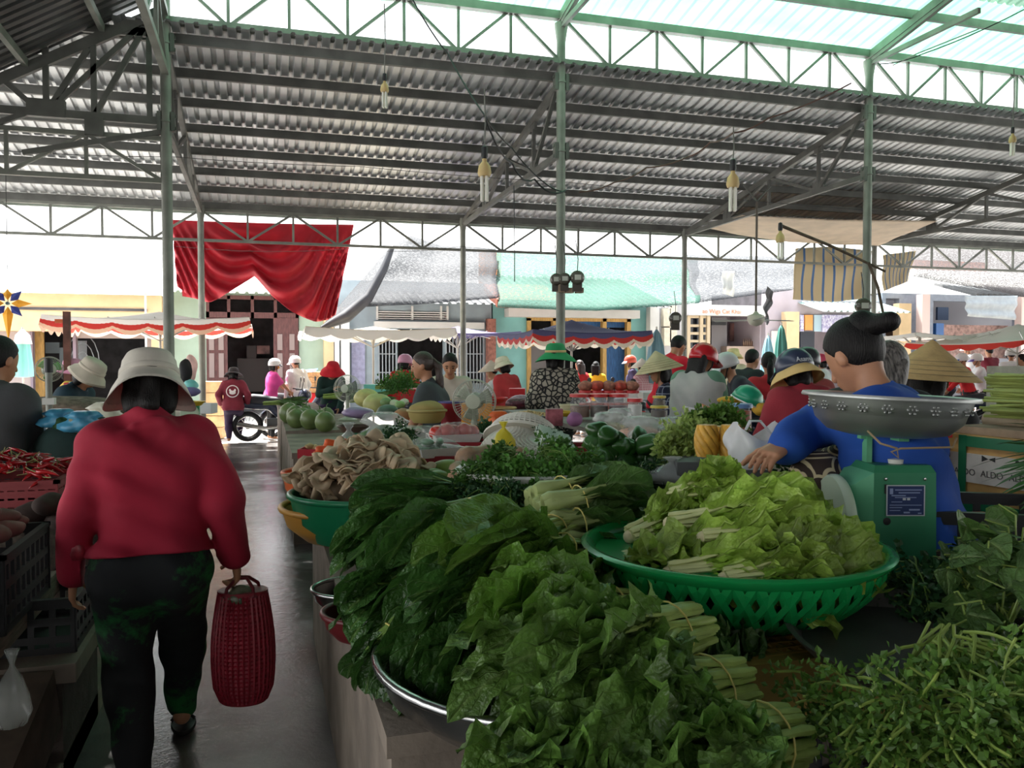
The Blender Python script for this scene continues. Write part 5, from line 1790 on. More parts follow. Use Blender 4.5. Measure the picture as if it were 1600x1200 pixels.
def herb(name, label, cat, c, axis, L_, n, m_, ms, seed, group=None, spread=.5, leaf=.02, droop=.5, dens=3, sr=.0022, r0=.03):
    r = random.Random(seed)
    t = thing(name, label, cat, c, 0, group)
    lm, sm = MB(), MB()
    ax = V(axis).normalized()
    s, u = ortho(ax)
    for i in range(n):
        o = s * r.gauss(0, r0) + u * abs(r.gauss(0, r0))
        sprig(lm, sm, V(c) + o, ax + s * r.gauss(0, spread) + u * r.gauss(.1, spread * .6), L_ * r.uniform(.7, 1.1), r, leaf, 12, droop, sr, dens)
    lm.build('leaves', m_, t, smooth=0)
    sm.build('stems', ms, t, smooth=60)
    return t


# white basket of coriander
ivory = mat('white_plastic', (214, 214, 208), rough=.4)


def weave(name, label, cat, c, r, h, m_, rb=.62, nx=40, ny=5, rim=.014, wall=.5, group=None):
    """round basket with real openings between uprights and hoops"""
    t = thing(name, label, cat, c, 0, group)
    prof = lambda v: r * (rb + (1 - rb) * math.sin(v * PI / 2) ** .8)
    m = MB()
    m.lathe([(0, .003), (prof(0), .003), (prof(0), .01), (0, .012)], 40)
    for i in range(nx):
        for sg in (-1, 1):
            pts = []
            for j in range(7):
                v = j / 6
                a = 2 * PI * (i + sg * v * 1.5) / nx
                pts.append((prof(v) * math.cos(a), prof(v) * math.sin(a), .006 + v * (h - .02)))
            m.tube(pts, r * PI / nx * wall * .62, 4, flat=.4)
    m.build('openwork_side', m_, t, local=True, smooth=0)
    m = MB().lathe([(r * .965, h - .035), (r * .99, h - .03), (r + rim * 1.5, h - .006), (r + rim * 1.6, h), (r + rim, h + .006), (r, h + .004), (r * .965, h - .02)], 64)
    m.build('rim', m_, t, local=True, smooth=60)
    return t


cw = at(826, 742, 3.05)
weave('white_basket', 'white openwork basket full of coriander behind the choy', 'basket', (cw.x, cw.y, 1.0), .245, .2, ivory, .7, 44)
gH = 'coriander and dill bunches in and below the white basket'
for k, (px, py, d, dr, L_) in enumerate([(770, 748, 2.95, (-.6, -.6, .3), .26), (815, 742, 2.95, (-.2, -.8, .35), .28), (860, 742, 2.95, (.3, -.7, .35), .28), (800, 722, 3.1, (-.3, .2, .6), .2), (850, 722, 3.1, (.4, .1, .5), .2), (895, 738, 3.0, (.7, -.4, .3), .22), (745, 775, 2.9, (-.5, -.8, -.1), .22), (790, 778, 2.8, (-.1, -1, .0), .26), (835, 775, 2.85, (.3, -.8, .1), .2), (880, 765, 2.9, (.4, -.6, .2), .2)]):
    herb('coriander_bunch', ['coriander bunch at the basket edge by the orange gourd', 'coriander bunch hanging out over the basket front', 'coriander bunch in the basket centre', 'coriander bunch behind the central one', 'coriander bunch toward the peppers inside the basket', 'pale coriander bunch over the bok choy', 'dill bunch fallen between basket and choy leaves', 'dill bunch lowest in front of the white basket', 'coriander bunch resting on the bok choy bulbs', 'small coriander bunch at the bok choy leaves'][k], 'coriander', at(px, py, d), (dr[0], dr[1], dr[2] * .1), L_ * .52, 60, herb_m if k not in (6, 7) else herb_d, stalk_d, 60 + k, gH, .4, .018 if k not in (6, 7) else .014, 1.1, 4)
for k, (px, py, d) in enumerate([(960, 752, 3.1), (1010, 748, 3.15), (920, 752, 3.15)]):
    herb('green_herb_bunch', ['dark herb bunch in front of the peppers', 'dark herb bunch between peppers and plastic bag', 'dark herb bunch beside the white basket rim'][k], 'herbs', at(px, py, d), (.2, -.5, .05), .1, 36, herb_d, stalk_d, 80 + k, 'dark herbs below the peppers', .6, .015, .9, 3)

# ------------------------------------------------------------------ green basket of lettuce
gbm = mat('green_plastic', (24, 150, 78), rough=.25, trl=.12, coat=.2)
gb = at(1145, 848, 2.2)
weave('green_basket', 'large bright green plastic basket heaped with lettuce', 'basket', (gb.x, gb.y, .95), .372, .165, gbm, .66, 46, rim=.016, wall=.95)
rr_ = random.Random(4)
gL = 'lettuce heads in the green basket'
cl = V((gb.x, gb.y, 1.07))
spec = [((-.2, -.2, .02), (.16, -.16, .06), 'head with a cut white butt at the basket rim by the mustard'), ((-.22, -.06, .05), (.1, -.1, .12), 'head whose pale ribs face the bok choy'), ((-.08, -.25, .02), (.2, -.2, .06), 'head with two round cut butts at the front rim'), ((.02, -.24, .04), (.3, -.1, .05), 'head with a pale rib standing at the basket front'), ((-.16, .0, .14), (.2, -.04, .2), 'head high in the middle of the pile, butt to the bok choy'), ((-.05, .08, .18), (.24, .06, .2), 'head topmost on the pile below the reaching hand'), ((.1, -.1, .08), (.34, .02, .05), 'head leaning out toward the green scale'), ((.05, .12, .08), (.32, .14, .07), 'darker head at the back by the scale dial'), ((-.25, .1, .06), (-.02, .2, .16), 'head at the back rim under the swirl print trousers'), ((-.1, -.12, .12), (.18, -.14, .15), 'head with ruffled leaves over the front of the pile'), ((-.28, .0, .0), (-.16, -.2, .06), 'small head alone at the inner rim'), ((.15, .02, .12), (.36, -.08, .06), 'head with a frilled tip at the far rim'), ((-.12, .18, .2), (.06, .1, .28), 'curly pale head crowning the pile')]
for k, (b_, t_, lb) in enumerate(spec):
    X = lambda q: cl + RT * q[0] + V((FW.x, FW.y, 0)) * q[1] + V((0, 0, q[2] * .68 - .01))
    bunch('lettuce_head', 'lettuce ' + lb, 'lettuce', X(b_), X(t_), 15, W_=.15, leafm=lettuce, stm=mat('lettuce_rib', (206, 210, 150), rough=.45, trl=.2), pet=.3, r0=.024, sr=.009, spread=.28, lift=.2, droop=.7, prof=pr_lettuce, wave=.26, cup=.32, fr=14, seed=100 + k, group=gL, band=0, root=True, nu=8, nv=16, jitter=.2)
# pallet crate, paper
m = MB().box(.72, 1.5, 1.56, 1.6, .77, .94)
for i in range(26):
    x = .72 + i * .03
    m.box(x, x + .008, 1.6, 2.55, .925, .94)
for j in range(28):
    y = 1.6 + j * .034
    m.box(.72, 1.5, y, y + .01, .927, .942)
m.box(.72, .74, 1.6, 2.55, .77, .94).box(1.48, 1.5, 1.6, 2.55, .77, .94)
tag(m.build('yellow_crate', mat('mustard_plastic', (150, 124, 60), rough=.5, var=.25, vs=6), smooth=0), 'upturned mustard yellow crate with mesh top under the green basket', 'crate')
rows = [[atz(*p, .955) for p in r_] for r_ in [[(905, 890), (1000, 900), (1100, 905), (1200, 930), (1290, 940)], [(950, 940), (1010, 955), (1100, 965), (1180, 975), (1285, 950)], [(1015, 985), (1060, 1000), (1110, 1003), (1160, 1000), (1285, 962)]]]
tag(MB().grid(rows).build('paper_sheet', mat('white_paper', (206, 206, 204), rough=.6), smooth=180), 'white paper sheet spread under the green basket', 'paper')


def crate(name, label, c, ax, ay, h, m_, group=None, t_=.012, rows_=3, bar=.035, tilt=None):
    """openwork box crate: c base centre, ax/ay half extents"""
    c, ax, ay = V(c), V(ax), V(ay)
    t = thing(name, label, 'crate', c, 0, group)
    m = MB()
    up = V((0, 0, 1))
    m.obox(up * .006, ax, ay, up * .006)
    for s_, a, o in ((1, ax, ay), (-1, ax, ay), (1, ay, ax), (-1, ay, ax)):
        on, an = o.normalized(), a.normalized()
        f = o * s_
        for k in range(rows_ + 1):
            z = h * k / rows_
            m.obox(f + up * max(z - .012, .012), a, on * t_ / 2, up * (.014 if k < rows_ else .018))
        L_ = a.length
        n = max(3, int(2 * L_ / (bar * 1.9)))
        for i in range(n + 1):
            q = f + an * (-L_ + 2 * L_ * i / n)
            m.obox(q + up * h / 2, an * bar / 3.2, on * t_ / 2.4, up * (h / 2 - .002))
    m.build('crate_body', m_, t, local=True, smooth=0)
    m = MB()
    for s_, a, o in ((1, ax, ay), (-1, ax, ay), (1, ay, ax), (-1, ay, ax)):
        m.obox(o * s_ + up * h, a + a.normalized() * .012, o.normalized() * .012, up * .008)
    m.build('crate_rim', m_, t, local=True, smooth=0)
    return t


blk = mat('black_crate_plastic', (30, 30, 32), rough=.45, var=.2, vs=6)
for k, z in enumerate((0., .41)):
    crate('black_crate', ['black crate on the floor before the counter front', 'black crate holding watercress, stacked before the counter'][k], (1.6, 1.3, z), (.4, 0, 0), (0, .5, 0), .4, blk)
c = at(1455, 1020, 1.84)
t = thing('round_tray', 'large dull metal tray lying empty behind the watercress', 'tray', (c.x, c.y, .955), rot=(rad(5), rad(1), 0))
MB().lathe([(0, 0), (.27, 0), (.3, .035), (.315, .036), (.31, .03), (.272, -.006), (0, -.006)], 56).build('tray_dish', mat('tarnished_tray', (92, 90, 86), rough=.5, metal=.5, var=.2, vs=5), t, local=True, smooth=40)
gW = 'watercress bunches in the black crate'
for k, (px, py, d, dr, L_) in enumerate([(1485, 1025, 1.66, (-.45, -.7, -.4), .18), (1500, 1025, 1.66, (.3, -.8, -.2), .24), (1430, 1120, 1.5, (-.6, -.5, -.1), .22), (1500, 1110, 1.5, (.2, -.7, .0), .24), (1560, 1090, 1.55, (.5, -.4, .0), .24), (1440, 1150, 1.45, (-.4, -.4, .0), .22), (1560, 1160, 1.42, (.1, -.3, .1), .22), (1330, 1120, 1.6, (-.6, -.1, .0), .13), (1595, 1040, 1.75, (.2, -.3, .3), .22), (1490, 1165, 1.42, (-.2, -.3, .2), .2), (1575, 1195, 1.4, (.1, .1, .3), .2)]):
    herb('watercress_bunch', ['watercress bunch with bare stems sticking up, toward the round tray', 'watercress bunch with bare stems, falling to the front', 'watercress bunch trailing over the tray edge', 'watercress bunch in the middle of the crate', 'watercress bunch near the heart shaped leaves', 'watercress bunch at the crate wall', 'watercress bunch lowest in the crate', 'thin watercress sprigs lying on the crate rim', 'watercress bunch with pale young tips at the back', 'watercress bunch at the crate front', 'watercress bunch in the front crate corner'][k], 'watercress', at(px, py, d), dr, L_, 26, herb_l, stem_l, 120 + k, gW, .6, .016, .7, 3, .0026 if k > 1 else .0034)
m = MB()
r = random.Random(5)
for i in range(34):
    a = at(1478 + r.uniform(-26, 26), 978 + r.uniform(-8, 30), 1.74)
    b_ = at(1455 + r.uniform(-60, 60), 1060 + r.uniform(-15, 30), 1.66)
    m.tube([a, a.lerp(b_, .5) + V((r.uniform(-.01, .01), r.uniform(-.01, .01), .012)), b_], .0036, 6)
m.build('stem_ends', stem_l, [o for o in bpy.data.objects if o.name == 'watercress_bunch'][0])
# heart leaves
r = random.Random(9)


def pr_heart(v, k):
    return max(.03, math.sqrt(max(0, 1 - abs((v - .28) / .28) ** 2.2)) if v < .28 else (1 - ((v - .28) / .72) ** 1.4))


for g in range(3):
    c = at(*[(1530, 905, 2.05), (1590, 860, 2.15), (1560, 960, 1.9)][g])
    t = thing('sweet_potato_greens', ['heart shaped leaves on trailing stems beside the round tray', 'heart shaped leaves highest beneath the black crate', 'heart shaped leaves drooping over the watercress'][g], 'leafy greens', c, 0, 'bunches of heart shaped leaves')
    lm, sm = MB(), MB()
    for i in range(26):
        q = c + RT * r.gauss(0, .085) + FW * r.gauss(0, .05) + V((0, 0, r.gauss(.0, .045)))
        d = V((r.gauss(0, 1), r.gauss(-.5, .7), r.gauss(-.15, .5))).normalized()
        blade(lm, q, d, V((r.gauss(0, .5), r.gauss(-.5, .4), 1)), r.uniform(.07, .11), r.uniform(.07, .1), pr_heart, .4, .12, .08, 6, r, 6, 9)
        sm.tube([c + V((0, 0, -.08)), c.lerp(q, .6) + V((r.gauss(0, .02), r.gauss(0, .02), .02)), q], .0025, 5)
    lm.build('leaves', heart, t, smooth=180); sm.build('stems', stem_l, t)
for k, (px, py, d) in enumerate([(1385, 935, 2.2), (1430, 930, 2.15), (1470, 905, 2.25), (1410, 915, 2.3), (1250, 800, 2.75), (1290, 790, 2.75)]):
    herb('dark_herb_bunch', ['dark grassy herb bunch between green basket and scale foot', 'dark grassy herb bunch before the black crate', 'dark grassy herb bunch under the black crate corner', 'dark grassy herb bunch at the scale foot', 'dark herb bunch behind the lettuce under the printed trousers', 'dark herb bunch beside the scale dial'][k], 'herbs', at(px, py, d), (.3, -.6, .12) if k < 4 else (-.2, -.3, .3), .17, 34, herb_d, stalk_d, 140 + k, 'dark herb bunches around the scale', .7, .02, .9, 3)
for k, (px, py, d) in enumerate([(1125, 1045, 1.85), (1160, 1030, 1.95)]):
    bunch('curly_lettuce', ['curly leaf lettuce lying in front of the green basket', 'curly leaf lettuce against the yellow crate'][k], 'lettuce', at(px - 30, py + 10, d), at(px + 45, py, d - .05), 12, W_=.12, leafm=choy2, stm=stalk_d, pet=.25, spread=.6, lift=.5, droop=.5, prof=pr_lettuce, wave=.4, fr=20, seed=160 + k, group='curly lettuces by the yellow crate', band=0)

# ------------------------------------------------------------------ scale with aluminium bowl
sg = mat('scale_green', (52, 128, 92), rough=.45, var=.12, vs=5)
sgl = mat('scale_green_light', (96, 168, 128), rough=.45, var=.08, vs=5)
o = at(1388, 850, 2.47)
t = thing('spring_scale', 'green spring scale with round dial turned to the seller', 'scale', (o.x, o.y, .955), -YAW)
Z = lambda py: 1.6 - (py - 560) * 2.45 / 1310 - .955
zt, zb = Z(722), 0.
m = MB()
hw, hd = .088, .1
vs = [(-hw * 1.05, -hd, zb), (hw * 1.05, -hd, zb), (hw * 1.05, hd, zb), (-hw * 1.05, hd, zb), (-hw, -hd * .98, zt - .02), (hw, -hd * .98, zt - .02), (hw, hd * .98, zt - .02), (-hw, hd * .98, zt - .02), (-hw * .9, -hd * .85, zt), (hw * .9, -hd * .85, zt), (hw * .9, hd * .85, zt), (-hw * .9, hd * .85, zt)]
m.add(vs, [(0, 1, 5, 4), (1, 2, 6, 5), (2, 3, 7, 6), (3, 0, 4, 7), (4, 5, 9, 8), (5, 6, 10, 9), (6, 7, 11, 10), (7, 4, 8, 11), (8, 9, 10, 11), (3, 2, 1, 0)])
m.build('housing', sg, t, local=True, smooth=0)
m = MB(); m.add([(-hw - .055, -.05, .04), (-hw, -hd, .0), (-hw, hd, .0), (-hw - .055, .05, .04), (-hw - .055, -.05, zt - .07), (-hw, -hd, zt - .02), (-hw, hd, zt - .02), (-hw - .055, .05, zt - .07)], [(0, 1, 5, 4), (1, 2, 6, 5), (2, 3, 7, 6), (3, 0, 4, 7), (4, 5, 6, 7), (3, 2, 1, 0)])
m.build('dial_housing', sgl, t, local=True, smooth=0)
MB().lathe([(0, 0), (.128, 0), (.134, .008), (.134, .022), (.128, .03), (0, .031)], 40, (-hw - .055, 0, zt * .5), (-1, 0, 0)).build('dial', mat('dial_rim', (186, 202, 178), rough=.4), t, local=True, smooth=40)
MB().lathe([(0, -.001), (.126, -.001), (.126, -.004), (0, -.004)], 40, (-hw - .055, 0, zt * .5), (-1, 0, 0)).build('dial_back', sg, t, local=True, smooth=0)
m = MB()
for sx in (-.066, .066):
    m.obox((sx, 0, zt + .035), (.008, 0, 0), (0, .016, 0), (0, 0, .04))
m.obox((0, 0, zt + .073), (.09, 0, 0), (0, .014, 0), (0, 0, .005)).obox((0, 0, zt + .073), (.014, 0, 0), (0, .09, 0), (0, 0, .005))
m.build('pan_support', sgl, t, local=True, smooth=0)
MB().lathe([(0, .0), (.02, 0), (.022, .012), (.0, .016)], 14, (-.0, -.04, zt)).build('knob', ivory, t, local=True)
py0 = -hd * 1.0
zp = Z(774)
m = MB().box(-.052, .052, py0 - .004, py0, zp - .042, zp + .042); m.build('name_plate', mat('navy_plate', (30, 48, 92), rough=.4), t, local=True, smooth=0)
m = MB()
for a in ((-.054, .054, .041, .0435), (-.054, .054, -.0435, -.041), (-.054, -.0515, -.043, .043), (.0515, .054, -.043, .043)):
    m.box(a[0], a[1], py0 - .0055, py0 - .001, zp + a[2], zp + a[3])
m.build('plate_border', mat('silver_print', (190, 194, 200)), t, local=True, smooth=0)
m = MB()
for k, (xa, xb, zz, hh) in enumerate([(-.045, -.036, .026, .008), (-.03, .045, .03, .0015), (-.02, .04, .022, .0015), (-.04, .0, .014, .0015), (-.03, .03, .0085, .001), (-.04, -.01, -.004, .001), (-.045, .045, -.013, .001), (-.045, -.01, -.02, .001), (.01, .04, -.026, .0022), (-.045, -.015, -.028, .001), (-.005, .012, -.034, .0022), (.035, .045, -.036, .0016)]):
    m.box(xa, xb, py0 - .0052, py0 - .002, zp + zz - hh, zp + zz + hh)
m.build('plate_print', mat('plate_ink', (130, 144, 180), rough=.5), t, local=True, smooth=0)
Wt = WM[t.name]
m = MB().box(-.008, .0, py0 - .0056, py0 - .002, zp + .001, zp + .007).box(.004, .012, py0 - .0056, py0 - .002, zp + .001, zp + .007); m.build('plate_figure', mat('silver_print', (190, 194, 200)), t, local=True, smooth=0)
m = MB()
for x in (-.055, .055):
    m.lathe([(0, 0), (.005, 0), (.004, .003), (0, .004)], 10, (x, py0, Z(742)), (0, -1, 0))
m.build('screw', stl, t, local=True)
MB().box(-.058, -.05, py0 - .002, py0 + .001, Z(764), Z(750)).build('slot', blackm, t, local=True, smooth=0)
MB().lathe([(0, 0), (.011, 0), (0, .001)], 14, (-.05, py0, Z(806)), (0, -1, 0)).build('hole', blackm, t, local=True, smooth=0)
# bowl
cb = at(1385, 690, 2.45)
tb = thing('aluminium_bowl', 'large dented aluminium bowl with flower pattern on the green scale', 'bowl', (cb.x, cb.y, .955 + zt + .079), rot=(0, rad(2.5), -YAW))
H_ = 1.6 - (616 - 560) * 2.45 / 1310 - (.955 + zt + .079)
MB().lathe([(0, 0), (.11, 0), (.165, .012), (.2, .045), (.214, .09), (.22, H_ - .004), (.238, H_), (.242, H_ - .008), (.24, H_ - .012), (.224, H_ - .006), (.217, .09), (.2, .05), (.16, .018), (0, .006)], 72).build('bowl_shell', alu, tb, local=True, smooth=60)
m = MB()
for k in range(22):
    a = 2 * PI * k / 22
    cc = V((math.cos(a) * .2165, math.sin(a) * .2165, H_ - .035))
    tn, nn = V((-math.sin(a), math.cos(a), 0)), V((math.cos(a), math.sin(a), 0))
    for q in range(6):
        b_ = q * PI / 3
        m.ell(cc + tn * .011 * math.cos(b_) + V((0, 0, .011 * math.sin(b_))), (.0042, .0042, .0042), 8, 6)
    m.ell(cc, .0034, 8, 6)
for row, (rad_, z) in enumerate(((.2115, .085), (.207, .075), (.202, .062))):
    for k in range(80 - 6 * row):
        a = 2 * PI * (k + .5 * row) / (80 - 6 * row)
        m.ell((math.cos(a) * rad_, math.sin(a) * rad_, z), .0024, 6, 4)
m.build('embossing', alu, tb, local=True, smooth=180)
m = MB(); m.tube([(-.12, -.15, .02), (-.1, -.19, -.01), (-.06, -.2, -.02), (-.055, -.2, -.045), (-.075, -.2, -.03), (-.05, -.2, -.02), (.1, -.18, -.012), (.13, -.14, .01)], .003, 6)
m.build('tie_wire', mat('hemp_string', (150, 130, 100), rough=.8), tb, local=True)
# ------------------------------------------------------------------ boards that lift the goods
woodm = mat('grey_board', (120, 104, 88), rough=.85, var=.3, vs=8, stretch=(1, 8, 8), bump=.3)
o = tag(MB().box(.62, 3.3, 2.95, 4.9, .93, .965).box(.7, .78, 3.0, 4.85, .76, .93).box(2.0, 2.08, 3.0, 4.85, .76, .93).box(3.1, 3.18, 3.0, 4.85, .76, .93).build('display_board', woodm, smooth=0), 'low wooden display board lifting the baskets and peppers off the counter', 'board')
BZ = .965


def lump(name, label, cat, c, r, m_, rot=None, group=None, wob=.06, seed=0, build=True):
    rr = random.Random(seed)
    o1, o2 = rr.uniform(0, 6), rr.uniform(0, 6)
    m = MB().ell((0, 0, 0), r, 20, 14, rot)
    m.v = [tuple(V(p) * (1 + wob * math.sin(9 * p[0] / max(r) * .4 + o1 + 4 * p[2] / max(r)) * math.cos(5 * p[1] / max(r) + o2))) for p in m.v]
    ob = m.build(name, m_, None, smooth=180, local=True)
    ob.location = c
    WM[ob.name] = Matrix.Translation(V(c))
    return tag(ob, label, cat, group)


# ------------------------------------------------------------------ peppers
pep = mat('green_pepper', (46, 88, 34), rough=.3, var=.22, vs=7, rnd=.3)
pst = mat('pepper_stem', (84, 112, 60), rough=.6)


def pepper0(v):
    L_ = (.1, .115, .125)[v]
    prof = [(.004, .0), (.022, -.002), (.038, .008), (.044, .03), (.042, .055), (.036, L_ * .75), (.026, L_ * .92), (.012, L_), (.0, L_ * .985)]
    t = thing('bell_pepper', '', 'bell pepper')
    MB().lathe(prof, 32, wob=lambda a, z: 1 + (.1 + .05 * z / L_) * math.cos((3 + (v == 1)) * a + v) - .03 * math.cos(2 * a)).build('flesh', pep, t, local=True, smooth=180)
    MB().tube([(0, 0, .008), (0, 0, -.012), (.006, .003, -.026), (.014, .004, -.03)], [.012, .006, .005, .006], 8).build('stem', pst, t, local=True, smooth=180)
    return t


PR = [pepper0(k) for k in range(3)]
r = random.Random(11)
pp = []
c0 = at(975, 742, 3.45)
lay = [(c0.z, [(a, b_) for a in range(-3, 4) for b_ in (-1, 0, 1)]), (c0.z + .055, [(a + .5, b_) for a in range(-3, 3) for b_ in (-.5, .5)]), (c0.z + .11, [(a, b_ * .7) for a in range(-2, 2) for b_ in (-.5, .5)]), (c0.z + .16, [(-1.6, 0), (-.5, .1)])]
fnames = ['lowest', 'second', 'third', 'topmost']
cnt = 0
for li, (z, ps) in enumerate(lay):
    for a, b_ in ps:
        k = r.randrange(3)
        src = PR[k]
        l = c0 + RT * (a * .056 + r.gauss(0, .006)) + V((FW.x, FW.y, 0)) * (b_ * .07 + r.gauss(0, .006))
        l.z = BZ + .04 + (z - c0.z) + r.gauss(0, .004) + .12
        rot = (r.uniform(.9, 2.2), r.uniform(-.4, .4), r.uniform(0, 6.28))
        lb = 'dark green bell pepper in the glossy heap between white basket and pineapples'
        if cnt < 3 and src.get('used') is None and False:
            pass
        dup(src, l, rot, lb, 'bell peppers in the heap', r.uniform(.85, 1.08))
        cnt += 1
for s_ in PR:
    for ch in list(s_.children):
        bpy.data.objects.remove(ch)
    bpy.data.objects.remove(s_)

# ------------------------------------------------------------------ oyster mushrooms
mush = mat('oyster_mushroom', (204, 182, 150), rough=.7, var=.16, vs=10, trl=.15, rnd=.18, bump=.15, bs=30)
MR = []
for v in range(4):
    rr = random.Random(v + 50)
    m = MB()
    for q in range(1 + (v % 2)):
        o1 = rr.uniform(0, 6)
        off = V((q * .05, q * .02, -q * .01))
        rows = []
        R0 = (.05, .062, .055, .07)[v] * (1 - .25 * q)
        for i in range(8):
            f = i / 7
            row = []
            for j in range(21):
                a = 2 * PI * j / 20
                rad_ = R0 * f * (1 + .16 * math.sin(2 * a + o1) + .1 * math.sin(5 * a + 2 * o1) * f)
                row.append(V((rad_ * math.cos(a) + .012 * f, rad_ * math.sin(a), .022 * f ** 1.5 - .024 * max(0, f - .72) ** 1.2 * 3.0 + .012 * f * math.sin(3 * a + o1))) + off)
            rows.append(row)
        m.grid(rows, uv=False)
        m.tube([off + V((.0, 0, .002)), off + V((-.014, 0, -.028)), V((-.03, 0, -.062))], [.016, .011, .009], 8)
    ob = m.build('oyster_mushroom', mush, None, local=True, smooth=180)
    s_ = ob.modifiers.new('thickness', 'SOLIDIFY'); s_.thickness = .004; s_.offset = -1
    MR.append(ob)
r = random.Random(21)
c0 = at(585, 765, 3.95)
for i in range(120):
    x, y = r.uniform(-1, 1), r.uniform(-1, 1)
    q = x * x + y * y
    if q > 1:
        x, y = x * .7, y * .7
        q = x * x + y * y
    h = .17 * (1 - q) ** .8 + r.uniform(-.02, .02)
    l = V((c0.x, c0.y, .985)) + RT * (x * .3 - .03) + V((FW.x, FW.y, 0)) * (y * .26) + V((0, 0, h + .02))
    o = MR[i % 4] if i < 4 else MR[i % 4].copy()
    if i >= 4:
        C.objects.link(o)
    o.location = l
    o.rotation_euler = (r.gauss(.15, .5), r.gauss(0, .5), r.uniform(0, 6.28))
    o.scale = (r.uniform(.8, 1.35),) * 3
    tag(o, 'pale brown oyster mushroom in the pile above the green bowl', 'mushroom', 'oyster mushrooms in the pile')
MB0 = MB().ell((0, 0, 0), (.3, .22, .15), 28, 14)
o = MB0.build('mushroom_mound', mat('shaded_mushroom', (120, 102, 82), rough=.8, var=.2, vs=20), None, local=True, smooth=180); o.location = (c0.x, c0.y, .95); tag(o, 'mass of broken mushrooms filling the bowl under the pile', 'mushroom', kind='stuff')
gbowl = mat('emerald_bowl', (32, 138, 92), rough=.35, trl=.1)
c = at(568, 812, 3.86)
basin('green_bowl', 'emerald plastic bowl under the oyster mushrooms', 'bowl', (c.x, c.y, .775), .33, .21, gbowl, .014, .68)
c2 = at(562, 822, 3.92)
yb = basin('yellow_bowl', 'yellow bowl with black letters nested beside the emerald bowl', 'bowl', (c2.x - .02, c2.y + .02, .765), .335, .15, mat('ochre_plastic', (214, 158, 70), rough=.45), .014, .68)
text('lettering', 'HUT', .05, at(474, 820, 3.735), RT * .55 - V((FW.x, FW.y, 0)) * .83, (0, 0, 1), blackm, yb, .004)
# carrots
car = mat('carrot', (226, 98, 46), rough=.5, var=.12, vs=20, rnd=.12)
r = random.Random(3)
base = MB().lathe([(0, .16), (.004, .158), (.012, .12), (.018, .06), (.021, .01), (.016, -.004), (.0, -.006)], 14).build('carrot', car, None, local=True, smooth=180)
for i in range(16):
    o = base if i == 0 else base.copy()
    if i:
        C.objects.link(o)
    l = at(500, 735, 4.35)
    o.location = V((l.x, l.y, .99)) + RT * r.uniform(-.14, .12) + V((FW.x, FW.y, 0)) * r.uniform(-.12, .1) + V((0, 0, .02 + .012 * i * .9))
    o.rotation_euler = (r.uniform(1.3, 1.8), 0, r.uniform(.9, 2.2))
    tag(o, 'orange carrot in the pile behind the oyster mushrooms', 'carrot', 'carrots behind the mushrooms')
c = at(503, 745, 4.38)
basin('orange_basket', 'orange rimmed basket holding the carrots', 'basket', (c.x, c.y, .86), .2, .15, mat('orange_plastic', (226, 110, 60), rough=.45), .01)
# gourds and squashes
sq = mat('light_green_squash', (110, 136, 62), rough=.4, var=.12, vs=18, rnd=.1)
for k, (px, py, d, rx, L_, yaw, lb) in enumerate([(690, 735, 4.0, .048, .13, .5, 'pale green squash lying under the tomato tray'), (688, 752, 3.8, .05, .08, -.9, 'pale green squash with its blossom end facing out'), (665, 748, 3.95, .045, .1, .9, 'pale green squash nearest the mushrooms')]):
    lump('green_squash', lb, 'squash', at(px, py, d), (rx, L_, rx), sq, Matrix.Rotation(yaw, 3, 'Z') @ Matrix.Rotation(-.3, 3, 'X'), 'pale green squashes', .03, k)
pk = mat('tan_pumpkin', (176, 136, 104), rough=.5, col2=(120, 104, 84), vs=9, bump=.2, bs=10)


def gourd(label, a, b_, r0, r1, seed):
    a, b_ = V(a), V(b_)
    ax = b_ - a
    L_ = ax.length
    s = MB().lathe([(0, -r0 * .8), (r0 * .5, -r0 * .72), (r0 * .9, -r0 * .3), (r0, .02), (r0 * .92, L_ * .25), (r1 * .95, L_ * .5), (r1, L_ * .8), (r1 * .8, L_ * .95), (0, L_)], 30, a, ax, wob=lambda t, z: 1 + .035 * math.cos(10 * t))
    t = thing('pumpkin', label, 'pumpkin', a, 0, 'long tan pumpkins')
    s.build('skin', pk, t, smooth=180)
    MB().tube([b_, b_ + ax.normalized() * .03], [.014, .01], 8).build('stalk', pst, t)


gourd('long tan pumpkin lying behind the white coriander basket', at(728, 718, 3.85), at(772, 708, 3.95), .06, .05, 1)
gourd('tan pumpkin pointing to the overturned white basket', at(812, 712, 3.9), at(770, 712, 4.0), .045, .05, 2)
gourd('orange tan pumpkin standing beside the white basket wall', at(718, 752, 3.6), at(716, 730, 3.7), .055, .045, 3)
c = at(723, 770, 3.4)
basin('aqua_bowl', 'small aqua bowl edge under the white coriander basket', 'bowl', (c.x + .1, c.y, .97), .15, .05, mat('aqua_plastic', (110, 196, 180), rough=.4), .009)

# ------------------------------------------------------------------ wrapped trays
film = mat('cling_film', (225, 230, 228), rough=.12, trans=.0, alpha=.22, spec=1.)
bagm = mat('clear_bag', (214, 218, 214), rough=.18, alpha=.38, var=.1, spec=.8)
tom = mat('tomato', (186, 48, 34), rough=.25, coat=.3, rnd=.1, var=.1, vs=10)
cuc = mat('cucumber', (52, 92, 50), rough=.4, var=.25, vs=16, rnd=.12)


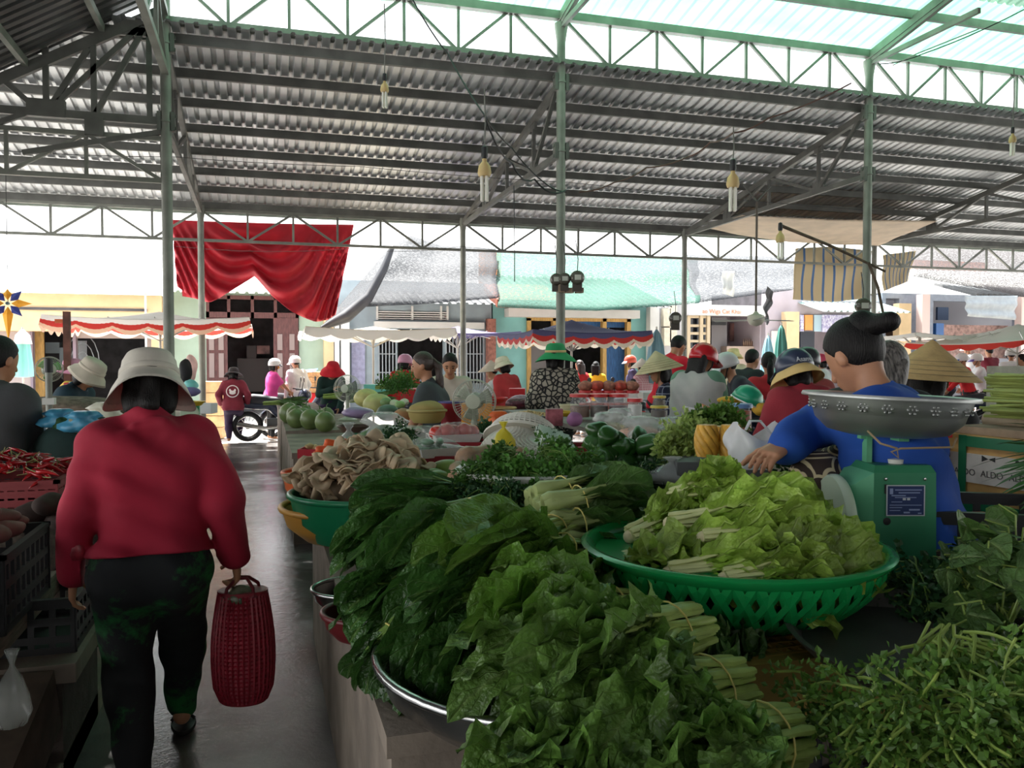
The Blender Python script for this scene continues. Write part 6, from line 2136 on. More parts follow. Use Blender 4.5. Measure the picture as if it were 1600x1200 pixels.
def tray(label, px, py, d, hw, hd, rz, m_, z=None, name='food_tray'):
    c = at(px, py, d)
    t = thing(name, label, 'tray', (c.x, c.y, z if z is not None else c.z), rz)
    a = [(-hw * .88, -hd * .88, 0), (hw * .88, -hd * .88, 0), (hw * .88, hd * .88, 0), (-hw * .88, hd * .88, 0)]
    b_ = [(-hw, -hd, .045), (hw, -hd, .045), (hw, hd, .045), (-hw, hd, .045)]
    o_ = [(x * 1.07, y * 1.07, .047) for x, y, z_ in b_]
    m = MB().add(a + b_ + o_, [(3, 2, 1, 0), (0, 1, 5, 4), (1, 2, 6, 5), (2, 3, 7, 6), (3, 0, 4, 7), (4, 5, 9, 8), (5, 6, 10, 9), (6, 7, 11, 10), (7, 4, 8, 11)])
    o = m.build('tray_body', m_, t, local=True, smooth=0)
    s_ = o.modifiers.new('thickness', 'SOLIDIFY'); s_.thickness = .003
    return t


def wrapfilm(t, hw, hd, h):
    rows = [[V((x * hw, y * hd, .048 + h * (1 - max(abs(x), abs(y)) ** 3) + .004 * math.sin(19 * x + 7 * y))) for x in np.linspace(-1, 1, 15)] for y in np.linspace(-1, 1, 15)]
    MB().grid(rows).build('film', film, t, local=True, smooth=180)


white_tray = mat('foam_tray', (222, 222, 216), rough=.5)
redbox = mat('red_crate_plastic', (150, 30, 40), rough=.4)
zc = at(675, 712, 4.5).z
t1 = tray('white foam tray of wrapped cucumbers on a red box', 675, 712, 4.5, .13, .11, .35, white_tray)
wrapfilm(t1, .13, .11, .05)
for k, (dx, dy, dz, rz) in enumerate([(-.07, -.03, .035, 1.9), (-.02, -.05, .035, 1.9), (.05, -.04, .035, 1.2), (-.06, .04, .04, 1.5), (0, .03, .045, 1.6), (.06, .04, .045, 1.3), (-.03, 0, .075, 1.7), (.05, 0, .075, 1.1)]):
    q = WM[t1.name] @ V((dx, dy, dz))
    lump('cucumber', 'small dark cucumber under film on the white foam tray', 'cucumber', q, (.055, .02, .02), cuc, Matrix.Rotation(rz + .35, 3, 'Z'), 'cucumbers on the foam tray', .02, k)
c = at(672, 735, 4.55)
crate('red_crate', 'red crate of tomatoes carrying the cucumber tray', (c.x, c.y, .97), RT * .16, V((FW.x, FW.y, 0)) * .14, zc - .97, redbox)
for k in range(9):
    q = V((c.x, c.y, 1.03)) + RT * (-.1 + .1 * (k % 3)) + V((FW.x, FW.y, 0)) * (-.09 + .07 * (k // 3))
    lump('tomato', 'red tomato inside the crate below the cucumbers', 'tomato', q, (.042, .042, .036), tom, None, 'tomatoes in the red crate', .03, k)
t2 = tray('white tray of wrapped tomatoes behind the cucumbers', 711, 690, 5.1, .15, .08, .1, white_tray)
wrapfilm(t2, .15, .08, .07)
for k in range(5):
    q = WM[t2.name] @ V((-.11 + .055 * k, .01 * (-1) ** k, .055 + .01 * (k % 2)))
    lump('tomato', 'orange red tomato under film on the tray near the fan', 'tomato', q, (.05, .05, .048), tom, None, 'tomatoes on the wrapped tray', .03, k)
c = at(718, 705, 5.1)
crate('red_crate', 'red crate supporting the tray of wrapped tomatoes', (c.x, c.y, .8), RT * .2, V((FW.x, FW.y, 0)) * .12, at(711, 690, 5.1).z - .8, redbox)

# overturned white baskets
c = at(805, 702, 4.35)


def halfdome(label, c, r, h, tilt, rzz):
    t = thing('white_colander', label, 'colander', c, rot=(tilt[0], tilt[1], rzz), group='overturned white colanders')
    m = MB()
    prof = lambda v: (r * math.cos(v * PI / 2 * .8), h * math.sin(v * PI / 2 * .8) / math.sin(PI / 2 * .8))
    for k in range(12):
        v = k / 11
        q, z = prof(v)
        m.lathe([(q - .002, z - .004), (q + .004, z - .004), (q + .003, z + .005), (q - .003, z + .005), (q - .002, z - .004)], 44)
    for i in range(44):
        a = 2 * PI * i / 44
        m.tube([(prof(v)[0] * math.cos(a), prof(v)[0] * math.sin(a), prof(v)[1]) for v in np.linspace(0, 1, 7)], .0055, 4)
    q, z = prof(1.)
    m.lathe([(0, z + .004), (q + .004, z + .003), (q + .003, z - .005), (0, z - .002)], 32)
    m.build('perforated_dome', mat('cream_plastic', (206, 202, 190), rough=.45), t, local=True, smooth=0)
    MB().lathe([(r - .005, -.008), (r + .022, -.01), (r + .024, .0), (r + .004, .006)], 48).build('rim', mat('cream_plastic', (206, 202, 190)), t, local=True, smooth=40)


halfdome('cream colander overturned on its neighbour, highest behind the yellow bag', at(818, 690, 4.55), .2, .13, (-.5, .35), 0)
halfdome('cream colander overturned toward the tan pumpkins', at(795, 705, 4.4), .17, .11, (.1, -.45), 0)
halfdome('cream colander lying open near the clamshell boxes', at(840, 712, 4.3), .19, .08, (.35, .15), 0)
# yellow bag, orange bag, knife
yel = mat('yellow_film', (228, 214, 70), rough=.35, trl=.35)


def bag(name, label, c, r, h, m_, knot=.25, seed=0, squash=1., tied=True, rz=0., group=None):
    rr = random.Random(seed)
    o1 = rr.uniform(0, 6)
    q_ = 1 if tied else 2
    wob = lambda a, z: 1 + .1 * q_ * math.sin(3 * a + o1 + 5 * z / h) + .06 * q_ * math.sin(11 * a - 5 * z / h + 2 * math.sin(7 * z / h))
    prof = [(0, 0), (r * .7, .004), (r, h * .2), (r * .95, h * .4), (r * .6, h * .62)]
    prof += [(r * .16, h * .78), (r * .14, h * .82), (r * .3, h * .93), (r * .42, h)] if tied else [(r * .85, h * .75), (r * .6, h * .95), (r * .5, h)]
    m = MB().lathe(prof, 28, wob=wob, sy=squash)
    ob = m.build(name, m_, None, local=True, smooth=180)
    ob.location = c
    ob.rotation_euler.z = rz
    return tag(ob, label, 'bag', group)


c = at(787, 706, 4.15)
bag('yellow_bag', 'small knotted yellow plastic bag on the cream colander', (c.x, c.y, c.z), .055, .15, yel, seed=1)
c = at(779, 668, 5.6)
bag('orange_bag', 'orange plastic bag beside the peanut tray', (c.x, c.y, c.z), .075, .11, mat('orange_film', (240, 118, 50), rough=.4, trl=.3), seed=2, tied=False)
tag(MB().obox(at(858, 705, 4.05), RT * .05 - V((0, 0, .02)), V((0, .012, .01)), V((0, -.002, .004))).build('knife', mat('dark_blade', (50, 52, 50), rough=.3, metal=.6), smooth=0), 'dark knife lying by the clamshell boxes', 'knife')
# clamshells
clam = mat('clear_clamshell', (206, 222, 206), rough=.15, alpha=.5, spec=1.)
for k, (px, py, d, rx, ry) in enumerate([(862, 684, 4.2, .5, .3), (873, 690, 4.25, .5, .3)]):
    c = at(px, py, d)
    t = thing('clamshell_box', ['clear clamshell box of green shoots tilted on the stack', 'clear clamshell box under the topmost one'][k], 'box', c, rot=(.65, .28, .25), group='clear clamshell boxes')
    MB().box(-.075, .075, -.055, .055, -.025, .022).build('lid', clam, t, local=True, smooth=0)
    MB().box(-.078, .078, -.058, .058, -.003, .002).build('seam', mat('clear_rim', (200, 212, 200), rough=.2), t, local=True, smooth=0)
    lm, sm = MB(), MB()
    rr = random.Random(k)
    for i in range(40):
        sprig(lm, sm, V((rr.uniform(-.06, .06), rr.uniform(-.02, .045), -.01)), (rr.gauss(0, 1), rr.gauss(0, 1), .3), .04, rr, .012, 5, .2, .0015, 2)
    lm.build('shoots', herb_d, t, local=True, smooth=0)
c = at(885, 705, 4.4)
crate('red_crate', 'dark red crate under the clamshell boxes', (c.x, c.y, .97), RT * .13, V((FW.x, FW.y, 0)) * .12, .17, redbox)

# pineapples
pinem = mat('peeled_pineapple', (214, 164, 64), rough=.45, var=.16, vs=30, trl=.1)
for k, (px, d, lb) in enumerate([(1104, 3.05, 'peeled pineapple with spiral grooves, nearest the white basket side'), (1122, 3.2, 'peeled pineapple mostly hidden between the other two'), (1142, 3.05, 'peeled pineapple with spiral grooves beside the white plastic bag')]):
    c = at(px, 713, d)
    rr = .043
    t = thing('pineapple', lb, 'pineapple', (c.x, c.y, c.z), k * .7, 'peeled pineapples')
    n, mm = 64, 26
    vs = []
    for i in range(mm + 1):
        z = .115 * i / mm
        v = i / mm
        q = rr * (.86 + .2 * math.sin(PI * min(v * 1.0, 1)) - .3 * max(0, v - .8))
        for j in range(n):
            a = 2 * PI * j / n
            g = abs(((a * 8 / (2 * PI)) + v * 2.6) % 1 - .5) * 2
            vs.append((q * (1 - .17 * max(0, 1 - g * 2.6)) * math.cos(a), q * (1 - .17 * max(0, 1 - g * 2.6)) * math.sin(a), z))
    fs = [(i * n + j, i * n + (j + 1) % n, (i + 1) * n + (j + 1) % n, (i + 1) * n + j) for i in range(mm) for j in range(n)] + [tuple(range(mm * n, mm * n + n)), tuple(range(n - 1, -1, -1))]
    MB().add(vs, fs).build('flesh', pinem, t, local=True, smooth=50)
c = at(1122, 716, 3.1)
t = thing('metal_tray', 'shallow metal tray beneath the pineapples', 'tray', (c.x, c.y, c.z - .012), -YAW)
MB().box(-.14, .14, -.09, .1, 0, .008).build('plate', alu, t, local=True, smooth=0)
c = at(1120, 740, 3.1)
tag(MB().obox((c.x, c.y, (c.z + .96) / 2 + .02), RT * .17, V((FW.x, FW.y, 0)) * .12, V((0, 0, (at(1122, 716, 3.1).z - .012 - .93) / 2))).build('grey_box', mat('grey_tub', (86, 88, 88), rough=.6), smooth=0), 'dark grey tub under the pineapple tray', 'tub')
# shredded lettuce & herbs by the pineapples
for k, (px, py, d) in enumerate([(1065, 705, 3.3), (1085, 690, 3.5), (1130, 668, 3.7), (1100, 672, 3.7), (1055, 722, 3.2)]):
    herb('salad_herbs', ['pale salad leaves beside the pineapple in front', 'pale salad leaves behind the pineapple in front', 'leafy herb sprigs rising behind the pineapples', 'leafy herb sprigs before the white foam lid', 'pale salad leaves by the clear plastic bag'][k], 'herbs', at(px, py, d), (.1, -.3, .4), .075, 36, mat('salad_leaf', (160, 180, 100), rough=.5, var=.25, vs=20, trl=.3) if k in (0, 1, 4) else herb_l, stalk_m, 180 + k, 'salad herbs by the pineapples', .9, .022, .6, 3)
# white shopping bag held open
c = at(1180, 722, 2.75)
wb = mat('white_bag_film', (226, 226, 228), rough=.3, alpha=.8, trl=.25)
m = MB()
rows = []
for i in range(15):
    v = i / 14
    row = []
    for j in range(33):
        a = 2 * PI * j / 32
        q = (.06 + .03 * math.sin(PI * v * .8)) * (1 + .12 * math.sin(4 * a + 5 * v) + .06 * math.sin(9 * a - 6 * v))
        row.append(V((c.x + q * math.cos(a) * 1.05, c.y + q * math.sin(a) * .8, c.z - .02 + .125 * v + .03 * v * math.cos(2 * a))))
    rows.append(row)
t = thing('carrier_bag', 'white translucent carrier bag under the reaching hand', 'bag', (c.x, c.y, c.z - .02))
MB().grid(rows).build('film', wb, t, smooth=180)
MB().tube([at(1165, 672, 2.75), at(1172, 658, 2.75), at(1188, 658, 2.75), at(1205, 678, 2.75)], [.01, .014, .014, .01], 8, flat=.3).build('handle', wb, t)
# clear bags
for k, (px, py, d, r_, h_, sq_) in enumerate([(1050, 735, 3.05, .09, .1, .8), (545, 690, 6.6, .14, .3, .8), (600, 672, 6.2, .22, .26, .8), (640, 690, 5.9, .24, .22, .7), (950, 665, 4.9, .16, .16, .7), (1000, 672, 4.8, .17, .16, .7), (1060, 672, 4.8, .16, .15, .7), (970, 655, 5.3, .12, .14, .8)]):
    c = at(px, py, d)
    bag('plastic_bag', ['clear plastic bag crumpled before the pineapple tub', 'clear bag of white goods beside the small green scale', 'long clear bag of greens behind the small scale', 'clear bag of pale green cabbage by the tan tub', 'clear bag of shredded vegetables right above the peppers', 'clear bag of pink and cream slices over the peppers', 'clear bag of noodles next to the green plastic', 'small clear bag in front of the jars'][k], (c.x, c.y, c.z - h_ * .5), r_, h_, bagm, seed=20 + k, squash=sq_, tied=k in (0, 1), rz=k, group='clear plastic bags of produce')
    if k in (2, 3, 4, 5, 6):
        col = [(0), 0, (70, 110, 60), (150, 176, 96), (210, 196, 160), (214, 170, 150), (220, 208, 176)][k]
        lump('bagged_greens', ['bundled greens inside the long clear bag', 'pale cabbage inside the clear bag by the tan tub', 'shredded vegetables in the clear bag over the peppers', 'pink sliced roots in the clear bag', 'cream noodles in the clear bag'][k - 2], 'vegetables', V((c.x, c.y, c.z - h_ * .5 + h_ * .32)), (r_ * .82, r_ * .55, h_ * .32), mat('bag_fill_%d' % k, col, rough=.6, var=.4, vs=22, bump=.6, bs=30), None, None, .08, k)['kind'] = 'stuff'
c = at(1050, 682, 4.5)
drape('green_film', 'crumpled green plastic film among the clear bags', 'film', [(1020, 662, 4.6), (1050, 664, 4.6), (1080, 668, 4.6)], [(1015, 690, 4.2), (1040, 684, 4.2), (1076, 680, 4.2)], mat('emerald_film', (36, 128, 84), rough=.35, trl=.25), 16, 12, .03, 2)
# foam lid, brown jar
c = at(1100, 662, 4.6)
tag(MB().obox(c, RT * .1 + V((0, 0, -.02)), V((FW.x, FW.y, 0)) * .02 + V((0, 0, .075)), V((FW.x, FW.y, 0)) * .012).build('foam_board', mat('white_foam', (216, 216, 218), rough=.8), smooth=0), 'white foam sheet leaning behind the salad herbs', 'foam sheet')
tag(MB().obox(at(1118, 645, 4.75), RT * .07 + V((0, 0, -.03)), V((FW.x, FW.y, 0)) * .03 + V((0, 0, .02)), V((FW.x, FW.y, 0)) * .012).build('orange_board', mat('terracotta_board', (196, 130, 90), rough=.7), smooth=0), 'thin terracotta board leaning on the foam lid', 'board')
jarglass = mat('jar_glass', (220, 226, 226), rough=.08, alpha=.14, spec=1.)


def jar(label, px, py, d, r_, h_, fill, fl, lid, lidm, gr=None, lw=1.06):
    c = at(px, py, d)
    t = thing('jar', label, 'jar', (c.x, c.y, c.z), 0, gr)
    MB().lathe([(0, 0), (r_ * .96, 0), (r_, .01), (r_, h_ * .72), (r_ * .86, h_ * .8), (r_ * .86, h_)], 28).build('glass', jarglass, t, local=True, smooth=40)
    MB().lathe([(0, .004), (r_ * .95, .004), (r_ * .96, h_ * fl), (0, h_ * fl + .004)], 24).build('contents', fill, t, local=True, smooth=40)
    MB().lathe([(0, h_ * 1.0 + lid), (r_ * lw * .94, h_ + lid), (r_ * lw, h_ + lid * .8), (r_ * lw, h_ - .004), (r_ * .9, h_ - .006)], 28).build('lid', lidm, t, local=True, smooth=40)
    return t


brn = mat('brown_paste', (118, 76, 50), rough=.5, var=.3, vs=14)
dbr = mat('dark_pickle', (70, 52, 36), rough=.5, var=.3, vs=14)
pur = mat('purple_pickle', (96, 74, 78), rough=.5, var=.3, vs=14)
redl = mat('red_lid', (196, 42, 44), rough=.35)
jar('big jar of brown paste with red lid beside the shell print blouse', 906, 652, 6.4, .076, .16, brn, .55, .02, redl, 'red lidded jars')
jar('big jar of dark pickles, second of the red lidded row', 936, 652, 6.4, .07, .16, dbr, .55, .02, redl, 'red lidded jars')
jar('big jar of purple pickles, third of the red lidded row', 966, 652, 6.4, .072, .16, pur, .55, .02, redl, 'red lidded jars')
jar('smaller jar of white liquid with red lid near the checked shirt', 992, 652, 6.3, .055, .12, ivory, .8, .022, redl, 'red lidded jars')
for k in range(5):
    q = jar(['open jar of skewers at the row end by the pillar', 'jar topped with red peanuts behind the brown paste', 'jar topped with red candy behind the dark pickles', 'jar topped with shrimp behind the purple pickles', 'jar topped with chilli behind the white liquid'][k], 915 + 18 * k, 640, 7.4, .06, .15, mat('red_snack', (190, 74, 58), rough=.6, var=.4, vs=20), .4, .02, redl, 'jars of snacks behind the red lidded row')
    lump('snack_heap', ['heap of peeled nuts on the end jar', 'heap of peanuts above the brown paste jar', 'heap of snacks above the dark pickle jar', 'heap of dried shrimp above the purple pickle jar', 'heap of chilli snacks by the conical hat'][k], 'snacks', V(q.location) + V((0, 0, .21)), (.065, .065, .045), MATS['red_snack'] if k % 2 else mat('nut_heap', (170, 110, 90), rough=.7, var=.4, vs=25, bump=.6), None, None, .1, k)['kind'] = 'stuff'
jar('orange brown tub with blue lid behind the pineapples', 1153, 672, 4.5, .072, .125, mat('orange_sauce', (176, 92, 62), rough=.5, var=.15), .85, .018, mat('blue_lid', (104, 140, 186), rough=.4))
jar('small pot with yellow lid between jars and checked shirt', 1030, 652, 5.9, .06, .07, dbr, .7, .012, mat('yellow_lid', (196, 170, 60), rough=.4), 'yellow lidded pots')
jar('small pot with yellow lid stacked higher by the checked shirt', 1030, 634, 6.0, .045, .06, dbr, .7, .012, mat('yellow_lid', (196, 170, 60)), 'yellow lidded pots')

# ------------------------------------------------------------------ table fan
ivf = mat('fan_enamel', (178, 184, 164), rough=.4)
wire_m = mat('fan_wire', (170, 172, 160), rough=.35, metal=.5)


def fan(label, px, py, d, r_, yaw, base_z, bl=ivf):
    c = at(px, py, d)
    t = thing('table_fan', label, 'fan', (c.x, c.y, base_z), yaw)
    h = c.z - base_z
    MB().lathe([(0, 0), (.12, 0), (.12, .02), (.04, .045), (.026, .06), (.022, h - .1), (.03, h - .06), (.0, h - .05)], 24).build('stand', ivf, t, local=True, smooth=50)
    MB().lathe([(0, -.06), (.05, -.05), (.062, .0), (.055, .08), (.03, .11), (0, .115)], 24, (0, .09, h), (0, 1, 0)).build('motor', ivf, t, local=True, smooth=50)
    m = MB()
    for q, y in ((1., .0), (.97, .045), (.97, -.045), (.6, -.065), (.3, -.075)):
        pts = [(r_ * q * math.cos(a), y, h + r_ * q * math.sin(a)) for a in np.linspace(0, 2 * PI, 41)]
        m.tube(pts, .004 if q == 1 else .0025, 5, cap=False)
    for i in range(44):
        a = 2 * PI * i / 44
        ca, sa = math.cos(a), math.sin(a)
        m.tube([(ca * .05, -.078, h + sa * .05), (ca * r_ * .7, -.06, h + sa * r_ * .7), (ca * r_, 0, h + sa * r_), (ca * r_ * .7, .06, h + sa * r_ * .7), (ca * .06, .07, h + sa * .06)], .0016, 4, cap=False)
    m.build('guard', wire_m, t, local=True)
    MB().lathe([(0, 0), (.055, 0), (.05, .012), (0, .015)], 24, (0, -.075, h), (0, -1, 0)).build('badge', ivf, t, local=True)
    for k in range(3):
        a0 = 2 * PI * k / 3 + .3
        rows = [[V((q * math.cos(a0 + w_ * (1.1 - .25 * v)), -.02 + .05 * w_, h + q * math.sin(a0 + w_ * (1.1 - .25 * v)))) for w_ in np.linspace(-.45, .55, 8)] for v in np.linspace(0, 1, 6) for q in (.04 + (r_ * .86 - .04) * v,)]
        o = MB().grid(rows).build('blade', bl, t, local=True, smooth=180)
        s_ = o.modifiers.new('thickness', 'SOLIDIFY'); s_.thickness = .003


fan('pale green table fan standing on the goods before the orange crate', 741, 627, 6.0, .155, -.35, .95)
fan('grey table fan near the red hat vendor turned sideways', 543, 607, 10.5, .17, -.55, .82, mat('fan_grey', (120, 116, 120), rough=.4))
fan('green rimmed fan beside the charcoal shirt', 77, 577, 8.0, .12, .3, .82, mat('lime_blade', (140, 190, 110), rough=.4))
# ------------------------------------------------------------------ second and third counters
def box(name, label, cat, px, py, d, w, dp, h, m_, z=None, rz=None, grp=None):
    c = at(px, py, d)
    t = MB().box(-w / 2, w / 2, -dp / 2, dp / 2, 0, h)
    o = t.build(name, m_, None, local=True, smooth=0)
    o.location = (c.x, c.y, c.z if z is None else z)
    o.rotation_euler.z = -YAW if rz is None else rz
    bv = o.modifiers.new('bevel', 'BEVEL'); bv.width = min(.008, h * .1); bv.segments = 2
    return tag(o, label, cat, grp)


def bucket(label, px, py, d, r_, h_, m_, rimm=None, name='bucket'):
    c = at(px, py, d)
    t = thing(name, label, 'bucket', c)
    MB().lathe([(0, 0), (r_ * .78, 0), (r_, h_), (r_ * .96, h_), (r_ * .75, .01), (0, .012)], 32).build('body', m_, t, local=True, smooth=40)
    MB().lathe([(r_ * .97, h_ - .012), (r_ * 1.06, h_ - .01), (r_ * 1.06, h_ + .004), (r_ * .97, h_ + .004)], 32).build('rim', rimm or m_, t, local=True, smooth=40)
    return t


bucket('large red bucket with blue rim beside the fan', 706, 667, 7.3, .115, .22, mat('crimson_plastic', (150, 26, 40), rough=.4), mat('violet_rim', (70, 60, 130), rough=.4))
bucket('yellow bucket behind the ponytailed woman', 688, 655, 7.9, .1, .18, mat('yellow_plastic', (220, 180, 50), rough=.4))
box('orange_crate', 'solid orange plastic crate behind the pale green fan', 'crate', 745, 668, 6.8, .24, .2, .2, mat('amber_plastic', (226, 150, 50), rough=.45))
c = at(667, 660, 7.0)
basin('tan_tub', 'tan plastic tub upside by the ponytailed woman', 'tub', c, .16, .1, mat('khaki_plastic', (170, 152, 92), rough=.5), .012)
lump('khaki_cloth', 'khaki sack bulging from the tan tub', 'sack', c + V((0, 0, .11)), (.14, .12, .07), mat('khaki_cloth', (164, 146, 88), rough=.8, var=.1), None, None, .08, 3)
c = at(826, 652, 6.4)
t = thing('peanut_tray', 'round metal tray of shelled peanuts on a black crate', 'tray', c)
MB().lathe([(0, 0), (.19, 0), (.205, .02), (.21, .02), (.205, .012), (.19, -.006), (0, -.006)], 40).build('tray_dish', alu, t, local=True, smooth=40)
m = MB()
r = random.Random(2)
for i in range(420):
    a, q = r.uniform(0, 6.28), math.sqrt(r.random())
    m.ell((q * .18 * math.cos(a), q * .18 * math.sin(a), .012 + .03 * (1 - q) + r.uniform(0, .01)), (.009, .0065, .0065), 6, 4, Matrix.Rotation(r.uniform(0, 3), 3, 'Z'))
o = m.build('peanuts', mat('peanut', (216, 188, 132), rough=.6, var=.15, vs=40), t, local=True, smooth=180); o['kind'] = 'stuff'
crate('black_crate', 'black crate under the peanut tray', (c.x, c.y, .79), RT * .2, V((FW.x, FW.y, 0)) * .16, c.z - .8, blk)
box('pink_box', 'pink floral carton beside the red lidded jars', 'box', 866, 665, 5.9, .12, .09, .12, mat('pink_print', (176, 96, 106), rough=.5, col2=(110, 52, 60), vs=16))
lump('purple_bag', 'round purple net bag in front of the jars', 'bag', at(898, 655, 5.7), (.055, .05, .05), mat('purple_net', (150, 100, 140), rough=.7, var=.2), None, None, .05, 2)
basin('yellow_bowl', 'flat yellow bowl behind the pink carton', 'bowl', at(880, 648, 6.9) - V((0, 0, .03)), .12, .05, mat('yellow_plastic', (220, 180, 50)), .008)
basin('cream_bowl', 'cream bowl beside the shell print blouse', 'bowl', at(889, 640, 7.2) - V((0, 0, .04)), .08, .08, mat('cream_bowl', (206, 196, 160), rough=.5), .006)
lump('grape_heap', 'heap of dark red grapes on the far table', 'grapes', at(818, 630, 9.5), (.22, .2, .09), mat('grape', (92, 34, 50), rough=.35, var=.5, vs=30, bump=1, bs=40), None, None, .1, 1)['kind'] = 'stuff'
basin('tan_tray', 'shallow tan bamboo tray in front of the red basin', 'tray', at(775, 642, 8.4) - V((0, 0, .02)), .2, .05, mat('bamboo', (196, 160, 110), rough=.7, var=.15), .01)
basin('red_basin', 'bright red basin on the bamboo tray', 'basin', at(768, 630, 8.6), .16, .05, redp, .01)
for k, (px, py, d, w_, h_, m_, lb) in enumerate([(808, 618, 11.5, .22, .1, 'red_plastic', 'red crate on the fruit seller table'), (795, 598, 13.0, .2, .08, 'red_plastic', 'red basket behind the fruit seller'), (850, 600, 12.5, .3, .12, 'white_plastic', 'white foam box on the fruit table'), (595, 612, 13.5, .5, .12, 'aqua_plastic', 'aqua tray beside the red hat vendor'), (640, 625, 11.0, .2, .15, 'red_plastic', 'red plastic chair seat behind the ponytailed woman')]):
    box('fruit_box', lb, 'box', px, py, d, w_, .3, h_, MATS[m_])
# melons
mel = mat('green_melon', (102, 118, 68), rough=.4, var=.14, vs=8, rnd=.12)
for k, (px, py, d, r_) in enumerate([(452, 643, 10.1, .125), (462, 645, 9.9, .115), (463, 655, 9.4, .11), (473, 653, 9.6, .11), (485, 654, 9.2, .115), (500, 650, 9.6, .1), (508, 662, 8.9, .11), (478, 640, 10.4, .1), (510, 646, 10.0, .1)]):
    c = at(px, py, d)
    t = thing('green_melon', ['round green melon at the outer corner of the counter', 'round green melon half behind its neighbour at the corner', 'big round green melon with a pale highlight, front of the row', 'round green melon squeezed in the front row', 'largest round green melon in the front row', 'round green melon under the leafy stalks', 'round green melon cut off by the clear bag', 'round green melon at the back of the heap', 'round green melon behind the clear bag'][k], 'melon', (c.x, c.y, .82 + r_ * .95), k * .8, 'green melons on the counter')
    MB().lathe([(0, -r_), (r_ * .5, -r_ * .9), (r_ * .87, -r_ * .5), (r_, 0), (r_ * .85, r_ * .55), (r_ * .45, r_ * .93), (.012, r_ * 1.04), (0, r_ * 1.02)], 28).build('rind', mel, t, local=True, smooth=180)
    MB().tube([(0, 0, r_), (.005, 0, r_ + .03), (.02, .005, r_ + .045)], [.008, .006, .006], 6).build('stalk', pst, t, local=True)
for k, (px, py, d, a) in enumerate([(445, 632, 12.0, .2), (540, 622, 11.5, 0), (580, 628, 11.5, .1), (620, 608, 12, 0)]):
    c = at(px, py, d)
    bunch('leek_bundle', ['bundle of long green leaves at the end of the far counter', 'bundle of green stalks behind the melons', 'bundle of green stalks by the grey fan', 'mound of green herbs near the pink helmet rider'][k], 'greens', c - RT * .3, c + RT * .35 + V((0, 0, .03)), 16, W_=.06, leafm=choy2, stm=stalk_m, pet=.5, spread=.2, droop=.15, prof=pr_choy, seed=200 + k, group='green bundles on the far counters', band=0, nu=4, nv=7)
# red tray with ginger and tomatoes
c = at(520, 703, 6.95)
t = thing('red_tray', 'shallow red plastic tray of ginger and tomatoes on the concrete counter', 'tray', (c.x, c.y, .79), -YAW)
m = MB().box(-.24, .24, -.16, .16, 0, .008)
for s_ in (-1, 1):
    m.box(-.25, .25, s_ * .165 - .006, s_ * .165 + .006, 0, .075); m.box(s_ * .245 - .006, s_ * .245 + .006, -.165, .165, 0, .075)
m.build('tray_body', mat('scarlet_plastic', (190, 36, 52), rough=.4), t, local=True, smooth=0)
gin = mat('ginger', (206, 180, 132), rough=.7, var=.15, vs=20)
r = random.Random(8)
for k in range(14):
    q = WM[t.name] @ V((-.19 + .022 * k + r.uniform(-.01, .01), r.uniform(-.1, .1), .06 + r.uniform(0, .03)))
    lump('ginger_root', 'knobbly pale ginger root on the red tray', 'ginger', q, (.045, .022, .022), gin, Matrix.Rotation(r.uniform(0, 3), 3, 'Z'), 'ginger roots on the red tray', .2, k)
for k in range(6):
    q = WM[t.name] @ V((.1 + .045 * (k % 3), -.04 + .07 * (k // 3), .06 + .035 * (k % 2)))
    lump('tomato', 'small red tomato at the end of the ginger tray', 'tomato', q, (.036, .036, .032), tom, None, 'tomatoes on the ginger tray', .03, k)
# small green scale
c = at(556, 692, 7.2)
t = thing('spring_scale', 'small bright green spring scale with shallow pan beyond the ginger', 'scale', (c.x, c.y, .79), -YAW)
MB().box(-.07, .07, -.07, .07, 0, .15).build('housing', mat('bright_green', (40, 160, 104), rough=.4), t, local=True, smooth=0)
MB().lathe([(0, 0), (.085, 0), (.085, .02), (0, .022)], 28, (.075, 0, .08), (1, 0, 0)).build('dial', mat('dial_rim', (186, 202, 178)), t, local=True, smooth=40)
MB().box(-.02, .02, -.02, .02, .15, .19).build('post', mat('bright_green', (40, 160, 104)), t, local=True, smooth=0)
MB().lathe([(0, .19), (.12, .19), (.16, .235), (.165, .235), (.125, .182), (0, .182)], 32).build('pan', mat('bronze_pan', (120, 100, 88), rough=.35, metal=.6), t, local=True, smooth=40)
lump('lilac_bag', 'lilac plastic bundle resting on the small scale pan', 'bag', at(560, 645, 7.3), (.15, .09, .05), mat('lilac_film', (150, 132, 168), rough=.35, var=.15), None, None, .12, 4)
# veg between
for k, (px, py, d, m_, rr, lb) in enumerate([(573, 622, 9.0, (196, 190, 120), .12, 'pale cabbage behind the lilac bundle'), (590, 632, 8.4, (186, 186, 120), .13, 'second pale cabbage behind the long clear bag'), (603, 628, 8.2, (120, 150, 96), .05, 'lime green gourd next to the cabbages'), (616, 630, 8.2, (196, 210, 176), .045, 'white green guava near the ponytailed woman'), (625, 632, 8.0, (140, 176, 110), .045, 'green guava second by the ponytailed woman'), (632, 628, 8.2, (206, 214, 190), .04, 'pale guava topmost by the ponytailed woman'), (630, 650, 7.4, (176, 128, 84), .08, 'brown melon before the ponytailed woman'), (606, 645, 7.6, (84, 110, 92), .09, 'dark green gourd in the film')]):
    lump('round_vegetable', lb, 'vegetable', at(px, py, d), (rr * 1.15, rr, rr * .85), mat('veg_%d' % k, m_, rough=.5, var=.15, vs=10), None, 'round vegetables on the second counter', .04, k)
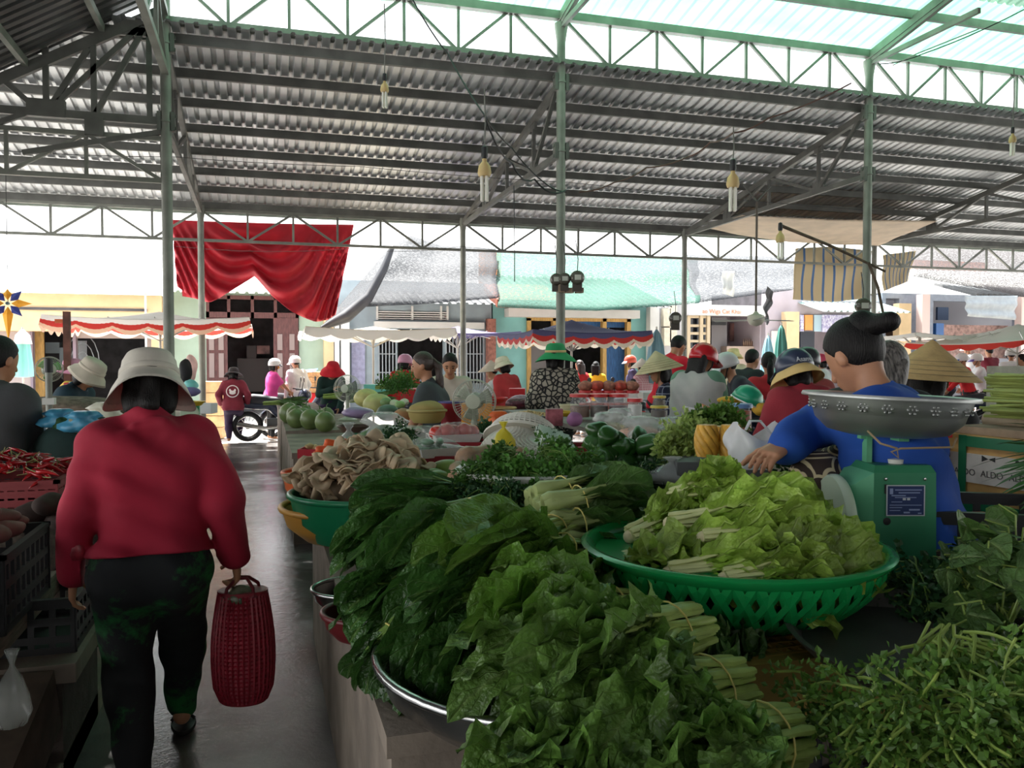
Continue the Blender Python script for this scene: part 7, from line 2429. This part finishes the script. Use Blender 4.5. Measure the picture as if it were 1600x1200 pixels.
for k, (px, py, d) in enumerate([(655, 605, 10.5), (640, 612, 10.2)]):
    herb('herb_heap', ['leafy herb heap behind the guavas', 'leafy herb heap in front of the red jacketed rider'][k], 'herbs', at(px - 25, py, d), (.2, -.1, .6), .22, 34, herb_m, stalk_d, 220 + k, 'leafy heaps on the far counter', 1., .03, .6, 3)
herb('herb_heap', 'dark leafy heap below the fan behind the wrapped tomatoes', 'herbs', at(765, 690, 5.3), (.1, -.2, .5), .1, 50, herb_d, stalk_d, 224, 'leafy heaps on the far counter', 1., .025, .7, 3)
herb('herb_heap', 'thin dark green herbs bunched in front of the clear bags', 'herbs', at(635, 695, 5.4), (-.5, -.3, .2), .16, 50, herb_d, stalk_d, 225, 'leafy heaps on the far counter', .6, .02, .6, 3)

# ------------------------------------------------------------------ boxes, stems and crate at the far side
A, B_ = at(1447, 735, 3.35), at(1700, 762, 2.75)
ax = V((B_.x - A.x, B_.y - A.y, 0)) / 2
dn = V((-ax.y, ax.x, 0)).normalized()
if dn.y < 0:
    dn = -dn
zb, zt_ = .98, 1.31
cbx = V(((A.x + B_.x) / 2, (A.y + B_.y) / 2, zb)) + dn * .2
t = thing('foam_box', 'long taped foam box printed with repeated letters behind the black crate', 'box', cbx)
up = V((0, 0, 1))
hz = (zt_ - zb) / 2
MB().obox(cbx + up * hz, ax, dn * .2, up * hz).build('box_body', mat('tan_tape', (206, 162, 96), rough=.5, var=.25, vs=6), t, smooth=0)
f0 = cbx - dn * .2
MB().obox(f0 + up * (zt_ - zb) * .63 - dn * .003, ax * .999, dn * .003, up * hz * .33).build('paper_band', mat('grey_white_band', (206, 200, 190), rough=.6, var=.2, vs=7), t, smooth=0)
xd = ax.normalized()
inkm = mat('grey_ink', (92, 88, 86), rough=.7)
for k, s_ in enumerate((-.80, -.48, -.16, .16)):
    text('lettering', 'ALDO', .034, f0 - ax * .85 + xd * (.02 + .115 * k) + up * ((zt_ - zb) * .58) - dn * .008, xd, (0, 0, 1), inkm, t, .0006)
m = MB()
for s_ in (-.72, -.12, .3):
    q = f0 + ax * s_ + up * ((zt_ - zb) * .755) - dn * .0075
    m.add([q - xd * .028 + up * .012, q - xd * .028 - up * .012, q, q + xd * .028 - up * .009, q + xd * .028 + up * .009], [(0, 1, 2), (2, 3, 4)])
m.build('bow_mark', blackm, t, smooth=0)
gt = mat('green_tape', (20, 112, 74), rough=.4)
m = MB()
m.obox(f0 + ax * .15 + up * (zt_ - zb - .022) - dn * .009, ax * .62, dn * .002, up * .02)
m.obox(f0 - ax * .46 + up * hz - dn * .0095, xd * .016, dn * .002, up * hz)
m.obox(f0 + up * .05 - dn * .009, ax * .98, dn * .002, up * .035)
m.build('green_tape', gt, t, smooth=0)
tag(MB().obox(cbx + up * (zt_ - zb + .015) + ax * .1, ax * .85, dn * .16, up * .014).build('sack_board', mat('sacking', (150, 130, 108), rough=.9, var=.25, vs=12, bump=.4), smooth=0), 'folded sacking on top of the taped foam box', 'sacking')
m = MB(); m.tube([cbx + up * (zt_ - zb + .045) - ax * .8 + dn * .05, cbx + up * (zt_ - zb + .05) + ax * .0 + dn * .05, cbx + up * (zt_ - zb + .045) + ax * .9 + dn * .05], [.03, .034, .03], 10)
tag(m.build('rolled_mat', mat('roll_mat', (176, 160, 136), rough=.9, var=.2, vs=9)), 'rolled pale mat lying along the taped foam box', 'mat')
tag(MB().obox(cbx + V((0, 0, -.11)), ax * .98, dn * .18, up * .10).build('support_crate', blk, smooth=0), 'dark box carrying the taped foam box', 'box')
stalkb = mat('pale_green_stem', (146, 158, 84), rough=.5, var=.2, vs=9, stretch=(1, 1, 1), rnd=.15)
r = random.Random(31)
for k in range(9):
    b0 = cbx + up * (zt_ - zb + .09 + .055 * (k // 3)) + dn * (.08 * (k % 3) - .04) - ax * (.42 - .08 * (k % 3))
    t = thing('stem_bundle', ['tied bundle of long green stems low on the sacking, outer side', 'tied bundle of long green stems low on the sacking, middle', 'tied bundle of long green stems low on the sacking, inner side', 'tied bundle of long green stems in the second layer, outer side', 'tied bundle of long green stems in the second layer, middle', 'tied bundle of long green stems in the second layer, inner side', 'tied bundle of long green stems on top, outer side', 'tied bundle of long green stems on top, middle', 'tied bundle of long green stems on top, inner side'][k], 'stems', b0, 0, 'bundles of long stems on the sacking')
    m = MB()
    for i in range(18):
        o = dn * r.gauss(0, .022) + up * r.gauss(0, .015)
        e = xd * (.9 + r.uniform(-.1, .1)) + dn * r.gauss(0, .04) + up * r.gauss(0, .02)
        m.tube([b0 + o - xd * r.uniform(0, .05), b0 + o * .7 + e * .4, b0 + o * 1.4 + e], [.0065, .0055, .004], 6)
    m.build('stems', stalkb, t, smooth=180)
    MB().tube([b0 + xd * .2 + dn * .04 * math.cos(a) + up * .03 * math.sin(a) for a in np.linspace(0, 2 * PI, 13)], .004, 5).build('tie', mat('dark_string', (50, 42, 36), rough=.9), t)
c = at(1590, 735, 2.75)
bunch('spring_onions', 'bunch of spring onion tips poking over the taped box', 'spring onions', c + RT * .28 + V((0, 0, .02)), c - RT * .08, 40, W_=.012, leafm=mat('onion_green', (72, 118, 62), rough=.4, var=.15), stm=mat('onion_green', (72, 118, 62)), pet=.5, r0=.05, sr=.004, spread=.35, lift=.3, droop=.2, prof=pr_choy, seed=77, band=0, nu=2, nv=5)
c = at(1560, 850, 2.5)
ax2 = (RT * .30 + V((FW.x, FW.y, 0)) * -.08)
ay2 = V((-ax2.y, ax2.x, 0)).normalized() * .2
crate('black_crate', 'big black crate in front of the taped foam box', (c.x + .02, c.y + .08, .93), ax2, ay2, .22, blk, rows_=3)
tag(MB().obox(at(1525, 802, 2.55), RT * .03, V((0, .01, 0)), V((0, 0, .003))).build('carrot_scrap', car, smooth=0), 'orange scrap lying in the big black crate', 'scrap')
# red stool legs behind scale
t = thing('red_stool', 'red plastic stool seen behind the green scale', 'stool', at(1445, 760, 3.1) * 1)
b0 = at(1440, 765, 3.2)
m = MB().beam(at(1432, 770, 3.2), at(1458, 682, 3.2), .03, .02); m.build('leg', redp, t)
m = MB().beam(at(1412, 760, 3.25), at(1418, 690, 3.25), .04, .02); m.build('leg', redp, t)
m = MB().obox(at(1435, 676, 3.25), RT * .08, V((FW.x, FW.y, 0)) * .1, up * .01); m.build('seat', redp, t, smooth=0)
q = JB['root'].location
tag(MB().box(q.x - .2, q.x + .25, q.y - .15, q.y + .25, .76, .9).build('seat_box', blk, smooth=0), 'black box under the seller in blue', 'box')
cl_m = mat('oilcloth', (120, 112, 104), rough=.6, var=.2, vs=5)
for nm, lb, x0, x1, y0, y1, z in (('display_table', 'table behind the display board carrying the fan, tubs and peanut tray', .7, 2.05, 5.05, 7.3, .95), ('display_table', 'table that carries the red lidded jars', 2.1, 3.2, 5.0, 7.35, 1.13), ('fruit_table', 'narrow fruit table between the cream jumper and shell print blouse', 2.12, 2.72, 7.8, 9.6, 1.02)):
    t = thing(nm, lb, 'table', ((x0 + x1) / 2, (y0 + y1) / 2, 0))
    MB().box(x0, x1, y0, y1, z - .03, z).build('table_top', cl_m, t, smooth=0)
    for x in (x0 + .04, x1 - .04):
        for y in (y0 + .04, y1 - .04):
            MB().box(x - .025, x + .025, y - .025, y + .025, 0, z - .03).build('leg', woodm, t, smooth=0)
# ------------------------------------------------------------------ stalls beside the aisle
wood2 = mat('dark_plank', (84, 74, 64), rough=.85, var=.3, vs=8, stretch=(8, 1, 8), bump=.3)
t = thing('stall_table', 'worn wooden stall table along the aisle holding crates and chillies', 'table', (-1.6, 4.2, 0))
MB().box(-1.9, -.85, 2.1, 4.65, .635, .68).build('table_top', wood2, t, smooth=0)
MB().box(-.9, -.845, 2.1, 4.65, .6, .69).build('front_edge', mat('edge_plank', (122, 110, 98), rough=.8, var=.25, vs=9, stretch=(9, 1, 9)), t, smooth=0)
for x, y in ((-.95, 2.3), (-1.8, 2.3), (-.95, 4.55), (-1.8, 4.55)):
    MB().box(x - .04, x + .04, y - .04, y + .04, 0, .635).build('leg', wood2, t, smooth=0)
c = at(28, 850, 2.95)
crate('black_crate', 'black crate of sweet potatoes on the wooden table', (-1.03, 3.42, .68), (.2, 0, 0), (0, .3, 0), .26, blk)
crate('black_crate', 'black crate toned paler for its lit rim at the picture edge beside the sweet potatoes', (-1.09, 2.8, .68), (.2, 0, 0), (0, .26, 0), .33, mat('lit_black', (40, 40, 42), rough=.5, var=.3, vs=20))  # whole crate toned slightly lighter and speckled, standing for light on its rim
spm = mat('sweet_potato', (120, 74, 72), rough=.7, var=.2, vs=16, rnd=.15, bump=.2, bs=25)
r = random.Random(6)
for k in range(16):
    x, y = r.uniform(-1.17, -.9), r.uniform(3.2, 3.65)
    lump('sweet_potato', 'dusty pink sweet potato heaped in the black crate', 'sweet potato', (x, y, .93 + .11 * (1 - abs(x + 1.03) / .22) * r.random() + .02), (.035, .1, .035), spm, Matrix.Rotation(r.uniform(-1.2, .2), 3, 'Z') @ Matrix.Rotation(r.uniform(-.2, .3), 3, 'X'), 'sweet potatoes in the crate', .12, k)
lump('taro_gourd', 'brown gourd with a yellow patch behind the sweet potatoes', 'gourd', at(103, 795, 3.55), (.05, .11, .05), mat('taro', (84, 70, 58), rough=.8, col2=(150, 110, 50), vs=5), Matrix.Rotation(1.1, 3, 'Z') @ Matrix.Rotation(-.5, 3, 'X'), None, .08, 2)
for k, (px, py, lb) in enumerate([(95, 815, 'dark yam under the brown gourd'), (60, 800, 'dark yam behind the sweet potatoes'), (78, 788, 'dark yam topmost behind the crate')]):
    lump('dark_yam', lb, 'yam', at(px, py, 3.5), (.05, .09, .045), mat('yam', (66, 52, 46), rough=.85, var=.3, vs=14), Matrix.Rotation(.8 + k, 3, 'Z'), 'dark yams on the wooden table', .12, k)
for k, (px, py, lb) in enumerate([(112, 762, 'pale green guava half under the red sleeve, in front'), (124, 755, 'pale green guava touching the red sleeve'), (129, 748, 'pale green guava topmost by the red sleeve'), (120, 768, 'pale green guava lowest by the red sleeve')]):
    lump('guava', lb, 'guava', at(px, py, 4.1), (.05, .05, .045), mat('guava', (140, 156, 120), rough=.5, var=.12, vs=12), None, 'guavas by the red sleeve', .03, k)
# red basket of chillies
c = at(40, 770, 3.75)
t = crate('red_basket', 'red openwork basket heaped with chillies', (-1.16, 4.2, .92), (.31, 0, 0), (0, .2, 0), .15, mat('maroon_plastic', (140, 52, 56), rough=.5), rows_=4, bar=.02)
tag(MB().box(-1.5, -.86, 3.98, 4.42, .68, .92).build('goods_box', wood2, smooth=0), 'dark wooden box under the chilli basket', 'box')
chm = mat('red_chilli', (176, 24, 32), rough=.2, coat=.5, rnd=.25, var=.15, vs=12)
cs = mat('dry_stem', (150, 150, 96), rough=.7)
proto = thing('chilli', '', 'chilli')
MB().tube([(0, 0, 0), (.025, .002, .004), (.05, .003, .004), (.075, -.002, .0), (.095, -.01, -.006)], [.009, .0105, .0095, .006, .001], 8).build('pod', chm, proto, local=True, smooth=180)
MB().tube([(0, 0, 0), (-.02, 0, .006), (-.045, .006, .016)], [.004, .002, .0018], 5).build('stem', cs, proto, local=True)
r = random.Random(12)
for i in range(150):
    x, y = r.uniform(-1.44, -.88), r.uniform(4.02, 4.38)
    h = .1 * (1 - ((x + 1.16) / .36) ** 2) * (1 - ((y - 4.2) / .28) ** 2)
    o = proto if i == 0 else dup(proto)
    o.location = (x, y, 1.06 + h + r.uniform(-.015, .02))
    o.rotation_euler = (r.uniform(-.6, .6), r.uniform(-.5, .5), r.uniform(0, 6.28))
    tag(o, 'glossy red chilli in the heap on the red basket', 'chilli', 'chillies in the red basket')
bag('red_packet', 'red striped packet hanging at the table edge by the sleeve', at(122, 850, 3.05) - V((0, 0, .06)), .035, .13, mat('red_net_bag', (150, 40, 54), rough=.35, var=.3, vs=30), seed=5)
# ledge, lower crate, planks
struct(MB().box(-1.15, -.66, 3.35, 4.15, .42, .49).build('trim_2', conc, smooth=0))
tag(MB().box(-1.1, -.72, 3.42, 4.1, -.01, .42).build('plinth', mat('dark_brick', (70, 60, 54), rough=.9, var=.3, vs=10, bump=.4), smooth=0), 'dark masonry plinth under the lower black crate', 'plinth')
crate('black_crate', 'black crate on the low ledge beneath the table', (-.87, 3.74, .49), (.18, 0, 0), (0, .26, 0), .2, blk)
tag(MB().obox((-.86, 3.1, .27), (.02, .25, .1), (.12, 0, 0), (0, -.05, .12)).build('leaning_board', mat('leaning_wood', (74, 60, 50), rough=.9, var=.3, vs=9), smooth=0), 'broken board leaning below the ledge', 'board')
tag(MB().box(-.95, -.79, 1.0, 4.5, .1, .15).build('low_plank', mat('grey_plank', (104, 96, 88), rough=.85, var=.25, vs=8, stretch=(8, 1, 8)), smooth=0), 'long grey plank laid on the aisle kerb', 'plank')
bag('clear_bag', 'crumpled clear plastic bag hanging under the table edge', at(20, 1110, 2.6) - V((0, 0, .05)), .05, .24, bagm, seed=8)
bag('white_bag', 'small white plastic bag dropped on the aisle floor', atz(186, 1000, 0.002), .07, .09, mat('white_bag_film', (226, 226, 228)), seed=9)
tag(MB().tube([at(150, 848, 3.7), at(172, 900, 3.7), at(174, 1005, 3.7)], .002, 5).build('string', mat('hemp_string', (150, 130, 100))), 'thin string hanging from the table edge to the kerb', 'string')
# greens heap, blue bags, rice stuff
tag(MB().box(-1.15, -.72, 4.75, 5.6, .0, .8).build('goods_bench', wood2, smooth=0), 'dark bench under the wrapped green heap', 'bench')
lump('covered_heap', 'heap covered in dark green cloth beside the red sleeve', 'heap', at(130, 705, 4.6), (.24, .26, .2), mat('dark_green_cloth', (22, 48, 44), rough=.9, var=.25, vs=6, bump=.6, bs=10), None, None, .05, 3)
blu = mat('sky_blue_film', (90, 176, 214), rough=.3, trl=.3, alpha=.85)
bag('blue_bag', 'blue plastic bag spread open next to the charcoal shirt', at(92, 668, 4.5), .09, .1, blu, seed=11, tied=False)
bag('blue_bag', 'blue plastic bag over a round gourd near the red hood', at(130, 675, 4.4), .1, .11, blu, seed=12, tied=False)
lump('dark_greens', 'dark green vegetables spilling from the blue bag', 'greens', at(102, 665, 4.45), (.06, .05, .045), herb_d, None, None, .15, 5)['kind'] = 'stuff'
lump('brown_melon', 'brown gourd wrapped in the blue bag', 'gourd', at(125, 662, 4.4), (.06, .06, .05), mat('dull_gourd', (130, 126, 100), rough=.6), None, None, .04, 6)
lump('dried_goods', 'mound of grey brown dried goods behind the blue bags', 'dried goods', at(105, 640, 6.3), (.42, .3, .1), mat('dried_goods', (120, 106, 92), rough=.9, var=.4, vs=18, bump=1, bs=30), None, None, .12, 7)['kind'] = 'stuff'
bag('clear_bag', 'big clear bag of olive greens just left of the white hat', at(168, 652, 5.6) - V((0, 0, .06)), .13, .16, mat('milky_bag', (226, 224, 206), rough=.25, alpha=.8, trl=.3), seed=13, tied=False)
bpy.data.objects['clear_bag.001']['label'] = 'big clear bag of olive greens beside the brim of the white hat'
cn('stall_counter', 'pale concrete counter behind the charcoal shirt', -4.2, -1.0, 5.75, 8.6, .78)
cn('stall_counter', 'white painted counter end next to the maroon jumper walker', -4.2, -.95, 9.2, 10.6, .86, m_=conc_lt)
cn('stall_counter', 'white counter by the far steel column', -4.2, -.98, 11.3, 14.6, .84, m_=conc_lt)
box('wood_boards', 'stack of pale wooden boards by the teal jacket', 'boards', 100, 622, 8.0, .5, .4, .1, mat('pale_wood', (200, 160, 130), rough=.8, var=.2, vs=9, stretch=(1, 8, 8)), z=.79)
lump('blue_bundle', 'bright blue bundle beside the teal jacket', 'bundle', at(118, 603, 8.4), (.1, .08, .05), mat('bright_blue', (40, 150, 214), rough=.5), None, None, .1, 3)
box('red_box', 'small red box under the blue bundle', 'box', 115, 612, 8.3, .14, .12, .09, redp)
c = at(77, 640, 5.4)
t = thing('umbrella_post', 'grey tube post with black cap beside the charcoal shirt', 'post', (c.x, c.y, 0))
MB().tube([(0, 0, 0), (0, 0, at(77, 582, 5.4).z)], .02, 10).build('tube', steel, t, local=True)
MB().tube([(0, 0, at(77, 582, 5.4).z), (0, 0, at(77, 560, 5.4).z)], .026, 10).build('cap', blackm, t, local=True)
MB().box(-.035, .035, -.03, .03, at(77, 632, 5.4).z, at(77, 622, 5.4).z).build('clamp', ivory, t, local=True, smooth=0)
c = at(106, 600, 9.5)
t = thing('wooden_post', 'rusty brown square post in front of the dark doorway', 'post', (c.x, c.y, 0))
MB().box(-.035, .035, -.035, .035, 0, at(106, 487, 9.5).z).build('post', mat('rust_wood', (116, 76, 66), rough=.8, var=.35, vs=7), t, local=True, smooth=0)
MB().box(-.12, -.03, -.02, .02, at(100, 505, 9.5).z, at(100, 499, 9.5).z).build('bracket', mat('orange_plastic', (226, 110, 60)), t, local=True, smooth=0)
# goods behind the walker's hat
t = thing('spring_scale', 'green spring scale with yellow pan on the white counter end', 'scale', at(300, 632, 9.6))
q = V(t.location); t.location = (q.x, q.y, .86)
WM[t.name] = Matrix.Translation(t.location)
MB().box(-.08, .08, -.08, .08, 0, .2).build('housing', mat('bright_green', (40, 160, 104)), t, local=True, smooth=0)
MB().lathe([(0, 0), (.1, 0), (.1, .02), (0, .022)], 24, (-.02, -.085, .12), (0, -1, 0)).build('dial', mat('dial_rim', (186, 202, 178)), t, local=True, smooth=40)
MB().lathe([(0, .2), (.1, .2), (.15, .25), (0, .215)], 24).build('pan', mat('yellow_plastic', (220, 180, 50)), t, local=True, smooth=40)
lump('pink_sack', 'pale pink sack hanging on the far column', 'sack', at(298, 575, 14.6), (.11, .1, .22), mat('pale_pink_film', (214, 184, 180), rough=.5, var=.2), None, None, .1, 3)
lump('black_bundle', 'black bundle beside the pale pink sack', 'bundle', at(290, 580, 13.5), (.1, .1, .2), black_c, None, None, .12, 5)
lump('teal_bag', 'teal plastic bag on the white counter by the column', 'bag', at(298, 602, 12), (.1, .08, .08), mat('teal_film', (120, 200, 196), rough=.4), None, None, .12, 6)
box('white_box', 'white foam box on the counter by the column', 'box', 318, 612, 11.6, .3, .25, .14, MATS['white_foam'], z=.84)
lump('violet_cloth', 'violet cloth bundle under the brim of the white hat', 'cloth', at(297, 612, 10.8), (.13, .1, .06), mat('violet_cloth', (120, 110, 160), rough=.9), None, None, .1, 7)
for k in range(5):
    box('carton', ['pale wooden tray at the bottom of the stack by the maroon jumper', 'pale wooden tray, second of the stack by the maroon jumper', 'pale wooden tray, third of the stack by the maroon jumper', 'pale wooden tray, fourth of the stack by the maroon jumper', 'pale wooden tray on top of the stack by the maroon jumper'][k], 'tray', 334, 640, 16.9, .42, .4, .22, mat('straw_tray', (216, 180, 130), rough=.7, var=.2), z=.23 * k, grp='stacked wooden trays')
for k in range(4):
    box('woven_basket', ['woven basket on the red crate by the maroon door', 'woven basket, second of the stack by the maroon door', 'woven basket, third of the stack by the maroon door', 'woven basket on top of the stack by the maroon door'][k], 'basket', 484, 600, 18.5, .5, .4, .11, mat('wicker', (206, 160, 110), rough=.8, var=.25, vs=20), z=.85 + .115 * k, grp='stacked woven baskets')
box('red_crate', 'red crate under the stacked woven baskets', 'crate', 484, 620, 18.5, .55, .45, .84, redp, z=0)
drape('blue_cover', 'blue cover thrown over the woven baskets', 'cover', [(476, 578, 18.6), (497, 576, 18.6)], [(480, 582, 18.3), (494, 581, 18.3)], mat('blue_cover', (80, 140, 190), rough=.6), 8, 6, .02)

# red basket bag in the shopper's hand
hb = JW['root'].location + Matrix.Rotation(rad(4), 3, 'Z') @ (JW['W']['r'] * JW['s'])
rb = mat('crimson_woven', (134, 20, 40), rough=.45, var=.2, vs=60)
zt_b = at(376, 930, 3.28).z
t = thing('basket_bag', 'deep crimson plastic basket bag carried in the shopper hand', 'bag', (hb.x + .03, hb.y + .02, zt_b - .43), -.2)
m = MB()
prof = lambda v: (.085 + .035 * math.sin(PI * min(1, (1 - v) * 1.0 + .08) * .75) - .02 * max(0, .12 - v) / .12)
for i in range(27):
    z = .43 * i / 26
    v = i / 26
    q = prof(v)
    m.lathe([(q - .002, z - .008), (q + .003, z), (q - .002, z + .008)], 36, sy=.75)
m.lathe([(0, .0), (prof(0), .0), (prof(0) - .004, .006), (0, .006)], 36, sy=.75)
for i in range(36):
    a = 2 * PI * i / 36
    m.tube([(prof(v) * math.cos(a), prof(v) * math.sin(a) * .75, .43 * v) for v in np.linspace(0, 1, 9)], .0055, 4)
m.build('woven_body', rb, t, local=True, smooth=0)
MB().lathe([(prof(1) - .004, .42), (prof(1) + .006, .424), (prof(1) + .006, .438), (prof(1) - .004, .436)], 36, sy=.75).build('rim', rb, t, local=True, smooth=40)
zh = hb.z - (zt_b - .43) - .095
for s_ in (-1, 1):
    MB().tube([(-.055, s_ * .06, .42), (-.05, s_ * .045, zh * .5 + .21), (-.02, s_ * .012, zh), (.02, s_ * .012, zh), (.05, s_ * .045, zh * .5 + .21), (.055, s_ * .06, .42)], .007, 8).build('handle', mat('dusty_strap', (110, 30, 40), rough=.5), t, local=True)
o = lump('packed_greens', 'clear bag of greens and lemon peeking out of the crimson basket', 'vegetables', V((hb.x + .02, hb.y, zt_b - .022)), (.068, .05, .05), mat('bag_of_greens', (150, 150, 130), rough=.25, col2=(52, 70, 40), vs=9), None, None, .12, 3)

# ------------------------------------------------------------------ motorbikes
tyre = mat('tyre', (36, 36, 38), rough=.8)
chrome = mat('chrome', (190, 190, 190), rough=.2, metal=1.)
seatm = mat('bike_seat', (40, 42, 50), rough=.4)


def motorbike(label, loc, rz, pm, s=1.):
    t = thing('motorbike', label, 'motorbike', loc, rz, 'motorbikes around the market')
    for x in (-.6, .62):
        w = thing  # wheels
        m = MB()
        pts = [(x + .25 * math.cos(a), 0, .29 + .25 * math.sin(a)) for a in np.linspace(0, 2 * PI, 37)]
        m.tube(pts, .042, 10, cap=False)
        ob = m.build('wheel', tyre, t, local=True, smooth=180)
        m = MB()
        pts = [(x + .2 * math.cos(a), 0, .29 + .2 * math.sin(a)) for a in np.linspace(0, 2 * PI, 37)]
        m.tube(pts, .014, 8, cap=False)
        for k in range(14):
            a = 2 * PI * k / 14
            m.tube([(x, .02 * (-1) ** k, .29), (x + .2 * math.cos(a), 0, .29 + .2 * math.sin(a))], .004, 4)
        m.lathe([(0, -.05), (.05, -.045), (.05, .045), (0, .05)], 16, (x, 0, .29), (0, 1, 0))
        m.build('rim', chrome, ob, local=True)
        q = MB().grid([[V((x + rr_ * math.cos(a), y, .29 + rr_ * math.sin(a))) for y in (-.06, 0, .06)] for a in np.linspace(.5, 2.5, 12) for rr_ in (.315,)])
        o = q.build('mudguard', pm, t, local=True, smooth=180); so_ = o.modifiers.new('thickness', 'SOLIDIFY'); so_.thickness = .006
    v, f = snets([('c', (-.75, 0, .72), (-.1, 0, .66), .07, .08), ('c', (-.1, 0, .6), (.12, 0, .42), .09, .08), ('c', (.12, 0, .42), (.42, 0, .8), .07, .09), ('e', (.47, 0, .88), (.12, .14, .13))], .025, .05)
    add_nets(MB(), (v, f)).build('fairing', pm, t, local=True, smooth=180)
    v, f = snets([('c', (-.72, 0, .82), (-.05, 0, .77), .075, .09), ('c', (-.5, 0, .82), (-.3, 0, .8), .1, .1)], .025, .04)
    add_nets(MB(), (v, f)).build('seat', seatm, t, local=True, smooth=180)
    MB().box(-.25, .2, -.1, .1, .22, .44).build('engine', mat('engine_grey', (90, 92, 94), rough=.5, metal=.5), t, local=True, smooth=0)
    MB().tube([(.0, -.13, .28), (-.3, -.15, .26), (-.8, -.17, .36)], [.025, .04, .05], 12).build('exhaust', chrome, t, local=True)
    m = MB().tube([(.62, .07, .29), (.46, .06, .8)], .022, 8); m.tube([(.62, -.07, .29), (.46, -.06, .8)], .022, 8); m.build('fork', chrome, t, local=True)
    MB().tube([(.28, -.34, 1.0), (.4, -.2, 1.0), (.45, 0, .97), (.4, .2, 1.0), (.28, .34, 1.0)], .014, 8).build('handlebar', blackm, t, local=True)
    MB().lathe([(0, 0), (.07, .0), (.08, .02), (0, .04)], 18, (.57, 0, .88), (1, 0, 0)).build('headlight', ivory, t, local=True)
    MB().box(-.86, -.8, -.06, .06, .66, .74).build('tail_light', redp, t, local=True, smooth=0)
    for s_ in (-1, 1):
        mi = MB().tube([(.4, s_ * .24, 1.0), (.42, s_ * .3, 1.14)], .007, 6)
        mi.lathe([(0, -.008), (.05, -.006), (.05, .006), (0, .008)], 16, (.43, s_ * .31, 1.19), (1, 0, 0))
        mi.build('mirror', blackm, t, local=True)
    return t


def gp(px, d, dz=0):
    c = at(px, 600, d)
    return (c.x, c.y, dz)


mb = motorbike('dark blue motorbike parked behind the woman in pink', gp(437, 16.3), .05, mat('dark_blue_paint', (40, 48, 70), rough=.25, coat=.5))


def bike(label, loc, rz):
    return dup(mb, loc, (0, 0, rz), label)


for lb, px, d, rz in (('motorbike ridden by the man in the white shirt', 470, 17.4, .3), ('motorbike with round mirrors near the girl in yellow', 962, 16.5, 1.9), ('motorbike whose black seat shows under the grey jacket', 1120, 8.3, .35), ('motorbike of the red jacketed rider in the far street', 1492, 17.3, 2.6), ('motorbike behind the navy checked shirt', 1012, 14.5, 1.0), ('motorbike of the rider in white at the concrete post', 1572, 18.5, .6), ('motorbike by the barred window house', 640, 14.2, 1.4), ('motorbike between red dress and brick red jacket', 1215, 7.6, .7)):
    bike(lb, gp(px, d, -.02 if d > 16.2 else 0), rz)
# green helmet hanging on a bike
c = at(1166, 628, 6.4)
t = thing('helmet', 'scratched green helmet with yellow lining resting near the blue lidded tub', 'helmet', c, rot=(.25, .35, 0))
MB().lathe([(.0, .13), (.05, .122), (.09, .095), (.112, .05), (.12, .0), (.114, .0), (.0, .12)], 32, sy=1.12).build('shell', mat('jade_helmet', (36, 150, 112), rough=.3, var=.12, vs=9), t, local=True, smooth=180)
MB().lathe([(.119, -.004), (.124, -.004), (.124, .006), (.119, .006)], 32, sy=1.12).build('edge_trim', ivory, t, local=True)
lump('yellow_rag', 'yellow rag beside the green helmet', 'rag', at(1140, 625, 6.6), (.1, .08, .03), mat('yellow_rag', (206, 160, 50), rough=.8), None, None, .15, 3)
lump('yellow_rag', 'yellow rag below the green helmet brim', 'rag', at(1190, 640, 6.3), (.07, .06, .05), mat('yellow_rag', (206, 160, 50)), None, None, .15, 5)
cpost = at(1577, 580, 14)
struct(MB().box(cpost.x - .32, cpost.x + .32, cpost.y - .15, cpost.y + .15, 0, at(1577, 572, 14).z).build('wall_post', conc_lt, smooth=0))
tag(MB().box(6.2, 9.5, 13.0, 13.8, .0, 1.02).build('white_stall', whitep, smooth=0), 'white topped street stall under the white and red parasol', 'stall')
# ------------------------------------------------------------------ light
w = bpy.data.worlds.new('sky')
bpy.context.scene.world = w
w.use_nodes = True
nt = w.node_tree
bg = nt.nodes['Background']
tc = nt.nodes.new('ShaderNodeTexCoord')
sx = nt.nodes.new('ShaderNodeSeparateXYZ')
cr = nt.nodes.new('ShaderNodeValToRGB')
nt.links.new(tc.outputs['Generated'], sx.inputs[0])
nt.links.new(sx.outputs[2], cr.inputs[0])
cr.color_ramp.elements[0].position = .0
cr.color_ramp.elements[1].position = .6
cr.color_ramp.elements[0].color = (1, .985, .95, 1)
cr.color_ramp.elements[1].color = (.80, .9, 1, 1)
nt.links.new(cr.outputs[0], bg.inputs[0])
bg.inputs[1].default_value = 2.2
sd = bpy.data.lights.new('sun', 'SUN')
sd.energy = 13.0
sd.angle = rad(.6)
sd.color = (1, .97, .92)
so = bpy.data.objects.new('sun', sd)
C.objects.link(so)
az, el = rad(-14), rad(66)   # azimuth from +Y towards +X
dirv = V((math.sin(az) * math.cos(el), math.cos(az) * math.cos(el), math.sin(el)))
so.rotation_euler = dirv.to_track_quat('Z', 'Y').to_euler()
so.location = dirv * 40
sc = bpy.context.scene
sc.view_settings.view_transform = 'Standard'
sc.view_settings.look = 'None'
sc.view_settings.gamma = 1
sc.view_settings.use_curve_mapping = False
sc.view_settings.exposure = 0.72
sc.cycles.max_bounces = 8
sc.cycles.diffuse_bounces = 5
sc.cycles.glossy_bounces = 3
sc.cycles.transmission_bounces = 5
sc.cycles.transparent_max_bounces = 8
sc.cycles.caustics_reflective = False
sc.cycles.caustics_refractive = False
sc.cycles.use_denoising = True
sc.cycles.sample_clamp_indirect = 6
